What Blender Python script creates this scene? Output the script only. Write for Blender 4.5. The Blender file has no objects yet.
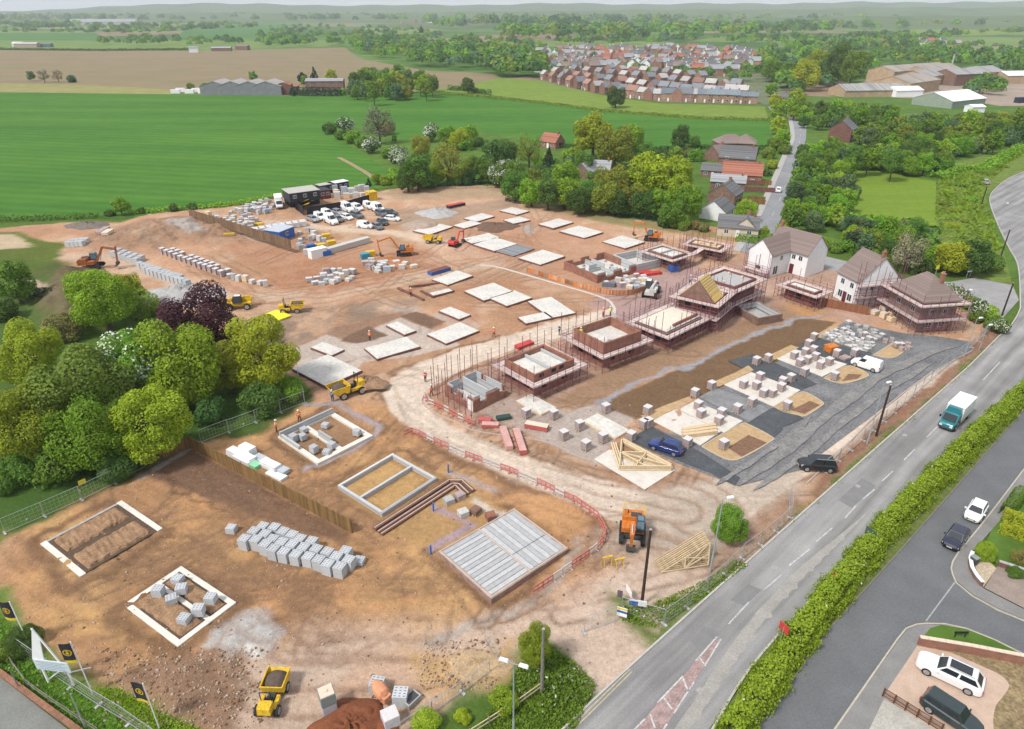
import bpy,math,random
import numpy as np
from mathutils import Vector,Matrix
R=math.radians
rnd=random.Random(7)
S=bpy.context.scene
COL=S.collection
F,CX,CY,PITCH,H=683.0,512.0,364.5,R(27.4),50.0
SP,CP=math.sin(PITCH),math.cos(PITCH)
def P(px,py,z=0.0):
 """photo pixel -> world point on the plane at height z"""
 u,v=px-CX,py-CY
 t=(H-z)/(F*SP+v*CP)
 return Vector((u*t,(F*CP-v*SP)*t,z))
def PPM(px,py,z=0.0):
 return(F*SP+(py-CY)*CP)/(H-z)
def Z(ox,oy,s):
 def f(*q):
  return[(ox+x*s,oy+y*s)for x,y in q]
 return f
z740,z640,z520,z420=Z(740,320,.1371),Z(640,370,.1371),Z(520,370,.1371),Z(420,330,.1371)
z540,z640b,z740b,z860=Z(540,260,.1371),Z(640,220,.1371),Z(740,220,.1371),Z(860,250,.1371)
z180,z280,z400,z520b=Z(180,170,.1371),Z(280,170,.1371),Z(400,190,.1371),Z(520,190,.1371)
z220,z340,z60,z270=Z(220,270,.1371),Z(340,260,.1371),Z(60,210,.1371),Z(270,370,.1371)
z370,z425,z225=Z(370,460,.1371),Z(425,490,.166),Z(225,510,.1465)
z500,z250,z250b,z500b=Z(500,180,.254),Z(250,180,.254),Z(250,360,.254),Z(500,360,.254)
z0,z0b,z764,z764b=Z(0,360,.254),Z(0,544,.254),Z(764,180,.254),Z(764,360,.254)
z250c,z500c,z764c,z764d=Z(250,544,.254),Z(500,544,.254),Z(764,544,.254),Z(764,0,.254)
def W(pts,z=0.0):
 return[P(x,y,z)for x,y in pts]
def tag(o,label=None,cat=None,group=None,kind=None):
 if label:o['label']=label
 if cat:o['category']=cat
 if group:o['group']=group
 if kind:o['kind']=kind
 return o
def thing(name,label,cat,loc=(0,0,0),rz=0.0,group=None):
 o=bpy.data.objects.new(name,None)
 COL.objects.link(o)
 o.empty_display_size=0.2
 o.location=loc
 o.rotation_euler=(0,0,rz)
 return tag(o,label,cat,group)
def dup(root,loc,rz,label=None,group=None,scale=None):
 r=root.copy();COL.objects.link(r)
 r.location=loc;r.rotation_euler=(0,0,rz)
 if scale is not None:r.scale=scale if hasattr(scale,'__len__')else(scale,)*3
 if label:r['label']=label
 if group:r['group']=group
 for ch in list(root.children):
  c=ch.copy();COL.objects.link(c);c.parent=r
  for g in list(ch.children):
   d=g.copy();COL.objects.link(d);d.parent=c
 return r
def recolor(root,part,mat):
 for c in root.children:
  if c.name.split('.')[0]==part:
   for s in c.material_slots[:1]:
    s.link='OBJECT';s.material=mat
ORD=['first','second','third','fourth','fifth','sixth','seventh','eighth','ninth','tenth','eleventh','twelfth','thirteenth','fourteenth','fifteenth','sixteenth','seventeenth','eighteenth','nineteenth','twentieth','twenty-first','twenty-second','twenty-third','twenty-fourth','twenty-fifth','twenty-sixth','twenty-seventh','twenty-eighth','twenty-ninth','thirtieth']
def ordn(i):
 if i<30:return ORD[i]
 n=i+1
 suf='th' if 10<=n%100<=20 else{1:'st',2:'nd',3:'rd'}.get(n%10,'th')
 return '%d%s'%(n,suf)
class MB:
 def __init__(s):
  s.v,s.f,s.m=[],[],[]
 def add(s,vs,fs,m=0):
  b=len(s.v)
  s.v+=[tuple(v)for v in vs]
  s.f+=[tuple(b+i for i in f)for f in fs]
  s.m+=[m]*len(fs)
  return s
 def box(s,x,y,z,sx,sy,sz,rz=0.0,m=0,top=None,taper=1.0):
  """z is the base"""
  c,n=math.cos(rz),math.sin(rz)
  vs=[]
  for k,zz in((1.0,z),(taper,z+sz)):
   for a,b in((-1,-1),(1,-1),(1,1),(-1,1)):
    lx,ly=a*sx/2*k,b*sy/2*k
    vs.append((x+lx*c-ly*n,y+lx*n+ly*c,zz))
  s.add(vs,[(0,3,2,1),(0,1,5,4),(1,2,6,5),(2,3,7,6),(3,0,4,7)],m)
  s.add(vs[4:],[(0,1,2,3)],m if top is None else top)
  return s
 def beam(s,p,q,w,h,m=0,up=(0,0,1)):
  p,q=Vector(p),Vector(q)
  d=(q-p)
  if d.length<1e-6:return s
  d.normalize()
  u=Vector(up)
  if abs(d.dot(u))>.98:u=Vector((1,0,0))
  a=d.cross(u).normalized()*w/2
  b=a.cross(d).normalized()*h/2
  vs=[p-a-b,p+a-b,p+a+b,p-a+b,q-a-b,q+a-b,q+a+b,q-a+b]
  return s.add(vs,[(0,1,2,3),(7,6,5,4),(0,4,5,1),(1,5,6,2),(2,6,7,3),(3,7,4,0)],m)
 def tube(s,p,q,r,n=6,m=0,r2=None,cap=True):
  p,q=Vector(p),Vector(q)
  d=(q-p).normalized()
  u=Vector((0,0,1))if abs(d.z)<.9 else Vector((1,0,0))
  a=d.cross(u).normalized();b=d.cross(a)
  r2=r if r2 is None else r2
  vs=[]
  for c,rr in((p,r),(q,r2)):
   for i in range(n):
    t=2*math.pi*i/n
    vs.append(c+a*math.cos(t)*rr+b*math.sin(t)*rr)
  fs=[(i,(i+1)%n,n+(i+1)%n,n+i)for i in range(n)]
  if cap:fs+=[tuple(range(n-1,-1,-1)),tuple(range(n,2*n))]
  return s.add(vs,fs,m)
 def prism(s,pts,z0,z1,m=0,top=None,bottom=True):
  """pts counter-clockwise or not, fixed here"""
  pts=[(p[0],p[1])for p in pts]
  A=sum(pts[i][0]*pts[(i+1)%len(pts)][1]-pts[(i+1)%len(pts)][0]*pts[i][1]for i in range(len(pts)))
  if A<0:pts=pts[::-1]
  n=len(pts)
  vs=[(x,y,z0)for x,y in pts]+[(x,y,z1)for x,y in pts]
  s.add(vs,[(i,(i+1)%n,n+(i+1)%n,n+i)for i in range(n)],m)
  s.add(vs[n:],[tuple(range(n))],m if top is None else top)
  if bottom:s.add(vs[:n],[tuple(range(n-1,-1,-1))],m)
  return s
 def sheet(s,pts,z,m=0):
  pts=[(p[0],p[1])for p in pts]
  A=sum(pts[i][0]*pts[(i+1)%len(pts)][1]-pts[(i+1)%len(pts)][0]*pts[i][1]for i in range(len(pts)))
  if A<0:pts=pts[::-1]
  return s.add([(x,y,z)for x,y in pts],[tuple(range(len(pts)))],m)
 def side(s,prof,y0,y1,m=0,k=None):
  """a profile in the xz plane extruded along y; k(x,z) narrows it"""
  n=len(prof)
  vs=[(x,y0,z)for x,z in prof]+[(x,y1,z)for x,z in prof]
  if k:vs=[(x,y*k(x,z),z)for x,y,z in vs]
  return s.add(vs,[(i,n+i,n+(i+1)%n,(i+1)%n)for i in range(n)]+[tuple(range(n)),tuple(range(2*n-1,n-1,-1))],m)
 def build(s,name,mats,parent=None,loc=None,rz=None,smooth=False,bevel=0.0):
  me=bpy.data.meshes.new(name)
  me.from_pydata(s.v,[],s.f)
  if not isinstance(mats,(list,tuple)):mats=[mats]
  for m in mats:me.materials.append(m)
  me.polygons.foreach_set('material_index',s.m)
  if smooth:me.polygons.foreach_set('use_smooth',[True]*len(s.f))
  me.update()
  o=bpy.data.objects.new(name,me)
  COL.objects.link(o)
  if parent is not None:o.parent=parent
  if loc is not None:o.location=loc
  if rz is not None:o.rotation_euler=(0,0,rz)
  if bevel:
   b=o.modifiers.new('bevel','BEVEL');b.width=bevel;b.segments=2;b.limit_method='ANGLE'
  return o
MATS={}
def nodes(m):
 m.use_nodes=True
 nt=m.node_tree
 return nt,nt.nodes,nt.links,nt.nodes['Principled BSDF']
def lin(r,g=None,b=None):
 if g is None:r,g,b=r
 f=lambda c:((c/255+.055)/1.055)**2.4 if c>10 else c/255/12.92
 return(f(r),f(g),f(b))
def mat(name,col,rough=.8,var=.25,scale=3.0,bump=0.0,metal=0.0,scale2=None,spec=.3,objvar=0.0,coat=0.0,bscale=None):
 """base colour broken up with two octaves of noise in object space"""
 if name in MATS:return MATS[name]
 m=bpy.data.materials.new(name);MATS[name]=m
 nt,N,L,b=nodes(m)
 b.inputs['Roughness'].default_value=rough
 b.inputs['Metallic'].default_value=metal
 b.inputs['Specular IOR Level'].default_value=spec
 if coat:
  b.inputs['Coat Weight'].default_value=coat;b.inputs['Coat Roughness'].default_value=.05
 if var<=0:
  b.inputs['Base Color'].default_value=(*col,1);return m
 tc=N.new('ShaderNodeTexCoord')
 n1=N.new('ShaderNodeTexNoise');n1.inputs['Scale'].default_value=scale;n1.inputs['Detail'].default_value=6;n1.inputs['Roughness'].default_value=.65
 L.new(tc.outputs['Object'],n1.inputs['Vector'])
 mr=N.new('ShaderNodeMapRange')
 mr.inputs[1].default_value=.3;mr.inputs[2].default_value=.7;mr.inputs[3].default_value=1-var;mr.inputs[4].default_value=1+var
 L.new(n1.outputs['Fac'],mr.inputs[0])
 val=mr.outputs[0]
 if scale2:
  n2=N.new('ShaderNodeTexNoise');n2.inputs['Scale'].default_value=scale2;n2.inputs['Detail'].default_value=4
  L.new(tc.outputs['Object'],n2.inputs['Vector'])
  m2=N.new('ShaderNodeMapRange');m2.inputs[1].default_value=.3;m2.inputs[2].default_value=.7
  m2.inputs[3].default_value=1-var;m2.inputs[4].default_value=1+var
  L.new(n2.outputs['Fac'],m2.inputs[0])
  mu=N.new('ShaderNodeMath');mu.operation='MULTIPLY';L.new(val,mu.inputs[0]);L.new(m2.outputs[0],mu.inputs[1]);val=mu.outputs[0]
 if objvar:
  oi=N.new('ShaderNodeObjectInfo');m3=N.new('ShaderNodeMapRange');m3.inputs[3].default_value=1-objvar;m3.inputs[4].default_value=1+objvar
  L.new(oi.outputs['Random'],m3.inputs[0])
  mu=N.new('ShaderNodeMath');mu.operation='MULTIPLY';L.new(val,mu.inputs[0]);L.new(m3.outputs[0],mu.inputs[1]);val=mu.outputs[0]
 mx=N.new('ShaderNodeVectorMath');mx.operation='SCALE';mx.inputs[0].default_value=col
 L.new(val,mx.inputs['Scale']);L.new(mx.outputs[0],b.inputs['Base Color'])
 if bump:
  bp=N.new('ShaderNodeBump');bp.inputs['Strength'].default_value=1.0;bp.inputs['Distance'].default_value=bump
  h=n1.outputs['Fac']
  if bscale:
   n4=N.new('ShaderNodeTexNoise');n4.inputs['Scale'].default_value=bscale;n4.inputs['Detail'].default_value=5
   L.new(tc.outputs['Object'],n4.inputs['Vector']);h=n4.outputs['Fac']
  L.new(h,bp.inputs['Height']);L.new(bp.outputs[0],b.inputs['Normal'])
 return m
def brickmat(name,c1,c2,mortar,bw=.225,bh=.075,rough=.85):
 """brick courses: along-wall coordinate mixes x and y so that every vertical face gets courses"""
 if name in MATS:return MATS[name]
 m=bpy.data.materials.new(name);MATS[name]=m
 nt,N,L,b=nodes(m)
 b.inputs['Roughness'].default_value=rough
 tc=N.new('ShaderNodeTexCoord');sp=N.new('ShaderNodeSeparateXYZ');L.new(tc.outputs['Object'],sp.inputs[0])
 ad=N.new('ShaderNodeMath');L.new(sp.outputs[0],ad.inputs[0]);L.new(sp.outputs[1],ad.inputs[1])
 cb=N.new('ShaderNodeCombineXYZ');L.new(ad.outputs[0],cb.inputs[0]);L.new(sp.outputs[2],cb.inputs[1])
 br=N.new('ShaderNodeTexBrick');L.new(cb.outputs[0],br.inputs['Vector'])
 br.inputs['Scale'].default_value=1;br.inputs['Brick Width'].default_value=bw;br.inputs['Row Height'].default_value=bh
 br.inputs['Mortar Size'].default_value=.008
 br.inputs['Color1'].default_value=(*c1,1);br.inputs['Color2'].default_value=(*c2,1);br.inputs['Mortar'].default_value=(*mortar,1)
 n=N.new('ShaderNodeTexNoise');n.inputs['Scale'].default_value=1.2;n.inputs['Detail'].default_value=5;L.new(tc.outputs['Object'],n.inputs['Vector'])
 mr=N.new('ShaderNodeMapRange');mr.inputs[1].default_value=.3;mr.inputs[2].default_value=.7;mr.inputs[3].default_value=.75;mr.inputs[4].default_value=1.25
 L.new(n.outputs['Fac'],mr.inputs[0])
 mx=N.new('ShaderNodeVectorMath');mx.operation='SCALE';L.new(br.outputs['Color'],mx.inputs[0]);L.new(mr.outputs[0],mx.inputs['Scale'])
 L.new(mx.outputs[0],b.inputs['Base Color'])
 return m
def stripemat(name,c1,c2,period,axis=0,rough=.8,duty=.5,var=.12,scale=2.0):
 """two colours in straight stripes (boards, tiles, beams, mesh weave) along an object axis"""
 if name in MATS:return MATS[name]
 m=bpy.data.materials.new(name);MATS[name]=m
 nt,N,L,b=nodes(m)
 b.inputs['Roughness'].default_value=rough
 tc=N.new('ShaderNodeTexCoord');sp=N.new('ShaderNodeSeparateXYZ');L.new(tc.outputs['Object'],sp.inputs[0])
 src=sp.outputs[axis]if axis<3 else None
 if axis==3:
  ad=N.new('ShaderNodeMath');L.new(sp.outputs[0],ad.inputs[0]);L.new(sp.outputs[1],ad.inputs[1]);src=ad.outputs[0]
 dv=N.new('ShaderNodeMath');dv.operation='DIVIDE';dv.inputs[1].default_value=period;L.new(src,dv.inputs[0])
 fr=N.new('ShaderNodeMath');fr.operation='FRACT';L.new(dv.outputs[0],fr.inputs[0])
 gt=N.new('ShaderNodeMath');gt.operation='GREATER_THAN';gt.inputs[1].default_value=duty;L.new(fr.outputs[0],gt.inputs[0])
 fl=N.new('ShaderNodeMath');fl.operation='FLOOR';L.new(dv.outputs[0],fl.inputs[0])
 wn=N.new('ShaderNodeTexWhiteNoise');wn.noise_dimensions='1D';L.new(fl.outputs[0],wn.inputs['W'])
 mi=N.new('ShaderNodeMix');mi.data_type='RGBA'
 mi.inputs[6].default_value=(*c1,1);mi.inputs[7].default_value=(*c2,1);L.new(gt.outputs[0],mi.inputs[0])
 n=N.new('ShaderNodeTexNoise');n.inputs['Scale'].default_value=scale;n.inputs['Detail'].default_value=5;L.new(tc.outputs['Object'],n.inputs['Vector'])
 ad2=N.new('ShaderNodeMath');L.new(n.outputs['Fac'],ad2.inputs[0]);L.new(wn.outputs['Value'],ad2.inputs[1])
 mr=N.new('ShaderNodeMapRange');mr.inputs[1].default_value=.3;mr.inputs[2].default_value=1.7;mr.inputs[3].default_value=1-var*1.6;mr.inputs[4].default_value=1+var*1.6
 L.new(ad2.outputs[0],mr.inputs[0])
 mx=N.new('ShaderNodeVectorMath');mx.operation='SCALE';L.new(mi.outputs[2],mx.inputs[0]);L.new(mr.outputs[0],mx.inputs['Scale'])
 L.new(mx.outputs[0],b.inputs['Base Color'])
 return m
def leafmat(name,col,hue=.12,var=.35,trans=.35):
 """leaves: per-object shift, clump-sized noise, some light let through"""
 if name in MATS:return MATS[name]
 m=bpy.data.materials.new(name);MATS[name]=m
 nt,N,L,b=nodes(m)
 b.inputs['Roughness'].default_value=.6;b.inputs['Specular IOR Level'].default_value=.25
 tc=N.new('ShaderNodeTexCoord');oi=N.new('ShaderNodeObjectInfo')
 n=N.new('ShaderNodeTexNoise');n.inputs['Scale'].default_value=2.6;n.inputs['Detail'].default_value=8;n.inputs['Roughness'].default_value=.75
 L.new(tc.outputs['Object'],n.inputs['Vector'])
 mr=N.new('ShaderNodeMapRange');mr.inputs[1].default_value=.3;mr.inputs[2].default_value=.7;mr.inputs[3].default_value=1-var;mr.inputs[4].default_value=1+var
 L.new(n.outputs['Fac'],mr.inputs[0])
 mo=N.new('ShaderNodeMapRange');mo.inputs[3].default_value=.78;mo.inputs[4].default_value=1.22;L.new(oi.outputs['Random'],mo.inputs[0])
 mu=N.new('ShaderNodeMath');mu.operation='MULTIPLY';L.new(mr.outputs[0],mu.inputs[0]);L.new(mo.outputs[0],mu.inputs[1])
 wn=N.new('ShaderNodeTexWhiteNoise');wn.noise_dimensions='1D';L.new(oi.outputs['Random'],wn.inputs['W'])
 mi=N.new('ShaderNodeMix');mi.data_type='RGBA'
 r,g,bl=col
 mi.inputs[6].default_value=(r*(1+hue*1.6),g,bl*.9,1);mi.inputs[7].default_value=(r*(1-hue*1.6),g*.96,bl*1.15,1)
 L.new(wn.outputs['Value'],mi.inputs[0])
 mx=N.new('ShaderNodeVectorMath');mx.operation='SCALE';L.new(mi.outputs[2],mx.inputs[0]);L.new(mu.outputs[0],mx.inputs['Scale'])
 L.new(mx.outputs[0],b.inputs['Base Color'])
 tr=N.new('ShaderNodeBsdfTranslucent');L.new(mx.outputs[0],tr.inputs['Color'])
 ms=N.new('ShaderNodeMixShader');ms.inputs[0].default_value=trans
 L.new(b.outputs[0],ms.inputs[1]);L.new(tr.outputs[0],ms.inputs[2])
 L.new(ms.outputs[0],nt.nodes['Material Output'].inputs['Surface'])
 return m
M_conc=mat('pale concrete',(.545,.525,.485),.88,.13,.30,scale2=2)
M_conc2=mat('grey concrete',(.36,.355,.35),.9,.16,1.2,scale2=9)
M_white=mat('white paint',(.76,.77,.78),.5,.06,1.5)
M_render=mat('white render',(.74,.745,.75),.8,.06,.8)
M_block=stripemat('concrete block',(.40,.41,.42),(.27,.28,.29),.225,2,.9,.93,.14,4)
M_packs=mat('pack of grey blocks',(.43,.45,.47),.9,.14,5,objvar=.08)
M_slot=mat('slot in block',(.10,.105,.11),.9,0)
M_wrap=mat('white shrink wrap',(.55,.53,.53),.4,.10,3,bump=.01)
M_pink=brickmat('pinkish bricks',(.36,.27,.26),(.29,.22,.22),(.44,.39,.38),.22,.07)
M_pinkside=M_pink
M_brick=brickmat('red brick',(.27,.095,.055),(.21,.075,.045),(.30,.22,.18))
M_brickd=brickmat('dark red brick',(.17,.055,.042),(.13,.045,.038),(.20,.14,.12))
M_brickb=brickmat('brown brick',(.20,.105,.07),(.16,.085,.06),(.24,.18,.15))
M_cop=mat('stone coping',(.62,.50,.40),.85,.12,3)
M_steel=mat('galvanised steel',(.42,.44,.46),.45,.12,4,metal=.5)
M_poleR=mat('scaffold tube',(.21,.075,.10),.55,.15,3,metal=.2)
M_plank=stripemat('scaffold boards',(.56,.46,.43),(.40,.31,.30),.23,3,.85,.9,.2,3)
M_purple=mat('purple debris sheet',(.26,.20,.34),.8,.2,2)
M_timber=mat('new timber',(.55,.42,.26),.75,.2,4)
M_timberp=mat('pale timber',(.62,.50,.33),.75,.15,3)
M_fence=stripemat('stained fence boards',(.20,.115,.04),(.10,.055,.02),.15,3,.85,.88,.3,1.5)
M_tar=mat('road asphalt',(.17,.172,.178),.9,.10,.35,scale2=7)
M_tarD=mat('fresh dark asphalt',(.070,.075,.082),.9,.25,.4,scale2=5)
M_tarM=mat('dusty new asphalt',(.15,.15,.155),.9,.32,.22,scale2=3)
M_pave=mat('asphalt pavement',(.20,.195,.19),.9,.12,.6,scale2=8)
M_kerb=mat('kerb stone',(.42,.40,.37),.85,.12,2)
M_line=mat('road paint',(.43,.43,.42),.8,.35,2,scale2=9)
M_redsurf=mat('red road surfacing',(.30,.215,.205),.9,.28,1.2,scale2=6)
M_yel=mat('yellow machine paint',(.60,.385,.025),.5,.28,2.2,scale2=9)
M_ora=mat('orange machine paint',(.52,.165,.03),.5,.28,2.2,scale2=9)
M_red=mat('red paint',(.48,.045,.04),.45,.15,3)
M_blue=mat('blue paint',(.03,.11,.38),.5,.15,3)
M_black=mat('black rubber',(.022,.022,.024),.8,.15,5)
M_dark=mat('dark grey steel',(.055,.057,.062),.6,.2,4)
M_glass=mat('dark car glass',(.018,.024,.03),.08,0,spec=.7)
M_wglass=mat('window glass',(.03,.04,.05),.1,0,spec=.7)
M_rim=mat('alloy rim',(.42,.43,.45),.35,0,metal=.6)
M_lamp=mat('headlamp lens',(.7,.72,.74),.15,0,spec=.6)
M_tail=mat('tail lamp lens',(.4,.015,.015),.2,0,spec=.6)
M_tileB=stripemat('brown roof tiles',(.205,.155,.14),(.155,.115,.105),.34,2,.85,.86,.10,6)
M_tileG=stripemat('grey roof tiles',(.125,.125,.13),(.095,.095,.10),.34,2,.85,.82,.22,3)
M_tileR=stripemat('red roof tiles',(.30,.115,.075),(.23,.085,.055),.34,2,.85,.82,.25,3)
M_tileS=stripemat('pale slate tiles',(.28,.29,.31),(.2,.21,.22),.30,2,.8,.82,.2,3)
M_skin=mat('skin',(.45,.27,.2),.6,0)
M_hivO=mat('orange hi-vis cloth',(.75,.16,.03),.8,.1,4)
M_hivY=mat('yellow hi-vis cloth',(.62,.66,.05),.8,.1,4)
M_navy=mat('navy work trousers',(.03,.035,.06),.85,.1,4)
M_netO=mat('orange barrier netting',(.70,.22,.06),.7,.3,6)
M_soilr=mat('red sand',(.19,.066,.03),.95,.22,.8,scale2=7,bump=.08)
M_soil=mat('brown spoil',(.25,.155,.095),.95,.35,1.0,scale2=6,bump=.15)
M_gravel=mat('grey gravel',(.36,.355,.35),.95,.18,1.2,scale2=9,bump=.1)
M_black_cloth=mat('dark flag cloth',(.025,.024,.034),.8,.1,4)
M_gold=mat('golden print',(.55,.36,.02),.7,.1,4)
M_pole_wood=mat('tarred timber pole',(.045,.028,.02),.9,.25,3)
M_pole_grey=mat('grey weathered timber',(.20,.185,.165),.9,.25,3)
M_bark=mat('tree bark',(.10,.075,.055),.95,.3,4)
M_drive=mat('resin driveway',(.46,.34,.265),.9,.10,1.0,scale2=14)
M_teal=mat('teal van paint',(.02,.16,.19),.35,.08,2,coat=.5)
def vnoise(x,y,s,seed=0):
 r=np.random.RandomState(seed)
 n=256
 g=r.rand(n,n)
 X,Y=x/s,y/s
 xi,yi=np.floor(X).astype(int),np.floor(Y).astype(int)
 fx,fy=X-xi,Y-yi
 fx,fy=fx*fx*(3-2*fx),fy*fy*(3-2*fy)
 a,b=g[xi%n,yi%n],g[(xi+1)%n,yi%n]
 c,d=g[xi%n,(yi+1)%n],g[(xi+1)%n,(yi+1)%n]
 return(a*(1-fx)+b*fx)*(1-fy)+(c*(1-fx)+d*fx)*fy-.5
def fbm(x,y,s,seed=0,o=4):
 return sum(vnoise(x,y,s/2**k,seed+k*7)/1.7**k for k in range(o))
def inside(x,y,pts):
 r=np.zeros(x.shape,bool)
 n=len(pts)
 for i in range(n):
  x1,y1=pts[i][0],pts[i][1];x2,y2=pts[(i+1)%n][0],pts[(i+1)%n][1]
  if abs(y2-y1)<1e-9:continue
  r^=((y1>y)!=(y2>y))&(x<(x2-x1)*(y-y1)/(y2-y1)+x1)
 return r
def dist_line(x,y,pts,closed=False):
 d=np.full(x.shape,1e9)
 n=len(pts)
 for i in range(n if closed else n-1):
  ax,ay=pts[i][0],pts[i][1];bx,by=pts[(i+1)%n][0],pts[(i+1)%n][1]
  vx,vy=bx-ax,by-ay
  t=np.clip(((x-ax)*vx+(y-ay)*vy)/(vx*vx+vy*vy+1e-9),0,1)
  d=np.minimum(d,np.hypot(x-ax-t*vx,y-ay-t*vy))
 return d
GX0,GX1,GY0,GY1,GS=-147.0,124.0,30.0,230.0,.31
gnx,gny=int((GX1-GX0)/GS)+1,int((GY1-GY0)/GS)+1
gx,gy=np.meshgrid(np.linspace(GX0,GX1,gnx),np.linspace(GY0,GY1,gny))
wx=gx+2.2*fbm(gx,gy,7,11)+.5*vnoise(gx,gy,.9,3)
wy=gy+2.2*fbm(gx,gy,7,21)+.5*vnoise(gx,gy,.9,5)
fxn=gx+.35*fbm(gx,gy,2.5,31);fyn=gy+.35*fbm(gx,gy,2.5,41)
gc=np.zeros(gx.shape+(3,));gc[:]=(.075,.13,.02)
gz=np.zeros(gx.shape)
gamp=np.zeros(gx.shape)
def smooth(e):return np.clip(e,0,1)**2*(3-2*np.clip(e,0,1))
def region(px,feather=1.0,rough=True,world=False):
 pts=px if world else W(px)
 X,Y=(wx,wy)if rough else(fxn,fyn)
 xs=[p[0]for p in pts];ys=[p[1]for p in pts];m=feather+5
 out=np.zeros(gx.shape)
 s=(gx>min(xs)-m)&(gx<max(xs)+m)&(gy>min(ys)-m)&(gy<max(ys)+m)
 x,y=X[s],Y[s]
 ins=inside(x,y,pts);d=dist_line(x,y,pts,True)
 out[s]=smooth(.5+np.where(ins,d,-d)/(2*feather))
 return out
def stroke(px,width,feather=.4,rough=True):
 pts=W(px);X,Y=(wx,wy)if rough else(fxn,fyn)
 xs=[p[0]for p in pts];ys=[p[1]for p in pts];m=width+feather+5
 out=np.zeros(gx.shape)
 s=(gx>min(xs)-m)&(gx<max(xs)+m)&(gy>min(ys)-m)&(gy<max(ys)+m)
 d=dist_line(X[s],Y[s],pts)
 out[s]=smooth((width/2+feather-d)/(2*feather))
 return out
def paint(mask,col,k=1.0,mottled=0.0):
 w=mask*k
 if mottled:w=w*np.clip(.5+mottled*2.2*fbm(gx,gy,4,77),0,1)
 gc[:]=gc*(1-w[...,None])+np.array(col)*w[...,None]
E_OR,E_BR,E_PK=(.42,.25,.125),(.285,.172,.10),(.41,.265,.18)
E_HL,E_GR,E_TS=(.49,.41,.33),(.31,.305,.295),(.150,.092,.060)
E_RD,E_SA,E_GS,E_YG=(.31,.15,.085),(.43,.29,.145),(.085,.15,.022),(.15,.20,.035)
site_px=[(-30,232),(0,228),(60,223),(120,222),(150,213),(190,209),(250,205),(290,194),(370,191),(440,186),(500,185),(540,193),(580,207),(620,217),(690,226),(730,226),(765,240),(800,262),(860,272),(900,282),(940,300),(985,318),(988,338),(955,366),(880,440),(800,510),(742,568),(650,640),(590,680),(560,662),(520,640),(470,690),(430,726),(380,745),(175,740),(120,700),(80,660),(40,620),(0,585),(-20,560),(0,540),(70,508),(145,468),(200,442),(262,425),(306,402),(300,380),(270,370),(235,345),(200,325),(150,310),(100,285),(60,285),(0,262),(-30,258)]
site=region(site_px,1.0)
paint(site,E_PK)
gamp=site.copy()
nb=fbm(gx,gy,16,91);nb2=fbm(gx,gy,5,95)
paint(site*np.clip(.5+2.4*nb,0,1),E_BR,.55)
paint(site*np.clip(.3+2.6*nb2,0,1),E_HL,.30)
lo=region([(0,540),(120,480),(200,445),(300,405),(400,400),(450,440),(600,520),(600,560),(540,600),(420,620),(300,640),(150,700),(60,640),(0,590)],3)
paint(lo,E_OR,.8)
paint(lo*np.clip(.45+2.3*nb2,0,1),E_BR,.7)
paint(lo*np.clip(-.05+2.5*fbm(gx,gy,9,55),0,1),E_SA,.8)
paint(region([(70,630),(150,600),(200,680),(130,690)],3),E_SA,.6,.7)
paint(region([(375,545),(440,480),(470,560),(500,610),(420,640),(350,600)],3),E_SA,.6,.8)
paint(region(z0((560,450),(745,350),(1040,500),(1040,610),(840,550)),.4,False),(.175,.112,.078),.95)
paint(region([(190,447),(352,533),(345,545),(262,520),(215,500),(140,470)],.6,False),(.18,.115,.08),.92)
paint(region(z0((520,470),(745,345),(760,352),(560,470)),.2,False),E_GR,.8)
paint(stroke(z0((600,440),(810,550),(950,630)),.35,.3),(.13,.08,.05),.8)
paint(stroke(z0((820,530),(960,460)),.35,.3),(.14,.09,.06),.7)
paint(region([(215,650),(330,622),(480,625),(600,590),(660,540),(720,520),(755,560),(650,660),(575,720),(520,640),(470,690),(400,735),(250,735)],2.5),(.42,.345,.285),.9)
paint(region([(300,650),(420,640),(480,650),(430,690),(330,720)],3),E_PK,.5,.9)
paint(region([(600,590),(660,545),(750,520),(755,558),(600,700),(560,660)],2),(.44,.36,.30),.8)
paint(region(z250c((0,270),(60,250),(150,300),(120,340),(0,420)),.6),E_GR,.95)
paint(region(z0b((800,400),(860,300),(960,255),(1060,260),(1150,300),(1090,380),(900,450)),.4),(.36,.36,.355),.95)
paint(region(z0b((960,390),(1060,360),(1080,400),(990,420)),.3),(.5,.5,.48),.9)
paint(stroke([(590,540),(560,585),(500,615),(440,632)],1.2,.6),E_GR,.7)
paint(region([(110,672),(160,655),(245,650),(262,690),(250,735),(200,722),(140,690)],1.0),(.25,.165,.115),.95)
gz+=.38*region([(118,676),(165,660),(238,655),(255,690),(240,730),(200,718)],1.5)*(1+.8*fbm(gx,gy,1.6,61))
paint(region([(420,640),(470,655),(500,650),(520,680),(470,700),(420,700)],1.0),E_SA,.85)
paint(region([(385,395),(392,378),(420,362),(470,346),(520,332),(575,318),(610,308),(618,316),(575,334),(530,345),(480,362),(445,378),(425,392),(428,408),(455,428),(500,447),(560,468),(620,484),(660,492),(705,484),(735,470),(790,440),(850,395),(930,345),(965,340),(958,362),(880,420),(800,478),(745,520),(690,532),(640,530),(590,512),(520,480),(455,452),(410,428),(390,410)],.6),E_HL,.97)
for off,k in((0,.75),(9,.5),(-8,.5)):
 paint(stroke([(398,392+off),(408,412+off),(450,440+off),(520,468+off),(600,496+off),(680,510+off),(745,495+off)],.5,.4),(.30,.25,.20),k)
 paint(stroke([(393,386+off*.4),(420,372+off*.3),(480,352+off*.3),(560,326+off*.3)],.5,.4),(.50,.44,.37),k)
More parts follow.
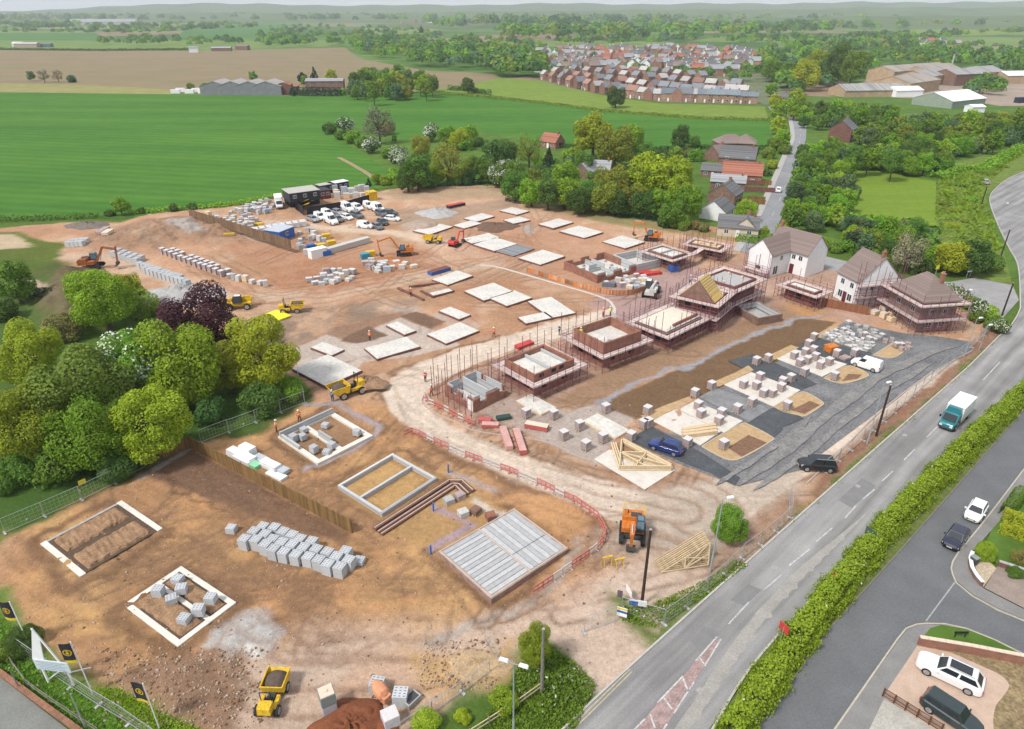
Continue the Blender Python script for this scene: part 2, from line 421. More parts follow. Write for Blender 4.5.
paint(region([(680,480),(740,482),(800,460),(790,490),(740,520),(690,540),(600,560),(620,520)],2),(.33,.30,.27),.6)
paint(stroke([(590,470),(640,486),(690,478)],2.2,.9),(.30,.20,.15),.5)
paint(stroke([(60,256),(110,258),(170,278),(230,300),(300,296),(360,288),(430,275),(500,262)],5,1.6),(.42,.33,.255),.9)
paint(stroke([(270,222),(330,228),(390,232),(430,240),(470,250),(500,260)],5,1.4),(.46,.375,.30),.9)
paint(stroke([(60,226),(110,232),(150,250),(190,272)],6,2),E_PK,.8)
paint(stroke([(0,232),(60,228),(110,238)],5,2),(.36,.21,.14),.7)
paint(stroke([(240,300),(330,310),(440,282),(500,266)],1.0,.5),E_BR,.6)
for o in(-4,0,4):paint(stroke([(190,262+o),(230,285+o),(260,300+o),(330,292+o),(430,272+o)],.45,.3),(.25,.15,.10),.6)
paint(region([(210,245),(260,262),(290,290),(330,292),(420,268),(430,250),(330,245),(270,240)],2),(.35,.19,.12),.6)
paint(region([(240,330),(300,312),(370,300),(420,300),(400,318),(330,335),(280,350)],2.5),(.20,.165,.14),.7,.9)
paint(region([(280,358),(300,345),(330,330),(400,312),(445,320),(405,345),(350,360)],1),(.23,.15,.11),.7)
paint(region([(395,210),(470,205),(500,200),(520,205),(440,225),(400,232)],2),(.27,.215,.165),.6)
paint(region([(370,193),(500,187),(600,215),(690,228),(600,222),(500,198),(400,200)],1.5),(.33,.26,.18),.75)
paint(region([(520,196),(580,209),(690,228),(740,240),(700,238),(600,222)],1.2),(.17,.19,.055),.55)
paint(region([(480,210),(560,225),(650,250),(600,300),(520,275),(450,250)],4),(.36,.215,.145),.6)
paint(region(z520b((0,280),(90,240),(130,290),(60,320)),.8),E_GR,.8)
paint(region(z340((340,350),(540,340),(560,370),(390,385)),.8),E_GR,.6)
for q in(z340((440,405),(560,375),(780,450),(650,492)),z340((0,585),(210,480),(355,550),(120,612)),z250((180,680),(230,690),(180,720))):
 paint(region(q,.3,False),(.19,.125,.09),.98)
apron=[z340((100,560),(440,420),(700,520),(880,620),(700,660),(560,700),(200,740),(40,680)),z220((540,575),(780,470),(1010,545),(1100,620),(980,740),(560,700)),z340((680,400),(800,350),(1030,480),(900,540),(760,470))]
for q in apron:paint(region(q,.3,False),(.40,.365,.33),.85)
for q in(z340((440,405),(560,375),(780,450),(650,492)),z340((0,590),(210,482),(355,550),(120,612))):
 paint(region(q,.2,False),(.19,.125,.09),1)
paint(region([(545,400),(600,372),(650,352),(720,330),(790,300),(835,315),(790,322),(655,378),(590,408)],1.5),(.27,.185,.125),.9)
paint(region([(770,296),(810,286),(850,312),(800,316)],1.5),E_OR,.8)
paint(region([(430,385),(500,360),(640,300),(760,250),(850,270),(900,310),(860,330),(800,300),(700,335),(600,370),(520,410),(470,425)],2),(.33,.25,.225),.55)
paint(region([(620,330),(680,300),(720,280),(690,262),(620,285),(585,305)],2),(.31,.235,.245),.7)
bed=[(590,408),(660,377),(740,342),(800,317),(836,322),(762,372),(636,420),(612,415)]
paint(region(bed,.3,False),(.185,.122,.075),1)
paint(stroke(z520((470,290),(620,215),(820,120),(1010,50))+z740((190,80),(400,0))+[(820,314)],.9,.3),(.27,.275,.30),.95)
paint(region(z520((0,330),(100,210),(340,300),(570,250),(830,350),(700,500),(560,700),(500,660),(180,520),(-40,400)),.4,False),(.35,.315,.29),.95)
paint(region([(475,425),(510,398),(560,408),(545,432)],1),(.33,.28,.25),.8)
paint(region([(985,320),(1000,335),(960,372),(880,445),(820,500),(806,492),(850,450),(905,400),(965,350)],.7),(.25,.145,.10),.95)
paint(stroke([(1003,340),(960,382),(880,452),(800,524)],1.1,.5),(.13,.15,.04),.75)
paint(stroke([(746,568),(700,600),(655,640),(622,610)],1.6,.9),(.10,.16,.028),.9)
paint(region([(615,600),(640,592),(670,600),(700,578),(735,560),(745,572),(660,625),(625,622)],.8),(.10,.15,.03),.6,.9)
paint(region([(690,560),(760,500),(800,495),(800,520),(740,570)],1),(.30,.205,.15),.7)
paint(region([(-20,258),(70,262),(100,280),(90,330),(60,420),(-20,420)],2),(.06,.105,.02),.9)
paint(region([(-30,233),(20,232),(40,240),(62,244),(58,262),(20,280),(-30,284)],1.2),(.10,.15,.025),.95)
paint(region([(-30,236),(18,234),(32,246),(-10,252),(-30,254)],1),(.40,.33,.24),.95)
paint(stroke([(24,278),(40,290),(52,302),(62,306)],1.6,.4),(.36,.27,.20),.95)
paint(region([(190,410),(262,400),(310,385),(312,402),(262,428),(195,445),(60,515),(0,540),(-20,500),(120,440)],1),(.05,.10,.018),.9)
paint(region([(-30,600),(30,650),(90,705),(130,740),(190,735),(150,700),(100,672),(60,640),(0,590)],.8),(.10,.17,.03),.85)
paint(region([(530,632),(560,650),(595,685),(575,735),(470,735),(505,690),(520,660)],.7),(.075,.135,.022),.95)
paint(region([(150,690),(200,725),(250,740),(140,740)],.8),(.11,.17,.03),.8)
def mound(px,h,col=None,rough=.25,feather=4,zc=0):
 m=region(px,feather,True)
 gz[:]=gz+h*m*(1+rough*fbm(gx,gy,5,67))
 if col is not None:paint(np.clip(m*1.4,0,1),col,.9)
mound([(95,245),(110,232),(150,222),(200,220),(245,232),(235,243),(180,240),(150,250),(120,252)],1.5,(.27,.18,.125),1.1,7)
gz+=.8*region([(100,240),(150,224),(200,221),(240,233),(200,240),(150,246)],4)*np.abs(fbm(gx,gy,4,171,3))
paint(region([(165,226),(185,224),(205,236),(190,240),(172,232)],1.2),E_GR,.8)
paint(region([(120,236),(150,230),(180,240),(150,247)],2),(.36,.28,.21),.7,.9)
mound([(38,300),(60,276),(88,272),(98,290),(90,330),(60,330)],2.6,(.135,.105,.06),.3,4)
paint(region(z60((0,580),(60,540),(100,560),(60,620)),.8),(.12,.19,.03),.9)
mound([(400,226),(418,222),(440,225),(430,230),(410,231)],1.2,(.34,.29,.255),.3,2)
mound([(350,382),(366,380),(378,385),(370,390),(355,390)],.8,E_BR,.3,1)
mound([(130,300),(160,290),(210,296),(205,304),(150,305)],.0,None)
mound([(590,300),(600,298),(604,304)],0,None)
flat=np.zeros(gx.shape)
main_left=[(550,744),(565,729),(632,666),(760,551.6),(850,472),(960,375),(977,359),(1000,336),(1010,328),(1019,313),(1020.5,302),(1018,266),(1008,246),(995,218),(990,198),(999,186),(1012,177),(1030,170)]
flat=np.maximum(flat,region(main_left[:11]+[(1300,400),(1200,900),(540,900)],.8,False))
tarmac_px=[(626,440),(652,426),(668,433),(676,434),(690,404),(706,394),(760,372),(822,336),(846,321),(902,333),(935,336),(968,341),(974,350),(930,372),(880,410),(800,470),(738,486),(690,468)]
flat=np.maximum(flat,region(tarmac_px,.8,False))
for q in(bed,z520((0,330),(100,210),(340,300),(570,250),(830,350),(700,500),(560,700),(500,660),(180,520),(-40,400))):flat=np.maximum(flat,region(q,.8,False))
flat=np.maximum(flat,region([(745,232),(770,236),(850,264),(900,272),(1010,276),(1030,310),(985,312),(930,288),(850,272),(770,248)],.8,False))
flat=np.maximum(flat,region([(-40,640),(0,668),(75,735),(100,760),(-60,760)],.8,False))
gamp*=1-flat
gz*=1-flat
gz+=gamp*(.16*fbm(gx,gy,6,101)+.07*fbm(gx,gy,1.4,111,2))
wm=np.zeros(gx.shape);r3=random.Random(77)
for k in range(150):
 c0=r3.choice(((120,560),(250,600),(350,640),(450,620),(540,600),(330,560),(420,540),(500,470),(640,500),(700,505),(250,285),(350,290),(450,270),(300,235),(420,400),(600,340),(150,600),(380,470),(230,400),(560,240),(480,300),(620,560)))
 p0=P(c0[0]+r3.uniform(-60,60),c0[1]+r3.uniform(-22,22));a=r3.choice((.75,.75,2.3,.2,1.2))+r3.uniform(-.4,.4);cv=r3.uniform(-.03,.03);q_=[]
 for i in range(16):q_.append((p0.x,p0.y));p0=Vector((p0.x+1.6*math.cos(a),p0.y+1.6*math.sin(a),0));a+=cv*1.6
 xs=[p[0]for p in q_];ys=[p[1]for p in q_]
 s=(gx>min(xs)-4)&(gx<max(xs)+4)&(gy>min(ys)-4)&(gy<max(ys)+4)
 d=dist_line(gx[s],gy[s],q_)
 v=np.maximum(np.exp(-((d-.95)/.24)**2),0)*r3.uniform(.5,1)
 wm[s]=np.maximum(wm[s],v)
wm*=gamp
gz-=.07*wm
paint(wm*np.clip(.65+2*nb2,0,1),(.185,.118,.078),.72)
rut=np.zeros(gx.shape)
for l in([(398,392),(408,412),(450,440),(520,468),(600,496),(680,510)],[(190,262),(230,285),(260,300),(330,292),(430,272)],[(230,560),(330,590),(450,600),(560,590)],[(40,540),(120,580),(200,560),(330,560)],[(300,640),(420,640),(540,610),(640,560)],[(150,480),(210,520),(330,600)],[(420,390),(390,420),(330,480),(260,470)]):
 w_=W(l)
 d=dist_line(gx+.5*nb2,gy+.5*nb2,w_)
 for o in(0,2.3,5.1,7.2):
  r_=np.exp(-((d-o)/.32)**2)
  rut=np.maximum(rut,r_)
rut*=gamp
for _l in([(402,432),(450,455),(518,484),(588,516),(604,540)],[(428,410),(456,430),(500,449),(560,470),(622,486),(660,494)],[(386,396),(396,414),(408,430)],[(394,374),(425,358),(475,343),(525,329)],[(432,390),(450,380),(485,365),(535,348)]):paint(stroke(_l,.9,.35,True),(.20,.125,.08),.75)
for _q,_k in(([(385,395),(392,378),(420,362),(470,346),(520,332),(575,318),(610,308),(618,316),(575,334),(530,345),(480,362),(445,378),(425,392),(428,408),(455,428),(500,447),(560,468),(620,484),(660,492),(705,484),(735,470),(800,478),(745,520),(690,532),(640,530),(590,512),(520,480),(455,452),(410,428),(390,410)],.72),([(790,440),(850,395),(930,345),(965,340),(958,362),(880,420),(800,478)],.6)):
 paint(region(_q,.35,False),(.49,.435,.375),min(1,_k+.14))
 gamp*=1-.75*region(_q,.35,False)
paint(region([(640,490),(705,484),(745,470),(800,470),(800,485),(745,522),(690,545),(610,560),(600,530),(640,510)],1.5),(.36,.31,.26),.75)
for _o in(-9,-6,1,4,9):paint(stroke([(396+_o*.3,394+_o),(408,414+_o),(450,441+_o),(520,470+_o),(600,500+_o),(680,512+_o),(735,496+_o)],.22,.2,False),(.33,.27,.215),.55)
for _o in(-3,0,4):paint(stroke([(394,386+_o),(420,371+_o),(480,352+_o),(560,327+_o)],.2,.2,False),(.36,.30,.24),.5)
gz-=.10*rut
paint(rut*np.clip(.5+2*nb,0,1),(.23,.14,.09),.5)
gz-=.06*(1-gamp)
def carve(px,depth,col=None,feather=.35):
 global gz
 m=region(px,feather,False)
 gz=gz*(1-m)-depth*m
 if col is not None:paint(m,col,.9)
for _p in([(331,487),(387,451),(444,476),(382,520)],[(271,436),(331,404),(380,432),(318,469)],[(429,552),(514,506),(576,546),(493,606)],[(28,547),(119,500),(174,530),(81,584)],[(115,605),(180,561),(243,602),(178,653)]):
 paint(stroke(_p+_p[:1],1.3,.5),(.17,.105,.065),.7)
 gz+=.05*stroke(_p+_p[:1],.9,.6)*(1+fbm(gx,gy,2.2,81))
paint(region([(150,520),(230,500),(330,560),(420,600),(300,610),(200,570)],4),(.23,.145,.09),.5,.9)
paint(region([(40,560),(110,590),(160,560),(120,530),(60,590)],3),(.22,.14,.09),.55,.9)
paint(region([(420,250),(560,300),(520,340),(440,330),(430,280)],4),(.33,.17,.105),.5,.9)
paint(region([(300,260),(420,250),(440,270),(330,300),(260,290)],4),(.31,.155,.095),.5,.9)
carve([(331,487),(387,451),(444,476),(382,520)],.25,(.34,.215,.11))
carve([(271,436),(331,404),(380,432),(318,469)],.35,(.28,.18,.11))
carve([(429,552),(514,506),(576,546),(493,606)],.35,(.30,.19,.11))
carve([(374,527),(447,480),(474,490),(510,512),(440,556),(425,545)],.12,(.36,.24,.12))
E_=1e-6
edge=np.minimum.reduce([gx-GX0,GX1-gx,gy-GY0,GY1-gy])
gz*=smooth(edge/4)
gz=np.where(edge<.01,0,gz)
def ground_z(x,y):
 i=int(round((x-GX0)/GS*(gnx-1)*GS/(GX1-GX0)));j=int(round((y-GY0)/GS*(gny-1)*GS/(GY1-GY0)))
 if 0<=i<gnx and 0<=j<gny:return float(gz[j,i])
 return 0.0
def PG(px,py,h=0.0):
 """photo pixel -> point on the modelled ground (h above it)"""
 z=0.0
 for _ in range(6):
  q=P(px,py,z+h)
  z=.5*z+.5*ground_z(q.x,q.y)
 q=P(px,py,z+h);q.z=ground_z(q.x,q.y)
 return q
_l=gc.mean(-1,keepdims=True);_m=float(_l[site>.5].mean())
gc[:]=np.where(site[...,None]>.5,np.clip((gc+(gc-_l)*.10)*(_l/_m)**.28*np.array([1.0,.955,.93]),.02,.8),gc)
paint(stroke(z270((250,250),(400,255),(480,225)),.5,.25,False),(.26,.28,.36),.9)
paint(stroke(z270((480,225),(600,310),(790,400),(800,430),(700,510),(560,600),(370,670),(260,720)),.9,.4,False),(.31,.275,.30),.85)
paint(stroke(z370((470,340),(560,390),(700,440)),.7,.4,False),(.30,.24,.32),.8)
paint(stroke(z370((460,640),(600,560),(740,470)),1.0,.4,False),(.30,.235,.30),.8)
paint(stroke(z370((590,90),(720,140),(900,220)),.8,.5,False),(.37,.32,.32),.8)
paint(region(z370((770,260),(900,350),(1000,380),(930,430),(860,380),(750,300)),.3,False),(.50,.44,.38),.9)
for q in(z250b((370,495),(545,395),(610,430),(440,540)),z250b((465,545),(635,440),(690,468),(525,580))):
 paint(region(q,.2,False),(.42,.26,.11),.9)
def make_ground():
 me=bpy.data.meshes.new('site_ground')
 nv=gnx*gny
 co=np.stack([gx,gy,gz],-1).reshape(-1,3).astype(np.float32)
 idx=np.arange(nv).reshape(gny,gnx)
 q=np.stack([idx[:-1,:-1],idx[:-1,1:],idx[1:,1:],idx[1:,:-1]],-1).reshape(-1,4)
 me.vertices.add(nv);me.vertices.foreach_set('co',co.ravel())
 me.loops.add(q.size);me.loops.foreach_set('vertex_index',q.ravel().astype(np.int32))
 me.polygons.add(len(q));me.polygons.foreach_set('loop_start',np.arange(0,q.size,4,dtype=np.int32))
 me.polygons.foreach_set('use_smooth',np.ones(len(q),bool))
 me.update(calc_edges=True)
 a=me.attributes.new('earth','FLOAT_COLOR','POINT')
 rgba=np.concatenate([gc,gamp[...,None]],-1).astype(np.float32)
 a.data.foreach_set('color',rgba.ravel())
 m=bpy.data.materials.new('site earth')
 nt,N,L,b=nodes(m)
 b.inputs['Roughness'].default_value=.95;b.inputs['Specular IOR Level'].default_value=.15
 at=N.new('ShaderNodeAttribute');at.attribute_name='earth'
 tc=N.new('ShaderNodeTexCoord')
 val=None
 for sc,lo,hi,det in((.22,.88,1.14,8),(1.6,.80,1.20,8),(9,.80,1.20,4)):
  n=N.new('ShaderNodeTexNoise');n.inputs['Scale'].default_value=sc;n.inputs['Detail'].default_value=det;n.inputs['Roughness'].default_value=.7
  L.new(tc.outputs['Object'],n.inputs['Vector'])
  mr=N.new('ShaderNodeMapRange');mr.inputs[1].default_value=.3;mr.inputs[2].default_value=.7;mr.inputs[3].default_value=lo;mr.inputs[4].default_value=hi
  L.new(n.outputs['Fac'],mr.inputs[0])
  if val is None:val=mr.outputs[0]
  else:
   mu=N.new('ShaderNodeMath');mu.operation='MULTIPLY';L.new(val,mu.inputs[0]);L.new(mr.outputs[0],mu.inputs[1]);val=mu.outputs[0]
  if sc==1.6:hn=n
  if sc==9:hn2=n
 mx=N.new('ShaderNodeVectorMath');mx.operation='SCALE';L.new(at.outputs['Color'],mx.inputs[0]);L.new(val,mx.inputs['Scale'])
 vo=N.new('ShaderNodeTexVoronoi');vo.inputs['Scale'].default_value=3.2;L.new(tc.outputs['Object'],vo.inputs['Vector'])
 lt=N.new('ShaderNodeMath');lt.operation='LESS_THAN';lt.inputs[1].default_value=.13;L.new(vo.outputs['Distance'],lt.inputs[0])
 sr=N.new('ShaderNodeSeparateColor');L.new(vo.outputs['Color'],sr.inputs[0])
 g2=N.new('ShaderNodeMath');g2.operation='GREATER_THAN';g2.inputs[1].default_value=.72;L.new(sr.outputs[0],g2.inputs[0])
 m3=N.new('ShaderNodeMath');m3.operation='MULTIPLY';L.new(lt.outputs[0],m3.inputs[0]);L.new(g2.outputs[0],m3.inputs[1])
 m4=N.new('ShaderNodeMath');m4.operation='MULTIPLY';L.new(m3.outputs[0],m4.inputs[0]);L.new(at.outputs['Alpha'],m4.inputs[1])
 mi=N.new('ShaderNodeMix');mi.data_type='RGBA';L.new(m4.outputs[0],mi.inputs[0]);L.new(mx.outputs[0],mi.inputs[6]);mi.inputs[7].default_value=(.52,.45,.38,1)
 L.new(mi.outputs[2],b.inputs['Base Color'])
 bp=N.new('ShaderNodeBump');bp.inputs['Distance'].default_value=.28;bp.inputs['Strength'].default_value=.8;L.new(hn.outputs['Fac'],bp.inputs['Height'])
 bp2=N.new('ShaderNodeBump');bp2.inputs['Distance'].default_value=.05;bp2.inputs['Strength'].default_value=.7;L.new(hn2.outputs['Fac'],bp2.inputs['Height']);L.new(bp.outputs[0],bp2.inputs['Normal'])
 L.new(bp2.outputs[0],b.inputs['Normal'])
 me.materials.append(m)
 o=bpy.data.objects.new('site_ground',me);COL.objects.link(o)
 tag(o,kind='structure')
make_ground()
def fieldmat(name,col,col2,ns=.02,ss=None,sang=0.0,sstr=.0,fine=.5,var=.18):
 m=bpy.data.materials.new(name)
 nt,N,L,b=nodes(m)
 b.inputs['Roughness'].default_value=.95;b.inputs['Specular IOR Level'].default_value=.1
 tc=N.new('ShaderNodeTexCoord')
 mp=N.new('ShaderNodeMapping');mp.inputs['Rotation'].default_value=(0,0,sang);mp.inputs['Scale'].default_value=(ns*.35,ns*2.2,1)
 L.new(tc.outputs['Object'],mp.inputs[0])
 n=N.new('ShaderNodeTexNoise');n.inputs['Scale'].default_value=1;n.inputs['Detail'].default_value=7;n.inputs['Roughness'].default_value=.6
 L.new(mp.outputs[0],n.inputs['Vector'])
 mr=N.new('ShaderNodeMapRange');mr.inputs[1].default_value=.32;mr.inputs[2].default_value=.68;L.new(n.outputs['Fac'],mr.inputs[0])
 mi=N.new('ShaderNodeMix');mi.data_type='RGBA';mi.inputs[6].default_value=(*col,1);mi.inputs[7].default_value=(*col2,1);L.new(mr.outputs[0],mi.inputs[0])
 n2=N.new('ShaderNodeTexNoise');n2.inputs['Scale'].default_value=fine;n2.inputs['Detail'].default_value=6;n2.inputs['Roughness'].default_value=.7;L.new(tc.outputs['Object'],n2.inputs['Vector'])
 m2=N.new('ShaderNodeMapRange');m2.inputs[1].default_value=.3;m2.inputs[2].default_value=.7;m2.inputs[3].default_value=1-var;m2.inputs[4].default_value=1+var;L.new(n2.outputs['Fac'],m2.inputs[0])
 val=m2.outputs[0]
 if ss:
  mp2=N.new('ShaderNodeMapping');mp2.inputs['Rotation'].default_value=(0,0,sang);L.new(tc.outputs['Object'],mp2.inputs[0])
  w=N.new('ShaderNodeTexWave');w.wave_type='BANDS';w.bands_direction='Y';w.inputs['Scale'].default_value=ss;w.inputs['Distortion'].default_value=1.5;w.inputs['Detail'].default_value=2;w.inputs['Detail Scale'].default_value=.4
  L.new(mp2.outputs[0],w.inputs['Vector'])
  m5=N.new('ShaderNodeMapRange');m5.inputs[3].default_value=1-sstr;m5.inputs[4].default_value=1+sstr;L.new(w.outputs['Fac'],m5.inputs[0])
  mu=N.new('ShaderNodeMath');mu.operation='MULTIPLY';L.new(val,mu.inputs[0]);L.new(m5.outputs[0],mu.inputs[1]);val=mu.outputs[0]
 mx=N.new('ShaderNodeVectorMath');mx.operation='SCALE';L.new(mi.outputs[2],mx.inputs[0]);L.new(val,mx.inputs['Scale'])
 L.new(mx.outputs[0],b.inputs['Base Color'])
 return m
def far_ground():
 m=bpy.data.materials.new('patchwork farmland')
 nt,N,L,b=nodes(m)
 b.inputs['Roughness'].default_value=.95;b.inputs['Specular IOR Level'].default_value=.1
 tc=N.new('ShaderNodeTexCoord')
 mp=N.new('ShaderNodeMapping');mp.inputs['Rotation'].default_value=(0,0,.35);mp.inputs['Scale'].default_value=(.0030,.0042,0);L.new(tc.outputs['Object'],mp.inputs[0])
 vo=N.new('ShaderNodeTexVoronoi');vo.inputs['Scale'].default_value=1;vo.inputs['Randomness'].default_value=.8;L.new(mp.outputs[0],vo.inputs['Vector'])
 sc=N.new('ShaderNodeSeparateColor');L.new(vo.outputs['Color'],sc.inputs[0])
 cr=N.new('ShaderNodeValToRGB');e=cr.color_ramp;e.interpolation='CONSTANT'
 cols=[(0,(.075,.145,.03)),(.25,(.10,.18,.04)),(.45,(.14,.20,.055)),(.6,(.06,.12,.03)),(.75,(.20,.20,.09)),(.86,(.23,.165,.11)),(.93,(.09,.17,.035))]
 e.elements[0].position=0;e.elements[0].color=(*cols[0][1],1);e.elements[1].position=cols[1][0];e.elements[1].color=(*cols[1][1],1)
 for p,c in cols[2:]:
  x=e.elements.new(p);x.color=(*c,1)
 L.new(sc.outputs[0],cr.inputs[0])
 n=N.new('ShaderNodeTexNoise');n.inputs['Scale'].default_value=.02;n.inputs['Detail'].default_value=8;L.new(tc.outputs['Object'],n.inputs['Vector'])
 mr=N.new('ShaderNodeMapRange');mr.inputs[1].default_value=.3;mr.inputs[2].default_value=.7;mr.inputs[3].default_value=.8;mr.inputs[4].default_value=1.2;L.new(n.outputs['Fac'],mr.inputs[0])
 mx=N.new('ShaderNodeVectorMath');mx.operation='SCALE';L.new(cr.outputs[0],mx.inputs[0]);L.new(mr.outputs[0],mx.inputs['Scale']);L.new(mx.outputs[0],b.inputs['Base Color'])
 mb=MB()
 B=7600
 xs=[-B,GX0,GX1,B];ys=[-B,GY0,GY1,B]
 for i in range(3):
  for j in range(3):
   if i==1 and j==1:continue
   mb.add([(xs[i],ys[j],0),(xs[i+1],ys[j],0),(xs[i+1],ys[j+1],0),(xs[i],ys[j+1],0)],[(0,1,2,3)])
 tag(mb.build('ground',m),kind='structure')
far_ground()
LV=[0.0]
def sheet(name,px,m,z=None,world=False):
 if z is None:
  LV[0]+=.004;z=.012+LV[0]
 mb=MB();mb.sheet(px if world else W(px),z)
 return tag(mb.build(name,m),kind='structure')
M_mead=fieldmat('meadow grass',(.095,.165,.028),(.065,.125,.022),.03,fine=.25,var=.3)
M_crop=fieldmat('young cereal crop',(.042,.130,.018),(.075,.178,.024),.02,ss=.05,sang=R(12),sstr=.08,fine=.12,var=.12)
M_ploughed=fieldmat('bare brown field',(.235,.165,.115),(.19,.175,.085),.012,ss=.03,sang=R(4),sstr=.05,fine=.03,var=.1)
M_stub=fieldmat('pale stubble',(.22,.225,.075),(.26,.23,.10),.03,fine=.1)
M_past=fieldmat('yellow green pasture',(.165,.225,.04),(.13,.20,.035),.03,fine=.15)
M_lawn=fieldmat('mown clearing',(.16,.23,.025),(.12,.195,.024),.08,ss=.25,sang=R(80),sstr=.06,fine=.5,var=.15)
M_rough=fieldmat('rough grass bank',(.15,.195,.04),(.10,.15,.03),.25,fine=.6,var=.35)
M_farg=fieldmat('far green field',(.055,.15,.035),(.08,.17,.04),.004,fine=.02)
M_farl=fieldmat('far light field',(.15,.21,.06),(.12,.19,.05),.004,fine=.02)
zr_=Z(780,120,.2383)
sheet('meadow',[(-150,215),(120,219),(300,193),(370,189),(500,182),(700,224),(770,236),(1000,280),(1200,250),(1250,105),(800,96),(640,80),(500,88),(300,92)],M_mead)
sheet('crop_field',[(-330,94),(0,92.3),(170,94.5),(330,96),(375,94),(440,92),(500,97),(560,104.5),(620,112),(700,117.5),(769,119.5),(771,149),(690,147),(640,151),(545,147),(525,139),(470,130),(430,133),(400,142),(372,131),(330,124),(322,128),(352,147),(388,170),(372,190.5),(290,194),(245,204),(150,214),(0,220),(-150,226)],M_crop)
for k in(0,2.2):
 mb=MB();ribbon_pts=[(338+k,157.5),(352+k,165),(364+k,172),(374+k,179)];w_=W(ribbon_pts)
 for a,b in zip(w_[:-1],w_[1:]):mb.beam(a+Vector((0,0,.03)),b+Vector((0,0,.03)),.9,.03)
 tag(mb.build('field_track',mat('sandy wheel track',(.34,.25,.15),.95,.2,1)),kind='structure')
sheet('brown_field',[(-330,50),(0,49.8),(190,51),(345,47.5),(352,53),(362,59),(400,66),(430,71),(470,72.5),(492,74),(512,82),(500,92),(450,91),(380,93),(200,93),(0,91.5),(-330,93)],M_ploughed)
sheet('stubble_strip',[(-330,85),(0,83.5),(90,85),(180,90),(170,94.2),(0,92),(-330,93.6)],M_stub)
sheet('pasture_strip',[(470,84),(500,78),(540,80.5),(575,89),(610,97),(660,103.5),(765,106.5),(768,118.8),(700,116.8),(620,111.2),(560,103.6),(500,96),(440,91),(430,90)],M_past)
sheet('far_pasture',[(-330,41),(0,41),(100,42),(330,40),(340,46.5),(190,50),(0,49),(-330,49)],M_farl)
sheet('far_field',[(-330,33),(0,33),(95,33),(110,40.2),(0,40.4),(-330,40)],M_farg)
sheet('hill_field',[(190,25),(262,22),(300,25),(255,37),(175,38)],M_farg)
sheet('ridge_field',[(362,28),(420,22),(445,27),(430,34),(370,35)],M_farl)
sheet('valley_field',[(770,40),(900,36),(1060,38),(1060,44),(900,48),(770,47)],M_farl)
sheet('valley_pasture',[(905,28),(1060,26),(1060,33),(960,36),(905,34)],M_past)
sheet('clearing',zr_((265,215),(290,400),(420,410),(560,430),(655,480),(655,260),(430,215)),M_lawn)
sheet('rough_bank',[(938,168),(985,155),(1060,143),(1060,160),(1010,176),(985,195),(990,225),(1004,252),(1012,285),(960,275),(925,240),(936,226)],M_rough)
sheet('estate_ground',[(530,77),(640,70),(790,76),(790,101),(768,105),(660,102),(600,94),(560,86)],fieldmat('estate ground',(.17,.17,.13),(.10,.14,.05),.05,fine=.2,var=.3))
sheet('works_yard',[(838,92),(900,66),(985,70),(1060,84),(1060,106),(1000,106),(960,100),(900,98)],fieldmat('works yard',(.34,.27,.22),(.25,.21,.17),.03,fine=.2,var=.2))
def ribbon(line,w,z,mb,m=0,off=0.0):
 """flat strip of width w along world points"""
 pts=[Vector((p[0],p[1],0))for p in line]
 L_,R_=[],[]
 for i,p in enumerate(pts):
  a=pts[max(0,i-1)];b=pts[min(len(pts)-1,i+1)]
  d=(b-a).normalized();n=Vector((-d.y,d.x,0))
  L_.append(p+n*(off+w/2));R_.append(p+n*(off-w/2))
 for i in range(len(pts)-1):
  mb.add([(R_[i].x,R_[i].y,z),(R_[i+1].x,R_[i+1].y,z),(L_[i+1].x,L_[i+1].y,z),(L_[i].x,L_[i].y,z)],[(0,1,2,3)],m)
def kerbline(name,line,w=.16,h=.11,m=None,z=0.0,off=0.0):
 pts=[Vector((p[0],p[1],0))for p in line]
 L_,R_=[],[]
 for i,p in enumerate(pts):
  a=pts[max(0,i-1)];b=pts[min(len(pts)-1,i+1)]
  d=(b-a).normalized();n=Vector((-d.y,d.x,0))
  L_.append(p+n*(off+w/2));R_.append(p+n*(off-w/2))
 mb=MB()
 for i in range(len(pts)-1):
  a,b,c,d=R_[i],R_[i+1],L_[i+1],L_[i]
  q=[(a.x,a.y),(b.x,b.y),(c.x,c.y),(d.x,d.y)]
  vs=[(x,y,z-.1)for x,y in q]+[(x,y,z+h)for x,y in q]
  mb.add(vs,[(4,5,6,7),(0,1,5,4),(2,3,7,6)]+([(3,0,4,7)]if i==0 else[])+([(1,2,6,5)]if i==len(pts)-2 else[]))
 return tag(mb.build(name,m or M_kerb),kind='structure')
def smoothline(pts,n=6):
 """Catmull-Rom through world points"""
 out=[]
 P_=[Vector((p[0],p[1],0))for p in pts]
 for i in range(len(P_)-1):
  a,b,c,d=P_[max(0,i-1)],P_[i],P_[i+1],P_[min(len(P_)-1,i+2)]
  for k in range(n):
   t=k/n
   out.append(.5*((2*b)+(c-a)*t+(2*a-5*b+4*c-d)*t*t+(3*b-a-3*c+d)*t**3))
 out.append(P_[-1]);return out
ml=smoothline(W(main_left))
main_right=[(694,750),(711,729),(760,654),(862,544),(905,499),(960,443),(1024,378),(1075,328),(1110,290),(1118,262),(1112,240),(1098,220),(1090,205),(1120,195)]
mr_=smoothline(W(main_right))
mb=MB()
n_=60
def resample(l,n):
 d=[0]
 for i in range(1,len(l)):d.append(d[-1]+(l[i]-l[i-1]).length)
 out=[]
 for k in range(n+1):
  t=d[-1]*k/n;i=1
  while i<len(l)-1 and d[i]<t:i+=1
  u=(t-d[i-1])/max(1e-9,d[i]-d[i-1])
  out.append(l[i-1].lerp(l[i],u))
 return out
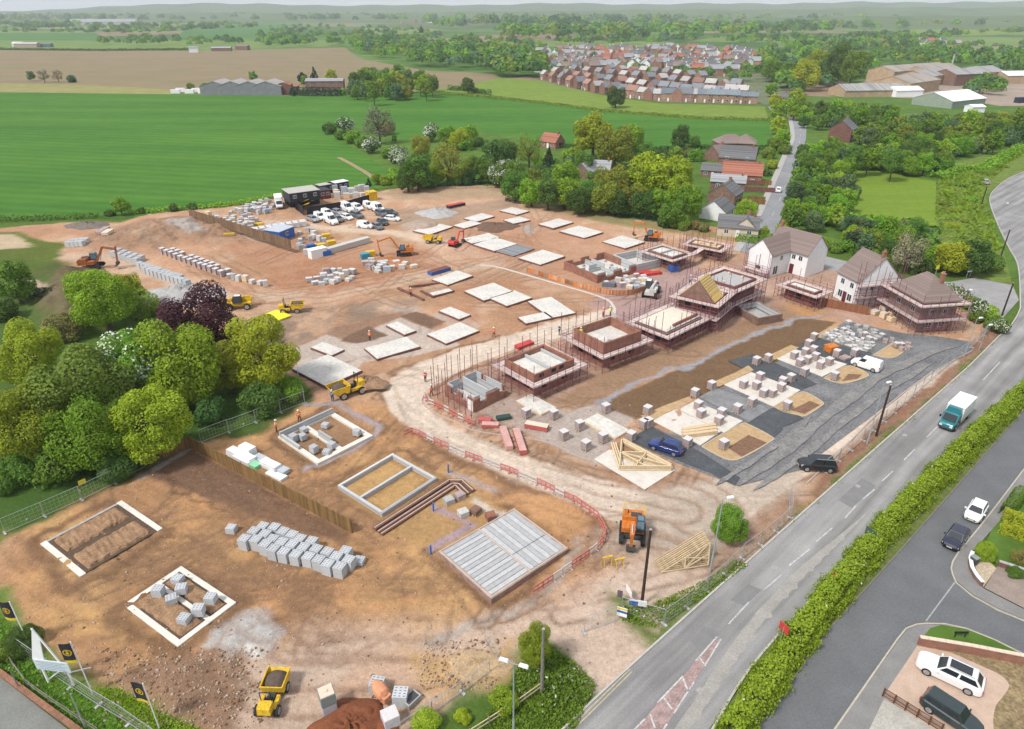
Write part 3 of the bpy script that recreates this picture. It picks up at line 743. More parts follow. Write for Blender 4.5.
mls,mrs=resample(ml,n_),resample(mr_,n_)
for i in range(n_):
 a,b,c,d=mls[i],mrs[i],mrs[i+1],mls[i+1]
 zl=lambda p:.16*max(0,min(1,(p.y-108)/14))
 mb.add([(a.x,a.y,zl(a)),(b.x,b.y,zl(b)),(c.x,c.y,zl(c)),(d.x,d.y,zl(d))],[(0,1,2,3)])
def roadmat():
 m=bpy.data.materials.new('worn carriageway')
 nt,N,L,b=nodes(m)
 b.inputs['Roughness'].default_value=.85;b.inputs['Specular IOR Level'].default_value=.25
 tc=N.new('ShaderNodeTexCoord')
 mp=N.new('ShaderNodeMapping');mp.inputs['Rotation'].default_value=(0,0,R(-43));L.new(tc.outputs['Object'],mp.inputs[0])
 mp2=N.new('ShaderNodeMapping');mp2.inputs['Scale'].default_value=(.04,.75,1);L.new(mp.outputs[0],mp2.inputs[0])
 n=N.new('ShaderNodeTexNoise');n.inputs['Scale'].default_value=1;n.inputs['Detail'].default_value=4;L.new(mp2.outputs[0],n.inputs['Vector'])
 n2=N.new('ShaderNodeTexNoise');n2.inputs['Scale'].default_value=6;n2.inputs['Detail'].default_value=8;L.new(tc.outputs['Object'],n2.inputs['Vector'])
 n3=N.new('ShaderNodeTexNoise');n3.inputs['Scale'].default_value=.25;n3.inputs['Detail'].default_value=5;L.new(tc.outputs['Object'],n3.inputs['Vector'])
 val=None
 for q,lo,hi in((n,.70,1.30),(n2,.88,1.12),(n3,.88,1.12)):
  mr=N.new('ShaderNodeMapRange');mr.inputs[1].default_value=.3;mr.inputs[2].default_value=.7;mr.inputs[3].default_value=lo;mr.inputs[4].default_value=hi
  L.new(q.outputs['Fac'],mr.inputs[0])
  if val is None:val=mr.outputs[0]
  else:
   mu=N.new('ShaderNodeMath');mu.operation='MULTIPLY';L.new(val,mu.inputs[0]);L.new(mr.outputs[0],mu.inputs[1]);val=mu.outputs[0]
 mx=N.new('ShaderNodeVectorMath');mx.operation='SCALE';mx.inputs[0].default_value=(.235,.23,.228);L.new(val,mx.inputs['Scale']);L.new(mx.outputs[0],b.inputs['Base Color'])
 return m
M_road=roadmat()
tag(mb.build('main_road',M_road),kind='structure')
kerbline('road_kerb',[p for p in ml if p.y<112],.18,.10,off=.09)
kerbline('road_kerb',[p for p in ml if p.y>110],.18,.26,off=.09)
kerbline('road_kerb',mr_,.18,.10,off=-.09)
road_h0=math.atan2((P(850,472)-P(760,551.6)).y,(P(850,472)-P(760,551.6)).x)
mk=MB()
def dash(a,b,w=.13,z=.006,mb_=None,m=0):
 ribbon(W([a,b]),w,z,mk if mb_ is None else mb_,m)
for s_ in(((748.9,602),(728.6,624)),((717,636.7),(695.6,661)),((683,676),(657.5,702.7)),((644.8,719),(620,744)),((721,639),(704.5,666)),((694,682),(674,713)),((667,724),(655,742)),((809.7,549),(789,565.6)),((781.8,574.5),(764,589.7)),((832.6,527.6),(816,541.6)),((856.7,504.8),(845,518)),((874.5,489.5),(863,499)),((893,471),(882,481)),((915,449),(904,460)),((940,424),(927,437)),((968,396),(953,411)),((1000,362),(983,380))):
 dash(*s_)
for a,b in(((683,678),(688,691)),((664,698),(672,709)),((650,714),(655,728)),((700,658),(704,664))):dash(a,b,.15)
tag(mk.build('road_markings',M_line),kind='structure')
mk=MB();mk.sheet(W([(634,733),(657.5,702.7),(683,676),(712,642),(722,638),(704.5,666),(690,688),(672,716),(660,738)]),.003)
tag(mk.build('red_surfacing',M_redsurf),kind='structure')
mk=MB()
ribbon(W([(576,727),(632,671.5)]),.07,.006,mk);ribbon(W([(571,727),(630,669)]),.07,.006,mk)
ribbon(W([(991,520),(1006,499),(1024,477)]),.07,.010,mk);ribbon(W([(958,560),(975,537),(988,522)]),.07,.010,mk)
tag(mk.build('yellow_lines',mat('faded yellow paint',(.46,.40,.22),.85,.25,3)),kind='structure')
mb=MB()
for x,y in((775,568),(700,690),(858,486),(905,435)):c=P(x,y);mb.box(c.x,c.y,-.02,.62,.5,.024,road_h0,0)
tag(mb.build('drain_covers',mat('iron cover',(.30,.29,.28),.8,.2,3)),kind='structure')
for q in([(730,600),(748,584),(762,590),(744,606)],[(838,500),(862,478),(876,486),(852,508)],[(690,640),(705,626),(722,632),(700,652)]):
 mb=MB();mb.sheet(W(q),.0028);tag(mb.build('road_patch',mat('newer road patch',(.185,.183,.183),.9,.12,1)),kind='structure')
gl=resample(smoothline(W([(672,744),(695,712),(728,662),(760,618),(800,575),(835,543),(872,508)])),70)
mb=MB();L_,R_=[],[]
for i,p in enumerate(gl):
 d=(gl[min(i+1,70)]-gl[max(i-1,0)]).normalized();n=Vector((-d.y,d.x,0))
 t=1-max(0,(i-45)/25)
 L_.append(p+n*(.50+.10*rnd.random())*t);R_.append(p-n*(.35+.40*(i%3==0)*rnd.random()+.1*rnd.random())*t)
for i in range(70):
 mb.add([(*R_[i].xy,.0035),(*R_[i+1].xy,.0035),(*L_[i+1].xy,.0035),(*L_[i].xy,.0035)],[(0,1,2,3)])
tag(mb.build('pale_road_strip',mat('pale road strip',(.30,.287,.265),.95,.14,.5,scale2=5)),kind='structure')  # paler ribbon along the lane, more ragged on its right edge
sheet('hedge_verge',[(700,748),(713,729),(762,654),(864,544),(1024,379),(1090,315),(1110,340),(1024,411),(906,544),(826,633),(765,718),(742,750)],fieldmat('verge grass',(.10,.15,.03),(.13,.14,.05),.5,fine=1.2,var=.35),.018)
srv_left=W([(742,750),(765,718),(826,633),(906,544),(1024,410),(1100,335)])
srv=[(742,750),(765,718),(826,633),(906,544),(1024,410),(1100,335),(1150,380),(1060,428),(1022,472),(990,514),(976,531.5),(958.7,552),(952.5,562),(951,568.8),(952.5,575),(956,583),(971.7,596),(997.8,610.5),(1026,622),(1080,640),(1080,680),(1026,656),(993.7,640),(966,629),(945,624.5),(926.6,624),(916.4,625),(906,629),(897,640),(835,729),(822,750)]
M_srv=mat('service road asphalt',(.125,.128,.135),.9,.13,.22,scale2=5)
sheet('service_road',srv,M_srv,.006)
kerbline('service_kerb',W([(822,750),(835,729),(897,640),(906,629),(916.4,625),(926.6,624),(945,624.5),(966,629),(993.7,640),(1026,656),(1080,680)]),.14,.11,mat('light kerb',(.40,.37,.30),.85,.15,2))
kerbline('service_kerb',W([(1060,428),(1022,472),(990,514),(976,531.5),(958.7,552),(952.5,562),(951,568.8),(952.5,575),(956,583),(971.7,596),(997.8,610.5),(1026,622),(1080,640)]),.14,.11,mat('light kerb',(.40,.37,.30)))
kerbline('hedge_kerb',srv_left,.14,.10,mat('shabby kerb',(.17,.15,.13),.9,.2,2))
mk=MB();ribbon(W([(955,582),(926,621)]),.12,.011,mk);tag(mk.build('junction_line',mat('worn white line',(.30,.30,.29),.9,.3,4)),kind='structure')
sheet('pavement',[(820,752),(836,729),(898,641),(907,630),(916.6,626),(926.6,625),(940,626),(926,648),(890,697),(866,738),(856,752)],M_pave,.10)
sheet('verge_grass',[(924,636),(930,629),(941,625.8),(966,630),(994,641),(1024,656.5),(1024,662),(968,649)],M_mead,.115)
sheet('garden_soil',[(916,647),(968,652),(1024,663),(1080,675),(1080,760),(900,760),(868,735)],mat('dry garden soil',(.22,.165,.09),.95,.35,.5,scale2=4),.085)
drive_w=smoothline(W([(985,668.5),(1000,676),(1008.5,686),(1003,697),(995,708),(993,728),(1000,752)]))
sheet('driveway',W([(883,697),(917,646.5),(950,653)])+[(p.x,p.y)for p in drive_w]+W([(930,752),(934,731)]),M_drive,.114,True)
sheet('neighbour_drive',[(884,699),(935,731),(940,752),(858,752),(868,732)],mat('old concrete drive',(.36,.345,.31),.9,.15,.8,scale2=6),.109)
sheet('pavement',[(1062,428),(1023,472),(991,514),(977,531.5),(959.7,552),(953.5,562),(952,568.8),(953.5,575),(957,582.4),(972.2,595),(998,609.5),(1026,621),(1080,639),(1080,618),(1024,610),(983,589),(972,576),(968,562),(972,552),(985,538),(1004,516),(1030,480),(1070,436)],M_pave,.10)
sheet('drive_paving',[(984,588.5),(997,567),(1024,575),(1080,592),(1080,619),(1024,609)],mat('brown block drive',(.255,.205,.175),.9,.14,1,scale2=8),.105)
sheet('stone_paving',[(973,562),(985,558),(996,569),(983,588)],mat('buff paving',(.42,.345,.25),.9,.2,1.5,scale2=6),.107)
sheet('lawn',[(985,548),(996,515),(1040,470),(1120,500),(1100,598),(1024,574),(997,566)],M_mead,.09)
sheet('corner_road',[(-60,636),(-20,657),(0,677),(78,737),(92,752),(-80,800)],mat('old grey road',(.185,.19,.175),.9,.12,.4,scale2=6),.02)
sroad=[(740,252),(757,226),(775.4,185),(789,152),(795,137),(791.5,117),(785.6,101.6),(784,95)],[(765,256),(774,234),(796,185),(802,152),(806,137),(804.6,117),(794,100),(790,94)]
a_,b_=resample(smoothline(W(sroad[0])),40),resample(smoothline(W(sroad[1])),40)
mb=MB()
for i in range(40):mb.add([(*a_[i].xy,.1),(*b_[i].xy,.1),(*b_[i+1].xy,.1),(*a_[i+1].xy,.1)],[(0,1,2,3)])
tag(mb.build('straight_road',mat('straight road asphalt',(.23,.235,.25),.9,.14,.12,scale2=2)),kind='structure')
kerbline('footway',a_,1.9,.16,mat('light footway',(.36,.34,.325),.9,.12,1),off=1.0)
mk=MB()
mid=[x.lerp(y,.5)for x,y in zip(a_,b_)]
for i in range(2,38,2):ribbon([mid[i],mid[i].lerp(mid[i+1],.6)],.15,.106,mk)
tag(mk.build('straight_road_dashes',M_line),kind='structure')
sheet('junction_lane',[(740,250),(768,238),(815,254),(850,262),(880,272),(905,280),(950,282),(985,276),(1012,284),(1019,300),(1003,318),(985,306),(940,296),(905,296),(860,281),(830,270),(790,262)],mat('junction asphalt',(.27,.265,.265),.9,.14,.4,scale2=4),.02)
sheet('estate_lane',[(768,107),(780,102),(784,118),(777,119)],M_pave,.09)
sheet('works_lane',z764d((330,452),(470,448),(475,462),(330,466)),M_pave,.09)
sheet('site_tarmac',tarmac_px,M_tarM,.012)
for q in([(626,440),(652,427),(700,452),(716,462),(740,478),(735,486),(712,474)],z740((-90,300),(90,250),(200,290),(440,400),(560,470),(420,520),(80,380)),z740((440,175),(580,135),(830,215),(960,240),(940,300),(780,330),(400,212)),z740((250,640),(440,705),(470,720),(300,790),(60,720)),z640((780,390),(960,300),(1030,330),(1040,440),(970,500),(950,480))):
 sheet('tarmac_bay',q,M_tarD)
sheet('grey_bay',z640((425,200),(560,135),(790,215),(940,290),(790,385),(740,350),(600,290)),mat('grey stone sub base',(.20,.20,.205),.95,.2,.6,scale2=6))
for q in(z640((0,340),(180,262),(360,195),(385,225),(300,270),(90,370)),z640((500,105),(700,20),(790,-30),(830,5),(620,105),(560,135)),z740((150,290),(370,185),(430,205),(270,285),(215,320)),z740((520,130),(690,35),(720,60),(600,135))):
 sheet('sand_bed',q,mat('bedding sand',(.40,.275,.15),.95,.18,1,scale2=7))
for q,w_ in(([(738,487),(775,458),(812,428),(850,398),(885,374),(925,355),(962,346)],1.6),([(752,492),(790,466),(830,434),(868,403),(900,382),(935,362)],1.0),([(715,486),(752,462),(790,436),(812,416)],.7)):
 l=resample(smoothline(W(q)),60);mb=MB();a_,b_=[],[]
 for i,p in enumerate(l):
  d=(l[min(i+1,60)]-l[max(i-1,0)]).normalized();n=Vector((-d.y,d.x,0));k=min(1,i/5,(60-i)/8)
  a_.append(p+n*w_*(.5+.12*math.sin(i*.45+w_)+.05*math.sin(i*1.7))*k);b_.append(p-n*w_*(.5+.12*math.sin(i*.37+2*w_)+.05*math.sin(i*1.3))*k)
 LV[0]+=.004
 for i in range(60):mb.add([(*b_[i].xy,.02+LV[0]),(*b_[i+1].xy,.02+LV[0]),(*a_[i+1].xy,.02+LV[0]),(*a_[i].xy,.02+LV[0])],[(0,1,2,3)])
 tag(mb.build('dusty_track',mat('dust on new asphalt',(.185,.182,.178),.95,.24,.5,scale2=4)),kind='structure')
def island(px,soil,lab):
 w=smoothline(W(px+px[:1]),4)[:-1]
 sheet('planting_bed',[(p.x,p.y)for p in w],mat('bedding sand',(.40,.275,.15)),.06,True)
 kerbline('bed_kerb',w+[w[0]],.14,.11,mat('sandy kerb',(.44,.38,.29),.9,.12,2))
 if soil:sheet('bed_soil',soil,mat('bed topsoil',(.175,.10,.062),.95,.25,1.5,scale2=7),.066)
island(z640((450,560),(600,470),(740,395),(800,405),(960,490),(950,525),(740,645),(640,655),(540,610)),z640((640,570),(790,475),(930,535),(740,635)),0)
island(z740((245,635),(340,580),(440,530),(500,540),(600,600),(590,630),(480,700),(430,698),(320,672)),z740((370,660),(510,592),(585,622),(470,688)),0)
island(z740((612,425),(700,375),(780,338),(850,350),(928,395),(915,420),(780,462),(690,455)),z740((740,450),(790,395),(890,400),(860,430)),0)
island(z764((430,690),(480,660),(520,637),(560,655),(545,680),(500,702)),z764((500,655),(520,640),(555,660),(520,668)),0)
kerbline('tarmac_kerb',smoothline(W([(806,484),(840,452),(880,412),(930,374),(972,351)])),.14,.1,mat('pinkish kerb',(.40,.34,.31),.9,.1,2))
kerbline('site_kerb',smoothline(W(z420((25,480),(20,530),(120,610),(280,680),(420,740))+z520((170,520),(400,620),(520,660)))),.12,.07,mat('pinkish kerb',(.4,.34,.31)))
kerbline('site_kerb',smoothline(W(z500((-80,335),(0,345),(200,402),(400,462),(445,495),(450,525),(430,550)))),.55,.05,mat('pale kerb race',(.50,.46,.42),.9,.1,2))
def quadmesh(name,cen,nor,size,rs,mats,mi=None,elong=1.0):
 """many small leaf faces as one mesh; cen, nor (n,3), size (n,)"""
 n=len(cen)
 nor=nor/(np.linalg.norm(nor,axis=1,keepdims=True)+1e-9)
 t=rs.normal(size=(n,3));t-=nor*(t*nor).sum(1,keepdims=True);t/=np.linalg.norm(t,axis=1,keepdims=True)+1e-9
 b=np.cross(nor,t)
 a=size[:,None]*.5
 p0=cen-t*a*elong;p1=cen+b*a*.8;p2=cen+t*a*elong;p3=cen-b*a*.8
 co=np.stack([p0,p1,p2,p3],1).reshape(-1,3).astype(np.float32)
 me=bpy.data.meshes.new(name)
 me.vertices.add(4*n);me.vertices.foreach_set('co',co.ravel())
 me.loops.add(4*n);me.loops.foreach_set('vertex_index',np.arange(4*n,dtype=np.int32))
 me.polygons.add(n);me.polygons.foreach_set('loop_start',np.arange(0,4*n,4,dtype=np.int32))
 for m in mats:me.materials.append(m)
 if mi is not None:me.polygons.foreach_set('material_index',mi.astype(np.int32))
 me.update(calc_edges=True)
 return me
def sph(rs,n):
 v=rs.normal(size=(n,3));return v/np.linalg.norm(v,axis=1,keepdims=True)
def crown_points(rs,n,lobes=16,lr=(.30,.52),vz=.95,fill=.35,cone=0.0):
 """points and normals on a lumpy crown of unit radius centred at 0"""
 c=sph(rs,lobes)*(.55+.22*rs.rand(lobes,1));c[:,2]*=vz
 c[:,2]=np.where(c[:,2]<-.45,c[:,2]*.5,c[:,2])
 r=lr[0]+(lr[1]-lr[0])*rs.rand(lobes)
 c=np.vstack([c,[[0,0,0]]]);r=np.append(r,.62)
 w=r**2;w[-1]*=.5;w/=w.sum()
 k=rs.choice(lobes+1,n*3,p=w)
 d=sph(rs,n*3)
 rad=r[k]*(1-fill*rs.rand(n*3)**2)
 p=c[k]+d*rad[:,None]
 buried=np.zeros(len(p),bool)
 for j in range(lobes+1):
  buried|=(np.linalg.norm(p-c[j],axis=1)<r[j]*.72)&(k!=j)
 sel=np.where(~buried)[0][:n]
 p,d=p[sel],d[sel]
 if cone:p[:,:2]*=(1-cone*(p[:,2:3]+.3)).clip(.15,1.6)
 return p,d
def crown_mesh(name,seed,n,size,mats=None,lobes=16,vz=.95,zc=1.25,flower=0.0,fill=.35,cone=0.0,up=.35,core=True,jit=.7,lr=(.30,.52),flowersize=.8):
 rs=np.random.RandomState(seed)
 p,d=crown_points(rs,n,lobes,lr,vz,fill,cone)
 n=len(p)
 nor=d+jit*sph(rs,n)+np.array([0,0,up])
 sz=size*(.65+.7*rs.rand(n))
 mi=np.zeros(n)
 if flower:
  patch=np.zeros(n)
  q=p[rs.choice(n,22)]
  for j in q:patch=np.maximum(patch,np.linalg.norm(p-j,axis=1)<.3)
  f=(rs.rand(n)<flower*(.35+1.2*patch))&(p[:,2]>-.5)
  mi[f]=1;p[f]+=d[f]*.03;sz[f]*=flowersize
 p=p+np.array([0,0,zc])
 return quadmesh(name,p,nor,sz,rs,mats or[M_leaf['mid']],mi)
def trunk_mesh(name,seed,limbs=5,zt=.7,r=.075,spread=.55,top=1.5):
 rr=random.Random(seed);mb=MB()
 b=(rr.uniform(-.03,.03),rr.uniform(-.03,.03),zt)
 mb.tube((0,0,-.05),(0,0,.12),r*1.5,7,0,r);mb.tube((0,0,.12),b,r,7,0,r*.75)
 for i in range(limbs):
  a=2*math.pi*(i+rr.random()*.6)/limbs
  s0=(b[0],b[1],zt*(.75+.25*rr.random()))
  m1=(spread*.5*math.cos(a),spread*.5*math.sin(a),zt+(top-zt)*.45*rr.uniform(.7,1.2))
  e=(spread*math.cos(a+.2),spread*math.sin(a+.2),top*rr.uniform(.85,1.05))
  mb.tube(s0,m1,r*.5,5,0,r*.32);mb.tube(m1,e,r*.32,4,0,r*.08)
  for _ in range(2):
   a2=a+rr.uniform(-1,1)
   mb.tube(m1,(m1[0]+.35*math.cos(a2),m1[1]+.35*math.sin(a2),m1[2]+rr.uniform(.1,.4)),r*.2,4,0,r*.06)
 me=bpy.data.meshes.new(name);me.from_pydata(mb.v,[],mb.f);me.materials.append(M_bark);me.update()
 return me
M_leaf={'lime':leafmat('lime green leaves',(.300,.405,.022)),'fresh':leafmat('fresh green leaves',(.195,.355,.022)),'hedge':leafmat('hedge leaves',(.215,.330,.022)),'mid':leafmat('mid green leaves',(.135,.245,.028)),'deep':leafmat('deep green leaves',(.082,.158,.028)),'dark':leafmat('dark evergreen leaves',(.026,.058,.025),.08,.3,.15),'olive':leafmat('olive green leaves',(.235,.290,.034)),'yellow':leafmat('yellow green leaves',(.285,.365,.022)),'bronze':leafmat('bronze young leaves',(.215,.200,.055)),'purple':leafmat('copper purple leaves',(.058,.020,.028),.1,.35,.2),'blue':leafmat('blue green leaves',(.12,.20,.075)),'twig':leafmat('bare brown twigs',(.215,.205,.115),.1,.25,.1),}
M_blossom=mat('white blossom',(.50,.53,.43),.7,.1,6)
PROTO={}
for lv,n,sz in(('near',15000,.052),('mid',4200,.095),('far',1100,.19),('tiny',260,.40)):
 for k in range(4):
  PROTO[lv,'round',k]=crown_mesh('crown',100+k,n,sz,lobes=(34,42,28,50)[k],vz=(1.0,1.08,.95,1.12)[k],zc=1.06,lr=((.17,.40),(.15,.36),(.2,.44),(.14,.34))[k],fill=.5,jit=.85)
 PROTO[lv,'tall',0]=crown_mesh('crown',201,n,sz,lobes=34,vz=1.5,zc=1.6,lr=(.18,.38),fill=.5)
 PROTO[lv,'cone',0]=crown_mesh('crown',202,n,sz,lobes=26,vz=1.9,zc=2.0,lr=(.22,.36),cone=.42,up=-.1)
 PROTO[lv,'bush',0]=crown_mesh('crown',203,n,sz,lobes=18,vz=.6,zc=.55)
 PROTO[lv,'bush',1]=crown_mesh('crown',204,n,sz,lobes=22,vz=.75,zc=.65)
 PROTO[lv,'sparse',0]=crown_mesh('crown',205,int(n*.55),sz*.75,lobes=26,vz=1.05,zc=1.15,fill=.9,lr=(.25,.42))
 PROTO[lv,'flower',0]=crown_mesh('crown',206,n,sz,[M_leaf['fresh'],M_blossom],lobes=38,vz=1.1,zc=1.06,lr=(.17,.38),flower=.17,flowersize=1.25)
 PROTO[lv,'may',0]=crown_mesh('crown',207,n,sz,[M_leaf['deep'],M_blossom],lobes=18,vz=.8,zc=.9,flower=.45)
TRUNK=[trunk_mesh('trunk',k,5+k%3)for k in range(3)]
TRUNK_T=trunk_mesh('trunk',9,6,1.2,.06,.5,2.4)
TRUNK_C=trunk_mesh('trunk',10,0,3.0,.06)
TRUNK_B=trunk_mesh('trunk',11,6,.25,.05,.5,.8)
TRUNK_S=trunk_mesh('trunk',12,9,.8,.06,.65,1.95)
ZC={'round':1.06,'tall':1.6,'cone':2.0,'bush':.6,'sparse':1.15,'flower':1.06,'may':.9}
TREE_N=[0]
LEAFWORD={'lime':'lime green','fresh':'fresh green','mid':'mid green','deep':'deep green','dark':'dark evergreen','olive':'olive green','yellow':'yellow green','bronze':'bronze tinted','purple':'copper purple','blue':'blue green','twig':'bare brown'}
def tree(x,y,rad,leaf,shape='round',label=None,group=None,lv=None,vs=1.0,name=None,cat=None,base=None,trunk=True,zg=None):
 """x, y: photo position of the middle of the crown; rad: crown radius in photo pixels"""
 TREE_N[0]+=1
 if base is None:
  r=rad/PPM(x,y,0)
  for _ in range(6):
   zc=min(r*ZC[shape]*vs,H-8)
   q=P(x,y,zc)
   dep=(q-Vector((0,0,H))).length
   r=rad/F*(q.y*CP+(H-zc)*SP)
  loc=Vector((q.x,q.y,ground_z(q.x,q.y)if zg is None else zg))
 else:
  loc,r=base,rad
 if lv is None:
  pr=rad if base is None else rad*F/max(20,loc.y)
  lv='near' if pr>26 else 'mid' if pr>10 else 'far' if pr>5 else 'tiny'
 ks=[k[2]for k in PROTO if k[0]==lv and k[1]==shape]
 me=PROTO[lv,shape,rnd.choice(ks)]
 nm=name or('shrub' if shape in('bush','may')else 'tree')
 M_=M_leaf[leaf]
 jig=lambda:r*rnd.uniform(.94,1.06)
 sc=(jig(),jig(),r*vs)
 rz=rnd.random()*6.28
 def crown_obj(nm_):
  o=bpy.data.objects.new(nm_,me);COL.objects.link(o)
  s=o.material_slots[0];s.link='OBJECT';s.material=M_
  return o
 if lv=='tiny' or not trunk:
  o=crown_obj(nm);o.location=loc;o.rotation_euler=(0,0,rz);o.scale=sc
  return tag(o,label,cat or nm,group)
 t=thing(nm,label,cat or nm,loc,rz,group);t.scale=sc
 crown_obj('crown').parent=t
 tm=TRUNK_T if shape=='tall' else TRUNK_C if shape=='cone' else TRUNK_B if shape in('bush','may')else TRUNK_S if shape=='sparse' else rnd.choice(TRUNK)
 o=bpy.data.objects.new('trunk',tm);COL.objects.link(o);o.parent=t
 return t
def hedge_mesh(name,line,w,h,size,per,m,flowers=0.0,seed=1,wob=.25,z0=0.0,top=None):
 """a leafy hedge along world points"""
 rs=np.random.RandomState(seed)
 pts=resample([Vector((p[0],p[1],0))for p in line],max(2,int(sum((Vector(line[i+1][:2])-Vector(line[i][:2])).length for i in range(len(line)-1))/1.0)))
 P0=np.array([(p.x,p.y)for p in pts])
 seg=np.linalg.norm(np.diff(P0,axis=0),axis=1);L_=seg.sum();cum=np.append(0,np.cumsum(seg))
 n=int(L_*(w+2*h)*per)
 s=rs.rand(n)*L_
 cx=np.interp(s,cum,P0[:,0]);cy=np.interp(s,cum,P0[:,1])
 i=np.clip(np.searchsorted(cum,s)-1,0,len(seg)-1)
 tx,ty=(np.diff(P0,axis=0)/seg[:,None])[i].T
 u=rs.rand(n)*(w+2*h)
 lat=np.where(u<h,-w/2,np.where(u<h+w,u-h-w/2,w/2))
 zz=np.where(u<h,u,np.where(u<h+w,h,w+2*h-u))
 nlat=np.where(u<h,-1.,np.where(u<h+w,0,1.));nz=np.where((u>=h)&(u<h+w),1.,.25)
 bul=np.sin(s*.9+seed)*.35+np.sin(s*2.3+1.7*seed)*.3+np.sin(s*.31+seed)*.5*(nz>.5)+np.sin(s*5.1+lat*3)*.25+rs.normal(size=n)*.45
 edge=1-.28*np.clip(np.abs(lat)/(w/2),0,1)**3*(zz>.6*h)
 lat=lat*(1-.12*(zz/h)**2)+nlat*bul*wob*.8
 zz=zz*edge+(nz>.5)*bul*wob+wob*.1
 c=np.stack([cx-ty*lat,cy+tx*lat,np.clip(zz,.03,None)+z0],1)
 nor=np.stack([-ty*nlat,tx*nlat,nz],1)+.75*sph(rs,n)
 mi=np.zeros(n)
 if flowers:
  fl=(rs.rand(n)<flowers)&(np.sin(s*.8)+np.sin(s*2.9+2)>.5)
  mi[fl]=1
 return quadmesh(name,c,nor,size*(.6+.8*rs.rand(n)),rs,[m,M_blossom],mi)
def hedge(line_px,w,h,leaf,label,size=.3,per=22,flowers=0,seed=1,wob=.25,z0=0.0,name='hedge',group=None,world=None):
 me=hedge_mesh(name,world or W(line_px),w,h,size,per,M_leaf[leaf],flowers,seed,wob,z0)
 o=bpy.data.objects.new(name,me);COL.objects.link(o)
 return tag(o,label,'hedge',group)
for a in[(100,296,30,'fresh','round','big fresh green tree behind the yellow green one, nearest the orange digger on the left'),(128,292,17,'lime','round','small lime green tree at the right shoulder of the big tree below the digger'),(28,352,31,'lime','round','rounded bright green tree at the left edge in front of the dark hedge'),(75,392,47,'olive','round','wide yellowish green tree in the middle of the left garden'),(128,372,36,'fresh','flower','horse chestnut with white flower candles in the left garden'),(176,362,42,'lime','round','tall light green tree right of the flowering chestnut'),(198,322,37,'purple','round','dark purple copper beech beside the grey gravel heap'),(262,354,35,'yellow','round','bright lime green tree right of the purple tree by the site edge'),(228,366,25,'olive','round','small olive tree in front of the bright lime green one'),(24,428,40,'yellow','round','lime green tree at the left edge nearest the mesh fence'),(92,430,38,'fresh','round','plain green tree behind the mesh fence with the yellow notices'),(150,424,36,'lime','round','light green tree behind the corner of the board fence'),(208,412,15,'deep','bush','low green bush between the lime tree and the board fence'),(262,400,18,'deep','bush','dark bush under the bright lime green tree'),(290,388,14,'fresh','bush','bush at the site edge beside the yellow dumper'),(145,305,15,'olive','bush','grey green bush between the round tree and the gravel heap'),(62,330,16,'bronze','bush','brownish bush behind the wide yellowish tree'),(14,282,19,'mid','round','small tree at the left edge beside the bare plot'),(2,310,14,'deep','bush','dark bush at the left edge below the small tree'),(12,472,20,'mid','bush','green bush at the far left behind the mesh fence'),(55,466,22,'mid','bush','low bush behind the mesh fence on the left'),(110,458,24,'deep','bush','dark bush behind the fence notices'),]:tree(a[0],a[1],a[2]*1.13,a[3],a[4],a[5],'trees of the left garden')
hedge(z0((0,-260),(200,-235),(290,-240)),2.6,2.2,'dark','dark clipped hedge across the left garden',.3,18,0,3)
for px_,py_,r_,lab in((120,206,9,'round bushy tree on the field edge behind the soil mound'),(142,211,4,'small dark shrub right of the round bush on the field edge'),(174,208,5,'low dark shrub on the field edge above the mound'),(192,206,5,'dark shrub beside the materials yard on the field edge'),(110,213,5,'dark shrub left of the round bush on the field edge')):
 tree(px_,py_,r_,'fresh' if r_>8 else 'deep','round' if r_>8 else 'bush',lab,'bushes on the field edge')
hedge([(-60,226),(0,221),(60,219),(100,217)],2.5,1.1,'mid','low ragged hedge on the field edge at the far left',.5,6,0,4,.4)
hedge([(128,214),(190,209),(240,205),(285,195)],2.2,.9,'fresh','low weedy hedge on the field edge behind the materials yard',.5,6,0,5,.4)
tree(731,523,21,'fresh','round','small bushy bright green tree behind the lamp post by the road',name='tree',lv='near')
tree(536,645,19,'yellow','tall','young yellow green conifer beside the cut off post',lv='near',vs=1.15)
tree(505,700,15,'lime','bush','lime green sapling left of the double headed lamp',lv='mid')
tree(425,722,14,'lime','bush','lime green sapling at the bottom edge beside the wrapped pallet',lv='mid')
tree(462,716,9,'lime','bush','small lime sapling at the bottom edge right of the bigger one',lv='mid')
tree(20,640,18,'deep','bush','dark bush below the flag at the lower left corner',lv='near')
tree(4,652,14,'mid','bush','green bush cut by the left edge below the dark one',lv='mid')
hl=[(728,744),(740,726),(792,650),(838,590),(884,534),(930,486),(980,436),(1024,396),(1085,340)]
hedge(hl,2.0,1.9,'hedge','long bright green hedge between the main road and the service road',.20,135,.008,2,.66)
tree(986,553,9.5,'yellow','bush','clipped yellow green ball bush at the drive corner',lv='near',vs=1.5)
hedge([(998,527),(1050,545)],2.6,2.4,'yellow','tall clipped yellow green hedge in the corner garden',.16,130,0,9,.10)
hedge([(1004,517),(1011,508),(1019,497)],1.3,1.6,'mid','short clipped green hedge along the upper garden',.16,120,0,10,.10)
tree(1022,556,10,'bronze','sparse','brownish open shrub at the right edge above the garden wall',lv='mid')
tree(1016,572,8,'mid','bush','low green plants behind the garden wall at the right edge',lv='mid')
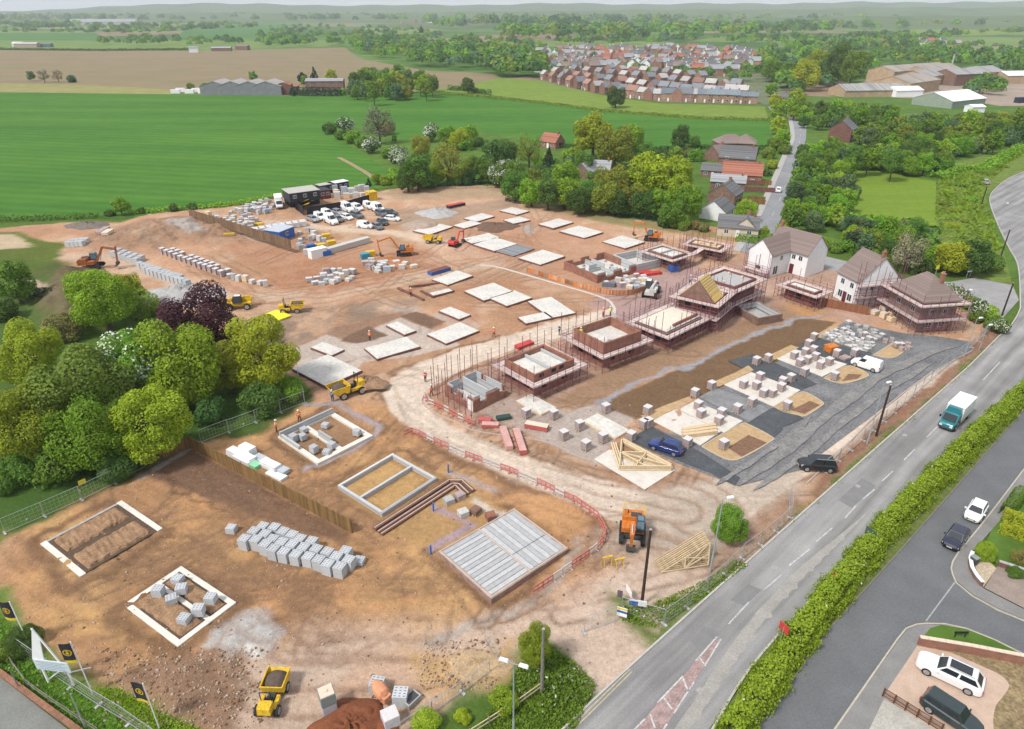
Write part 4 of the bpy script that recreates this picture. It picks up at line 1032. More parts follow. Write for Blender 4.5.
def frame(l,f,r,z=0.0):
 F0,u,v=P(*f,z),P(*l,z),P(*r,z)
 u,v=u-F0,v-F0
 a,b=math.atan2(v.y,v.x),math.atan2(u.y,u.x)-math.pi/2
 lu,lv=u.length,v.length
 th=a+((b-a+math.pi)%(2*math.pi)-math.pi)*lu/(lu+lv)
 return Vector((F0.x,F0.y,0)),th,lv,lu
def floor_slab(l,f,r,label,h=.35,m=None,edge=None,ext=None,group='concrete ground floor slabs of the new houses',gz_=0.0):
 o,th,lx,ly=frame(l,f,r,h)
 t=thing('floor_slab',label,'floor slab',(o.x,o.y,gz_),th,group)
 mb=MB();mb.box(lx/2,ly/2,-.25,lx,ly,h+.19)
 mb.build('brick_plinth',edge or M_brickd,t)
 mb=MB();mb.box(lx/2,ly/2,h-.06,lx-.16,ly-.16,.06)
 if ext:mb.box(*ext)
 mb.build('slab',m or M_conc,t)
 return t
T='pale concrete house slab '
_s=[(z400((730,148),(855,180),(940,152)),T+'farthest back of all beside the upper spoil'),(z400((755,217),(830,245),(950,217)),T+'second from the back, in front of the farthest slab'),(z400((465,205),(560,230),(690,190)),T+'behind the short slab with the red machine in front of it'),(z400((395,255),(470,280),(590,240)),T+'short and wide, just left of the dark earth heap'),(z400((115,290),(215,325),(365,262)),T+'farthest left of the upper group beside the yellow dumper'),(z400((480,350),(525,390),(705,337)),T+'along the back of the cream slab by the red machine'),(z400((545,392),(690,445),(845,388)),T+'cream, left of the grey joist floor'),(z520b((-10,492),(150,545),(325,480)),T+'right of the grey joist floor behind the orange netting'),(z400((235,650),(350,692),(530,622)),T+'beside the blue skip, alone above the lower group'),(z520b((135,247),(245,278),(390,234)),T+'in the upper right group, behind the wider slab'),(z520b((290,298),(470,350),(605,305)),T+'wide, in the upper right group before the curved track'),(z520b((600,375),(770,425),(910,377)),T+'beside the orange excavator at the upper right'),(z340((640,242),(680,260),(830,227)),T+'small, inside a brick footing left of the middle'),([(465,290.5),(484,300.5),(513,291)],T+'left half of the stepped pair in the middle of the site'),([(491,297.5),(507,306),(531,297)],T+'right half of the stepped pair in the middle of the site'),(z340((725,367),(870,432),(950,397)),T+'small garage sized, at the right end of the grey paved apron'),(z340((630,542),(775,610),(1020,515)),T+'large, at the right of the lower row beside the haul road'),(z340((170,645),(270,722),(590,632)),T+'large, in the middle of the lower row beside the haul road'),(z340((330,475),(470,545),(560,515)),T+'small garage sized, in the middle of the paved apron'),([(309.8,347.5),(331.7,355.5),(345,349.5)],T+'small garage sized, at the left end of the paved apron'),([(296,367),(326,386.5),(359,369)],T+'at the left end of the lower row, tool on it'),([(528,301),(551,318),(575.5,312.5)],T+'greyish, right of the stepped pair in the middle of the site'),([(519,317),(526,323.5),(553,317)],T+'greyish narrow, in front of the middle greyish slab'),]
for q,lab in _s:floor_slab(*q,lab,.42)
floor_slab(z400((690,447),(830,482),(992,430))[0],z400((690,447),(830,482),(992,430))[1],z400((690,447),(830,482),(992,430))[2],'grey floor of bare concrete joists between two cream slabs',.30,stripemat('grey joist floor',(.22,.23,.24),(.12,.13,.14),.55,0,.9,.7,.15))
floor_slab((518,399.5),(541.3,414.3),(554.4,406),'small white garage slab at the foot of the scaffolded brick house',.3,edge=M_timberp)
floor_slab((582.4,420.5),(615.3,438),(630.4,430),'white garage slab beside the grey tarmac bay and roof trusses',.3,edge=M_timberp)
def pad(name_label,pts,m=None):
 t=thing('parking_pad',name_label,'parking pad',W(pts)[0],0,'pale parking pads with brick packs')
 o=W(pts)[0]
 mb=MB();mb.prism([(p.x-o.x,p.y-o.y)for p in W(pts)],.0,.10);mb.build('pad',m or mat('pale pad concrete',(.56,.52,.47),.9,.10,.9,scale2=7),t)
 return t
pad('pale pad carrying the flat stack of roof timbers, behind the dark blue car',z640((90,375),(235,297),(275,293),(590,450),(440,553)))
pad('pale pad with four brick packs beside the pad with timbers',z640((282,290),(400,232),(748,375),(612,460)))
pad('pale pad with seven brick packs in the middle of the tarmac',[(724,385),(751,372.5),(800.3,390.6),(773.6,407)])
pad('pale pad with nine brick packs nearest the white van',[(776.3,359),(794.8,349.5),(847,364.6),(822.3,377)])
pad('pale pad covered in rubble and stone paving at the far end of the tarmac',[(822,337.5),(834.6,330.3),(875.7,344.7),(866.8,352.2)])
pad('pale pad under the big heap of roof trusses beside the road',z500b((370,392),(430,355),(560,370),(690,435),(570,512)),mat('pale pad concrete',(.56,.52,.47)))
def block_wall_ring(t,lx,ly,h,w,m,name='footing_wall',divide=None,z=0.0):
 mb=MB()
 mb.box(lx/2,w/2,z,lx,w,h);mb.box(lx/2,ly-w/2,z,lx,w,h)
 mb.box(w/2,ly/2,z,w,ly-2*w-.004,h);mb.box(lx-w/2,ly/2,z,w,ly-2*w-.004,h)
 if divide:mb.box(*divide)
 return mb.build(name,m,t)
o,th,lx,ly=frame((338,485),(382,513.5),(436.5,477.5),.3)
t=thing('block_foundation','rectangular grey block foundation divided in two, beside the brown trench steps','foundation',(o.x,o.y,-.3),th,'open house foundations')
block_wall_ring(t,lx,ly,.62,.34,M_block)
mb=MB();mb.box(lx/2,ly*.52,0,lx-.70,.3,.62);mb.build('cross_wall',M_block,t)
for k,yy in enumerate((.17,ly-.17)):
 mb=MB();mb.box(lx/2,yy,.622,lx,.10,.05);mb.build('cavity_strip',M_white if k else M_conc2,t)
q=z250b((110,296),(265,404),(482,292))
o,th,lx,ly=frame(*q,.1)
t=thing('block_foundation','foundation of white strips and half built block walls filled with loose block packs','foundation',(o.x,o.y,-.35),th,'open house foundations')
mb=MB()
mb.box(lx/2,.35,0,lx,.7,.3);mb.box(lx-.35,ly/2,0,.7,ly-1.41,.3);mb.box(.35,ly/2,0,.7,ly-1.41,.3);mb.box(lx/2,ly-.35,0,lx,.7,.3);mb.box(lx*.45,ly*.5,0,.7,ly-1.41,.29)
mb.build('concrete_strip',mat('fresh white concrete',(.62,.585,.53),.9,.12,1,scale2=6),t)
mb=MB();mb.box(lx*.5,ly-.4,.302,lx-.3,.32,.75);mb.build('footing_wall',M_block,t)
mb=MB();mb.box(.28,ly*.7,.302,.3,ly*.45,.5);mb.build('footing_wall',M_block,t)
mb=MB();mb.box(lx*.45,ly*.42,.295,.32,ly*.32,.8);mb.build('cross_wall',M_block,t)
q=[(35.5,546.5),(80,577),(165,530)]
o,th,lx,ly=frame(*q,0)
t=thing('trench_foundation','narrow trench foundation with white concrete at both ends, lower left by the mesh fence','foundation',(o.x,o.y,.0),th,'open house foundations')
mfw=mat('fresh white concrete',(.62,.585,.53))
soil2=mat('heaped trench soil',(.27,.165,.095),.95,.3,1.2,scale2=6,bump=.1)
mb=MB();mb.box(.3,ly/2,-.25,.6,ly,.30);mb.build('concrete_strip',mfw,t)
mb=MB();mb.box(lx-.3,ly/2,-.25,.6,ly,.30);mb.build('concrete_strip',mfw,t)
mb=MB();mb.box(lx/2,ly-.2,-.25,lx-1.22,.3,.29);mb.build('concrete_strip',M_conc2,t)
def berm(mb,x0,y0,x1,y1,w,h,n=14,z=0.0):
 a,b=Vector((x0,y0,0)),Vector((x1,y1,0));d=(b-a).normalized();nn=Vector((-d.y,d.x,0))
 rows=[]
 for i in range(n+1):
  c=a.lerp(b,i/n);e=min(1,min(i,n-i)/1.2+.1)
  row=[]
  for s_,hh in((-1,0),(-.86,.8),(-.5,1),(.1,.9),(.6,1),(.88,.75),(1,0)):
   p=c+nn*s_*w/2*(1+rnd.uniform(-.07,.07));row.append((p.x,p.y,z-.06+h*hh*e*rnd.uniform(.8,1.15)))
  rows.append(row)
 vs=[v for r in rows for v in r]
 mb.add(vs,[(i*7+j,i*7+j+1,i*7+j+8,i*7+j+7)for i in range(n)for j in range(6)])
mb=MB();mb.sheet([(.6,.05),(lx-.6,.05),(lx-.6,ly-.4),(.6,ly-.4)],.045)
mb.build('trench_floor',mat('dark trench floor',(.095,.062,.042),.95,.25,1.5),t)  # flat sheet in a darker brown than the heaped soil
for y0,y1 in((.35,ly*.44),(ly*.55,ly-.6)):
 mb=MB();berm(mb,.95,(y0+y1)/2,lx-.95,(y0+y1)/2,y1-y0,.42,22);mb.build('soil_plot',soil2,t)
q=[(123.2,605),(177.8,647),(236,602.4)]
o,th,lx,ly=frame(*q,0)
t=thing('trench_foundation','square trench foundation with a white concrete strip all round and seven block packs inside','foundation',(o.x,o.y,.0),th,'open house foundations')
block_wall_ring(t,lx,ly,.16,.55,mfw,'concrete_strip',z=-.1)
mb=MB();mb.box(lx*.56,ly/2,-.1,.45,ly-1.11,.155);mb.build('concrete_strip',mfw,t)
mb=MB();mb.sheet([(.5,.5),(lx-.5,.5),(lx-.5,ly-.5),(.5,ly-.5)],.03);mb.build('trench_floor',mat('dark trench floor',(.095,.062,.042)),t)  # same darker brown sheet between the soil plots
for x0,x1 in((.75,lx*.56-.4),(lx*.56+.4,lx-.75)):
 mb=MB();berm(mb,(x0+x1)/2,.7,(x0+x1)/2,ly-.7,x1-x0,.40,18);mb.build('soil_plot',soil2,t)
q=z425((70,375),(395,668),(875,365))
o,th,lx,ly=frame((437,551.5),(491.2,598.5),(569.5,548.5),.45)
t=thing('joist_floor','big grey concrete beam floor with a brick rim inside the haul road bend','floor slab',(o.x,o.y,0),th)
mb=MB();mb.box(lx/2,ly/2,-.4,lx,ly,.78);mb.build('brick_plinth',brickmat('pinkish brown bricks',(.28,.17,.135),(.22,.13,.105),(.35,.28,.24)),t)
def joist(name,x0,x1,y0,y1,ax):
 mb=MB();n=int((y1-y0 if ax=='x' else x1-x0)/.56)
 for i in range(n):
  if ax=='x':
   yy=y0+(i+.5)*(y1-y0)/n;mb.box((x0+x1)/2,yy,.38,x1-x0,(y1-y0)/n-.1,.055+rnd.uniform(-.006,.006),0,i%2)
  else:
   xx=x0+(i+.5)*(x1-x0)/n;mb.box(xx,(y0+y1)/2,.38,(x1-x0)/n-.1,y1-y0,.055+rnd.uniform(-.006,.006),0,i%2)
 mb.build(name,[mat('grey beam',(.43,.44,.45),.9,.12,2,scale2=9),mat('grey infill block',(.35,.36,.375),.9,.14,2,scale2=9)],t)
joist('beams',.35,lx*.49,.35,ly-.35,'x')
joist('beams',lx*.51,lx-.35,.35,ly-.35,'y')
mb=MB()
for a in((lx/2,.14,lx,.1),(lx/2,ly-.14,lx,.1),(.14,ly/2,.1,ly-.4),(lx-.14,ly/2,.1,ly-.4),(lx*.5,ly/2,.12,ly-.4)):mb.box(a[0],a[1],.382,a[2],a[3],.09)
mb.build('rim_course',mat('pale rim mortar',(.50,.40,.34),.9,.12,3),t)
mb=MB()
for i in range(16):mb.box(lx*.53+(lx*.44)*i/16,ly*.36,.438,.22,.09,.01)
mb.build('dark_joint',M_dark,t)
t=thing('trench_steps','long reddish brown stepped brick footing in a trench, bent at its far end','brick footing',(*P(375,528).xy,0),0)
o=P(375,528)
for k,(off,hh,wd)in enumerate(((0,.30,.5),(.62,.16,.4),(1.15,.16,.4))):
 l=[(374.5,530),(449,482),(462,482),(473,492)]
 w_=W(l)
 pts=[]
 for i,p in enumerate(w_):
  a=w_[max(0,i-1)];b=w_[min(len(w_)-1,i+1)];d=(b-a).normalized();n=Vector((d.y,-d.x,0));pts.append(p+n*off)
 mb=MB()
 for i in range(3):mb.beam(pts[i]-o+Vector((0,0,hh/2)),pts[i+1]-o+Vector((0,0,hh/2)),wd,hh)
 mb.build('brick_course',mat('brown brick step',(.165,.085,.06),.9,.2,2,scale2=8),t)
 mb=MB()
 for i in range(3):mb.beam(pts[i]-o+Vector((0,0,hh+.03)),pts[i+1]-o+Vector((0,0,hh+.03)),.1,.06)
 mb.build('mortar_edge',mat('pale rim mortar',(.5,.4,.34)),t)
t=thing('brick_footing','low brown brick footing bent round a small white slab','brick footing',(*P(398,289).xy,0),0)
o=P(398,289)
for i,(a,b)in enumerate((((398,289),(424,301)),((409,288),(440,284)),((421,292),(433,298)),((433,298),(454,292)))):
 mb=MB();mb.beam(P(*a)-o+Vector((0,0,.2)),P(*b)-o+Vector((0,0,.2)),.4,.4+.01*i);mb.build('brick_course',M_brickd,t)
def block_pack_proto():
 t=thing('block_pack','x','block pack')
 mb=MB();mb.box(0,0,.0,1.12,1.02,1.12)
 for i in range(3):
  for j in range(4):
   mb.box(-.36+.36*i,-.36+.24*j,1.118,.17,.07,.006,0,1)
 mb.build('blocks',[M_packs,M_slot],t)
 mb=MB()
 for x in(-.2,.2):mb.box(x,0,-.004,.03,1.03,1.13)
 mb.build('strap',mat('pale strap',(.5,.5,.5),.6,0),t)
 return t
def brick_pack_proto():
 t=thing('brick_pack','x','brick pack')
 mb=MB();mb.box(0,0,.10,.98,.92,.86);mb.build('bricks',M_pinkside,t)
 mb=MB();mb.box(0,0,.962,1.01,.95,.05)
 mb.build('wrap',M_wrap,t,bevel=.02)
 mb=MB()
 for y in(-.38,0,.38):mb.box(0,y,0,.98,.1,.08)
 mb.build('pallet',M_timberp,t)
 return t
BP,KP=block_pack_proto(),brick_pack_proto()
used={}
def put(proto,loc,rz,label,group,scale=None):
 if proto.name not in used:
  used[proto.name]=1
  proto.location=loc;proto.rotation_euler=(0,0,rz);proto['label']=label
  if group:proto['group']=group
  if scale is not None:proto.scale=scale if hasattr(scale,'__len__')else(scale,)*3
  return proto
 return dup(proto,loc,rz,label,group,scale)
g_='grey block packs in the big stockpile behind the board fence'
rows=[('front',[(130,190),(208,190),(272,222),(328,250),(400,268),(482,290),(568,305),(637,328),(700,355),(780,370)]),('second',[(195,135),(270,150),(322,180),(385,207),(455,222),(535,245),(622,258),(697,275),(760,310),(842,325)]),('back',[(255,95),(335,105),(395,135),(455,155),(510,180),(590,200),(822,268)])]
rz0=math.atan2((P(349,564)-P(244,538)).y,(P(349,564)-P(244,538)).x)
for rn,l in rows:
 for i,q in enumerate(l):
  p=P(*z225(q)[0],1.3);g0=ground_z(p.x,p.y)
  put(BP,(p.x,p.y,g0),rz0+rnd.uniform(-.03,.03),'pack of grey concrete blocks, %s from the left in the %s row of the stockpile'%(ordn(i),rn),g_,(.93,1.0,1.17))
p=P(*z225((915,330))[0],.5);put(BP,(p.x,p.y,ground_z(p.x,p.y)),rz0+.1,'half height grey block pack at the right end of the stockpile',g_,(.9,.9,.45))
p=P(*z225((40,112))[0],.7);put(BP,(p.x,p.y,ground_z(p.x,p.y)),rz0+.2,'small grey block pack alone left of the stockpile',g_,(.85,.85,.65))
for i,q in enumerate(((697,130),(712,170),(622,180),(672,208),(828,207),(780,255),(722,285))):
 p=P(*z0b(q)[0],.9)
 put(BP,(p.x,p.y,.3),rz0+(.1,.5,.25,.8,.2,.35,.1)[i],'grey block pack inside the square trench foundation, '+('farthest back','just before the farthest back','farthest left','largest, in the middle','farthest right','small one beside the right end','front one on the right plot')[i],'block packs in the square foundation',(.86,.86,.55+.12*(i%3)))
for i,q in enumerate(((295,245),(420,275),(250,342),(300,350),(320,325),(170,298),(210,262),(205,292))):
 p=P(*z250b(q)[0],.6)
 put(BP,(p.x,p.y,-.15),rz0+rnd.uniform(-.4,.4),'loose block pack inside the half built block foundation, '+('highest at the back','at the right hand corner','nearest the left front','nearest the front corner','behind the front corner pack','beside the left wall','against the back wall','low one beside the left wall')[i],'block packs in the half built foundation',(.8,.8,.5+.16*(i%3)))
for i,(q,s,lab)in enumerate(((z250c((500,545))[0],1,'grey block pack standing beside the orange cement mixer, on its left'),(z250c((592,590))[0],1.05,'grey block pack at the bottom edge right of the cement mixer'))):
 p=P(*q,1.0);put(BP,(p.x,p.y,ground_z(p.x,p.y)),rz0+.15+.1*i,lab,'block packs by the cement mixer',s)
g_='brick packs standing on the tarmac and pads'
where=[(z740,((395,265),(475,240),(535,225),(550,275),(490,300),(435,318),(650,310),(585,335),(470,385),(370,430),(145,420),(25,475),(120,485),(170,540),(235,540),(300,498),(85,605),(345,630),(690,415),(500,180),(705,250),(835,245),(205,285),(120,305),(540,130),(310,455))),(z640,((55,300),(400,175),(522,120),(425,265),(445,325),(595,320),(575,375),(710,290),(610,550),(345,535),(25,400),(60,392))),(z520,((45,320),(245,330),(435,410),(320,480),(480,555),(605,500),(810,490),(625,285)))]
packs=[]
for f_,l in where:
 for q in l:packs.append(P(*f_(q)[0],.5))
packs.sort(key=lambda p:p.y)
pr=math.atan2((P(800,390)-P(773,407)).y,(P(800,390)-P(773,407)).x)
for i,p in enumerate(packs):
 put(KP,(p.x,p.y,.10 if .1 else 0),pr+rnd.uniform(-.12,.12),'pinkish brick pack with white top among the pads, %s from the nearest'%ordn(i),g_,(1.02,1.02,1.22))
rp=math.atan2((P(220,273)-P(160,252)).y,(P(220,273)-P(160,252)).x)
a,b=P(163,254),P(222,276)
d_=(b-a).normalized();n_2=Vector((-d_.y,d_.x,0))
i=0
for k in range(13):
 for j in range(2):
  if j==1 and k in(0,4,11):continue
  p=a.lerp(b,k/12)+n_2*(j*1.5)
  put(KP,(p.x,p.y,ground_z(p.x,p.y)),rp+rnd.uniform(-.1,.1),'brick pack in the long double row across the track, %s of its %s line'%(ordn(k),'back' if j else 'front'),'brick packs in the long double row',(1.15,1.15,1.35));i+=1
a,b=P(141,268),P(181,281)
a2,b2=P(148,274),P(179,283.5)
for k in range(11):
 for j in range(2):
  p=a.lerp(b,k/10)+(a2-a)*(j*.8)
  put(BP,(p.x,p.y,ground_z(p.x,p.y)),rp,'white topped grey pack in the dense stack below the track, %s of its %s line'%(ordn(k),'front' if j else 'back'),'packs in the dense stack below the track',(1.15,1.1,1.25))
for k,(a,b,nn,nm,grp)in enumerate(((z60((400,340)),z60((560,385)),5,'blue grey wrapped pack behind the dense stack','wrapped packs behind the dense stack'),(z60((70,265)),z60((165,270)),4,'blue grey wrapped pack at the path end','wrapped packs at the path end'))):
 a,b=P(*a[0]),P(*b[0])
 for i in range(nn):
  for j in range(2):
   p=a.lerp(b,i/(nn-1))+Vector((.3,1.5,0))*j
   put(BP,(p.x,p.y,ground_z(p.x,p.y)),rp+.4,'%s, %s in its %s line'%(nm,ordn(i),'back' if j else 'front'),grp,(1.2,1.2,1.1))
ins=[((60,55),(240,130),.9,'w'),((110,100),(235,150),.7,'w'),((160,130),(290,180),.55,'g'),((250,110),(340,140),.5,'b'),((300,150),(430,190),.8,'w'),((350,220),(470,270),.35,'w'),((160,20),(230,60),1.3,'w'),((420,190),(480,230),.5,'b')]
zi=Z(220,440,.1371)
Mb_={'w':mat('white insulation board',(.70,.72,.73),.7,.06,2),'g':mat('green printed board',(.25,.55,.33),.7,.1,2),'b':mat('grey blue boards',(.42,.45,.49),.7,.1,2)}
fa=math.atan2((P(352,520)-P(190,440)).y,(P(352,520)-P(190,440)).x)
for i,(a,b,h,c)in enumerate(ins):
 a,b=P(*zi(a)[0],h),P(*zi(b)[0],h)
 t=thing('insulation_stack',{'w':'stack of white insulation boards','g':'white boards with a green printed sheet','b':'stack of grey blue boards'}[c]+' behind the board fence, '+('longest at the far left','in front of the longest stack','beside the printed name','low one in the middle','wide one right of the middle','thin one at the right end','tallest at the back','low one at the right end')[i],'insulation boards',(*(a.lerp(b,.5)).xy,ground_z(a.x,a.y)),fa,'insulation stacks behind the board fence')
 l=(b-a).length
 for k in range(3):
  mb=MB();mb.box(rnd.uniform(-.05,.05),rnd.uniform(-.05,.05),h*k/3,l,1.1,h/3-.012);mb.build('board',Mb_[c],t)
POLE={}
def pole_obj(parent,x,y,z0,h,m=None):
 k=round(h,1)
 if k not in POLE:
  mb=MB();mb.tube((0,0,0),(0,0,k),.046,5);q=mb.build('scaffold_pole',m or M_poleR);me=q.data
  bpy.data.objects.remove(q);POLE[k]=me
 o=bpy.data.objects.new('scaffold_pole',POLE[k]);COL.objects.link(o)
 o.parent=parent;o.location=(x,y,z0)
def ring(mb,lx,ly,w,z,h,m=0):
 mb.box(lx/2,w/2,z,lx,w,h,0,m);mb.box(lx/2,ly-w/2,z,lx,w,h,0,m)
 mb.box(w/2,ly/2,z,w,ly-2*w-.006,h,0,m);mb.box(lx-w/2,ly/2,z,w,ly-2*w-.006,h,0,m)
def scaffold(o,th,lx,ly,decks,label,w=1.15,over=1.3,step=1.5,lower=True,netted=False,z0=0.0):
 t=thing('scaffold',label,'scaffold',(o.x,o.y,z0),th,'scaffolds round the unfinished houses')
 top=decks[-1]+over
 nx,ny=max(2,round(lx/step)),max(2,round(ly/step))
 per=[(lx*i/nx,0)for i in range(nx)]+[(lx,ly*i/ny)for i in range(ny)]+[(lx-lx*i/nx,ly)for i in range(nx)]+[(0,ly-ly*i/ny)for i in range(ny)]
 for i,(x,y)in enumerate(per):
  pole_obj(t,x,y,0,top+rnd.choice((-.3,.2,.5,.9,1.6,2.2)))
 ins=[(w+(lx-2*w)*i/nx,yy)for i in range(nx+1)for yy in(w,ly-w)]
 for x,y in ins:pole_obj(t,x,y,0,decks[-1]-.1)
 for z in decks:
  mb=MB();ring(mb,lx,ly,w,z-.09,.06);mb.build('deck',M_plank,t)
  mb=MB()
  for a,b in(((0,0),(lx,0)),((lx,0),(lx,ly)),((lx,ly),(0,ly)),((0,ly),(0,0))):
   mb.beam((*a,z+.1),(*b,z+.1),.04,.17)
  mb.build('toe_board',M_plank,t)
  mb=MB()
  for a,b in(((0,0),(lx,0)),((lx,0),(lx,ly)),((lx,ly),(0,ly)),((0,ly),(0,0))):
   for hh in(.55,1.05):mb.tube((*a,z+hh),(*b,z+hh),.03,4)
  mb.build('guard_rail',M_poleR,t)
 mb=MB()
 zz=1.1
 while zz<decks[-1]-.3:
  for a,b in(((0,0),(lx,0)),((lx,0),(lx,ly)),((lx,ly),(0,ly)),((0,ly),(0,0))):mb.tube((*a,zz),(*b,zz),.03,4)
  zz+=.75
 for x,y in per[:nx+ny]:
  if rnd.random()<.7:mb.tube((x,y,.1),(x+(step if y==0 else 0),y+(0 if y==0 else step),decks[0]-.2),.028,4)
 mb.build('ledger',M_poleR,t)
 return t
def shell(label,o,th,lx,ly,h,m=M_brickd,floor=None,top_m=None,top_z=None,openings=True,cross=None,group='unfinished brick houses',inner=None):
 t=thing('unfinished_house',label,'unfinished house',(o.x,o.y,0),th,group)
 mb=MB();ring(mb,lx,ly,.30,0,h);mb.build('brick_wall',m,t)
 if inner:
  mb=MB();ring2=.14;i=.302
  mb.box(lx/2,i+.07,.3,lx-2*i,.14,h-.42);mb.box(lx/2,ly-i-.07,.3,lx-2*i,.14,h-.42)
  mb.box(i+.07,ly/2,.3,.14,ly-2*i-.29,h-.42);mb.box(lx-i-.07,ly/2,.3,.14,ly-2*i-.29,h-.42)
  mb.build('block_leaf',M_block,t)
 if floor is not None:
  mb=MB();mb.box(lx/2,ly/2,floor-.2,lx-.604,ly-.604,.2);mb.build('floor',top_m or M_conc,t)
 for c in cross or():
  mb=MB();mb.box(*c);mb.build('cross_wall',M_block,t)
 if openings:
  for ax in(0,1):
   n=max(1,int((lx,ly)[ax]/3))
   for i in range(n):
    for lvl in([.9,3.5]if h>4.4 else[.9]if h>2.4 else[]):
     if lvl+1.1>h:continue
     c=(i+.5)*(lx,ly)[ax]/n
     mb=MB()
     if ax==0:mb.box(c,-.002,lvl,1.15,.03,1.1)
     else:mb.box(-.002,c,lvl,.03,1.15,1.1)
     mb.build('shaded_opening_panel',M_black,t)  # flat black panel, the shade of an unglazed opening put in as colour
 return t
def both(l,f,r,z,name,decks,wall_h,floor=None,inset=1.45,m=M_brickd,**k):
 """a house of which the outer scaffold deck corners are seen at height z"""
 o,th,lx,ly=frame(l,f,r,z)
 sk={q:k.pop(q)for q in('over','w','step')if q in k}
 scaffold(o,th,lx,ly,decks,'scaffold round the '+name,**sk)
 c,s=math.cos(th),math.sin(th)
 o2=Vector((o.x+inset*(c-s),o.y+inset*(s+c),0))
 return shell(name,o2,th,lx-2*inset,ly-2*inset,wall_h,m,floor,**k),(o2,th,lx-2*inset,ly-2*inset)
def pile(t,n,x0,x1,y0,y1,z,name='block_stack',m=None):
 for _ in range(n):
  mb=MB();mb.box(rnd.uniform(x0,x1),rnd.uniform(y0,y1),z,rnd.uniform(.35,.7),rnd.uniform(.3,.5),rnd.uniform(.3,.6),rnd.uniform(-.4,.4));mb.build(name,m or M_conc2,t)
o,th,lx,ly=frame((442.6,397),(474,412.5),(508,398.5),0)
t=thing('unfinished_house','nearest brick house at the road bend, shoulder high walls with grey block inside','unfinished house',(o.x,o.y,0),th,'unfinished brick houses')
mb=MB()
def castle(mb,ax,fix,a,b,m,th_=.3,hh=(1.9,1.0,1.9,1.9,1.1)):
 n=5 if b-a>4 else 3
 for i in range(n):
  c,l=a+(b-a)*(i+.5)/n,(b-a)/n-.004
  h_=hh[i%5]
  if ax==0:mb.box(c,fix,0,l,th_,h_,0,m)
  else:mb.box(fix,c,0,th_,l,h_,0,m)
castle(mb,0,.15,0,lx,0);castle(mb,0,ly-.15,0,lx,0,hh=(1.9,1.9,1.2,1.9,1.9));castle(mb,1,.15,.302,ly-.302,0,hh=(1.9,1.2,1.9,1.0,1.9));castle(mb,1,lx-.15,.302,ly-.302,0,hh=(1.9,1.9,1.9,1.1,1.9))
mb.build('brick_wall',M_brick,t)
mb=MB();castle(mb,0,.37,.31,lx-.31,0,.13,(2.2,1.1,2.2,2.2,1.2));castle(mb,0,ly-.37,.31,lx-.31,0,.13,(2.2,2.2,1.3,2.2,2.2));castle(mb,1,.37,.45,ly-.45,0,.13,(2.2,1.3,2.2,1.1,2.2));castle(mb,1,lx-.37,.45,ly-.45,0,.13,(2.2,2.2,2.2,1.2,2.2))
mb.box(lx*.5,ly/2,0,.2,ly-1,2.3);mb.build('block_leaf',M_block,t)
mb=MB();mb.box(lx/2,ly/2,-.1,lx-.95,ly-.95,.2);mb.build('floor',M_conc,t)
mb=MB();mb.box(.16,.8,.02,.34,1.1,1.7);mb.build('door_frame',M_white,t)
t=thing('scaffold','tall bare scaffold tubes standing behind and around the nearest brick house','scaffold',(o.x,o.y,0),th,'scaffolds round the unfinished houses')
for i in range(8):
 pole_obj(t,-1.3+(lx+2.6)*i/7,ly+1.3,0,4.5+rnd.random());pole_obj(t,-1.3,-1+(ly+2.3)*i/7,0,3.2+rnd.random()*2)
 if i%2:pole_obj(t,lx+1.3,-1+(ly+2.3)*i/7,0,4.0+rnd.random());pole_obj(t,-1.3+(lx+2.6)*i/7,ly+2.4,0,4.8+rnd.random())
mb=MB()
for a,b in(((-1.3,ly+1.3),(lx+1.3,ly+1.3)),((-1.3,-1),(-1.3,ly+1.3)),((lx+1.3,-1),(lx+1.3,ly+1.3))):
 for z in(1.0,2.0):mb.tube((*a,z),(*b,z),.03,4)
mb.build('ledger',M_poleR,t)
t,f2=both((492,364.3),(533.8,388.3),(587,365),2.5,'second brick house with a split white upper floor',[2.5],3.5,2.7,m=M_brick,over=2.0)
o2,th,lx,ly=f2
mb=MB();mb.box(lx*.48,ly/2,2.702,.25,ly-.62,.55);mb.build('cross_wall',M_block,t)
mb=MB();mb.box(lx-.9,ly/2,2.702,.2,ly-.62,.5);mb.build('cross_wall',M_block,t)
for i,c in enumerate((.12,.42,.62)):
 mb=MB();mb.box(lx*c+.4,-.003,2.75,.9,.03,.6);mb.build('shaded_opening_panel',M_black,t)  # black panels paint in the shaded voids of the upper windows
t,f3=both((558,338),(603,359.4),(656.5,342.3),2.6,'third brick house with tall upper walls',[2.6],4.3,2.8,m=M_brick,over=2.2)
pile(t,12,.8,f3[2]*.6,.6,f3[3]*.6,2.81)
t,f4=both((622,323),(669,339.5),(716,318.5),2.7,'fourth house topped by a flat white deck',[2.7],2.7,3.0,over=2.2)
mb=MB();mb.box(f4[2]/2,f4[3]/2,3.0,f4[2]-1.2,f4[3]-1.2,.12);mb.build('deck_boarding',mat('pale floor boarding',(.62,.56,.47),.8,.1,1.5,scale2=7),t)
mb=MB();mb.box(f4[2]*.6,.7,3.0,f4[2]*.7,.3,.5);mb.build('brick_course',M_brick,t)
t,f5=both((665,300),(718.8,308),(748,295),5.0,'tall brick house with yellow roof trusses on one end',[2.5,5.0],5.0,5.05,over=1.4)
o2,th,lx,ly=f5
yc=ly*.50
rx0,rx1,rz_=.2,lx*.62,8.6
tr=M_timber
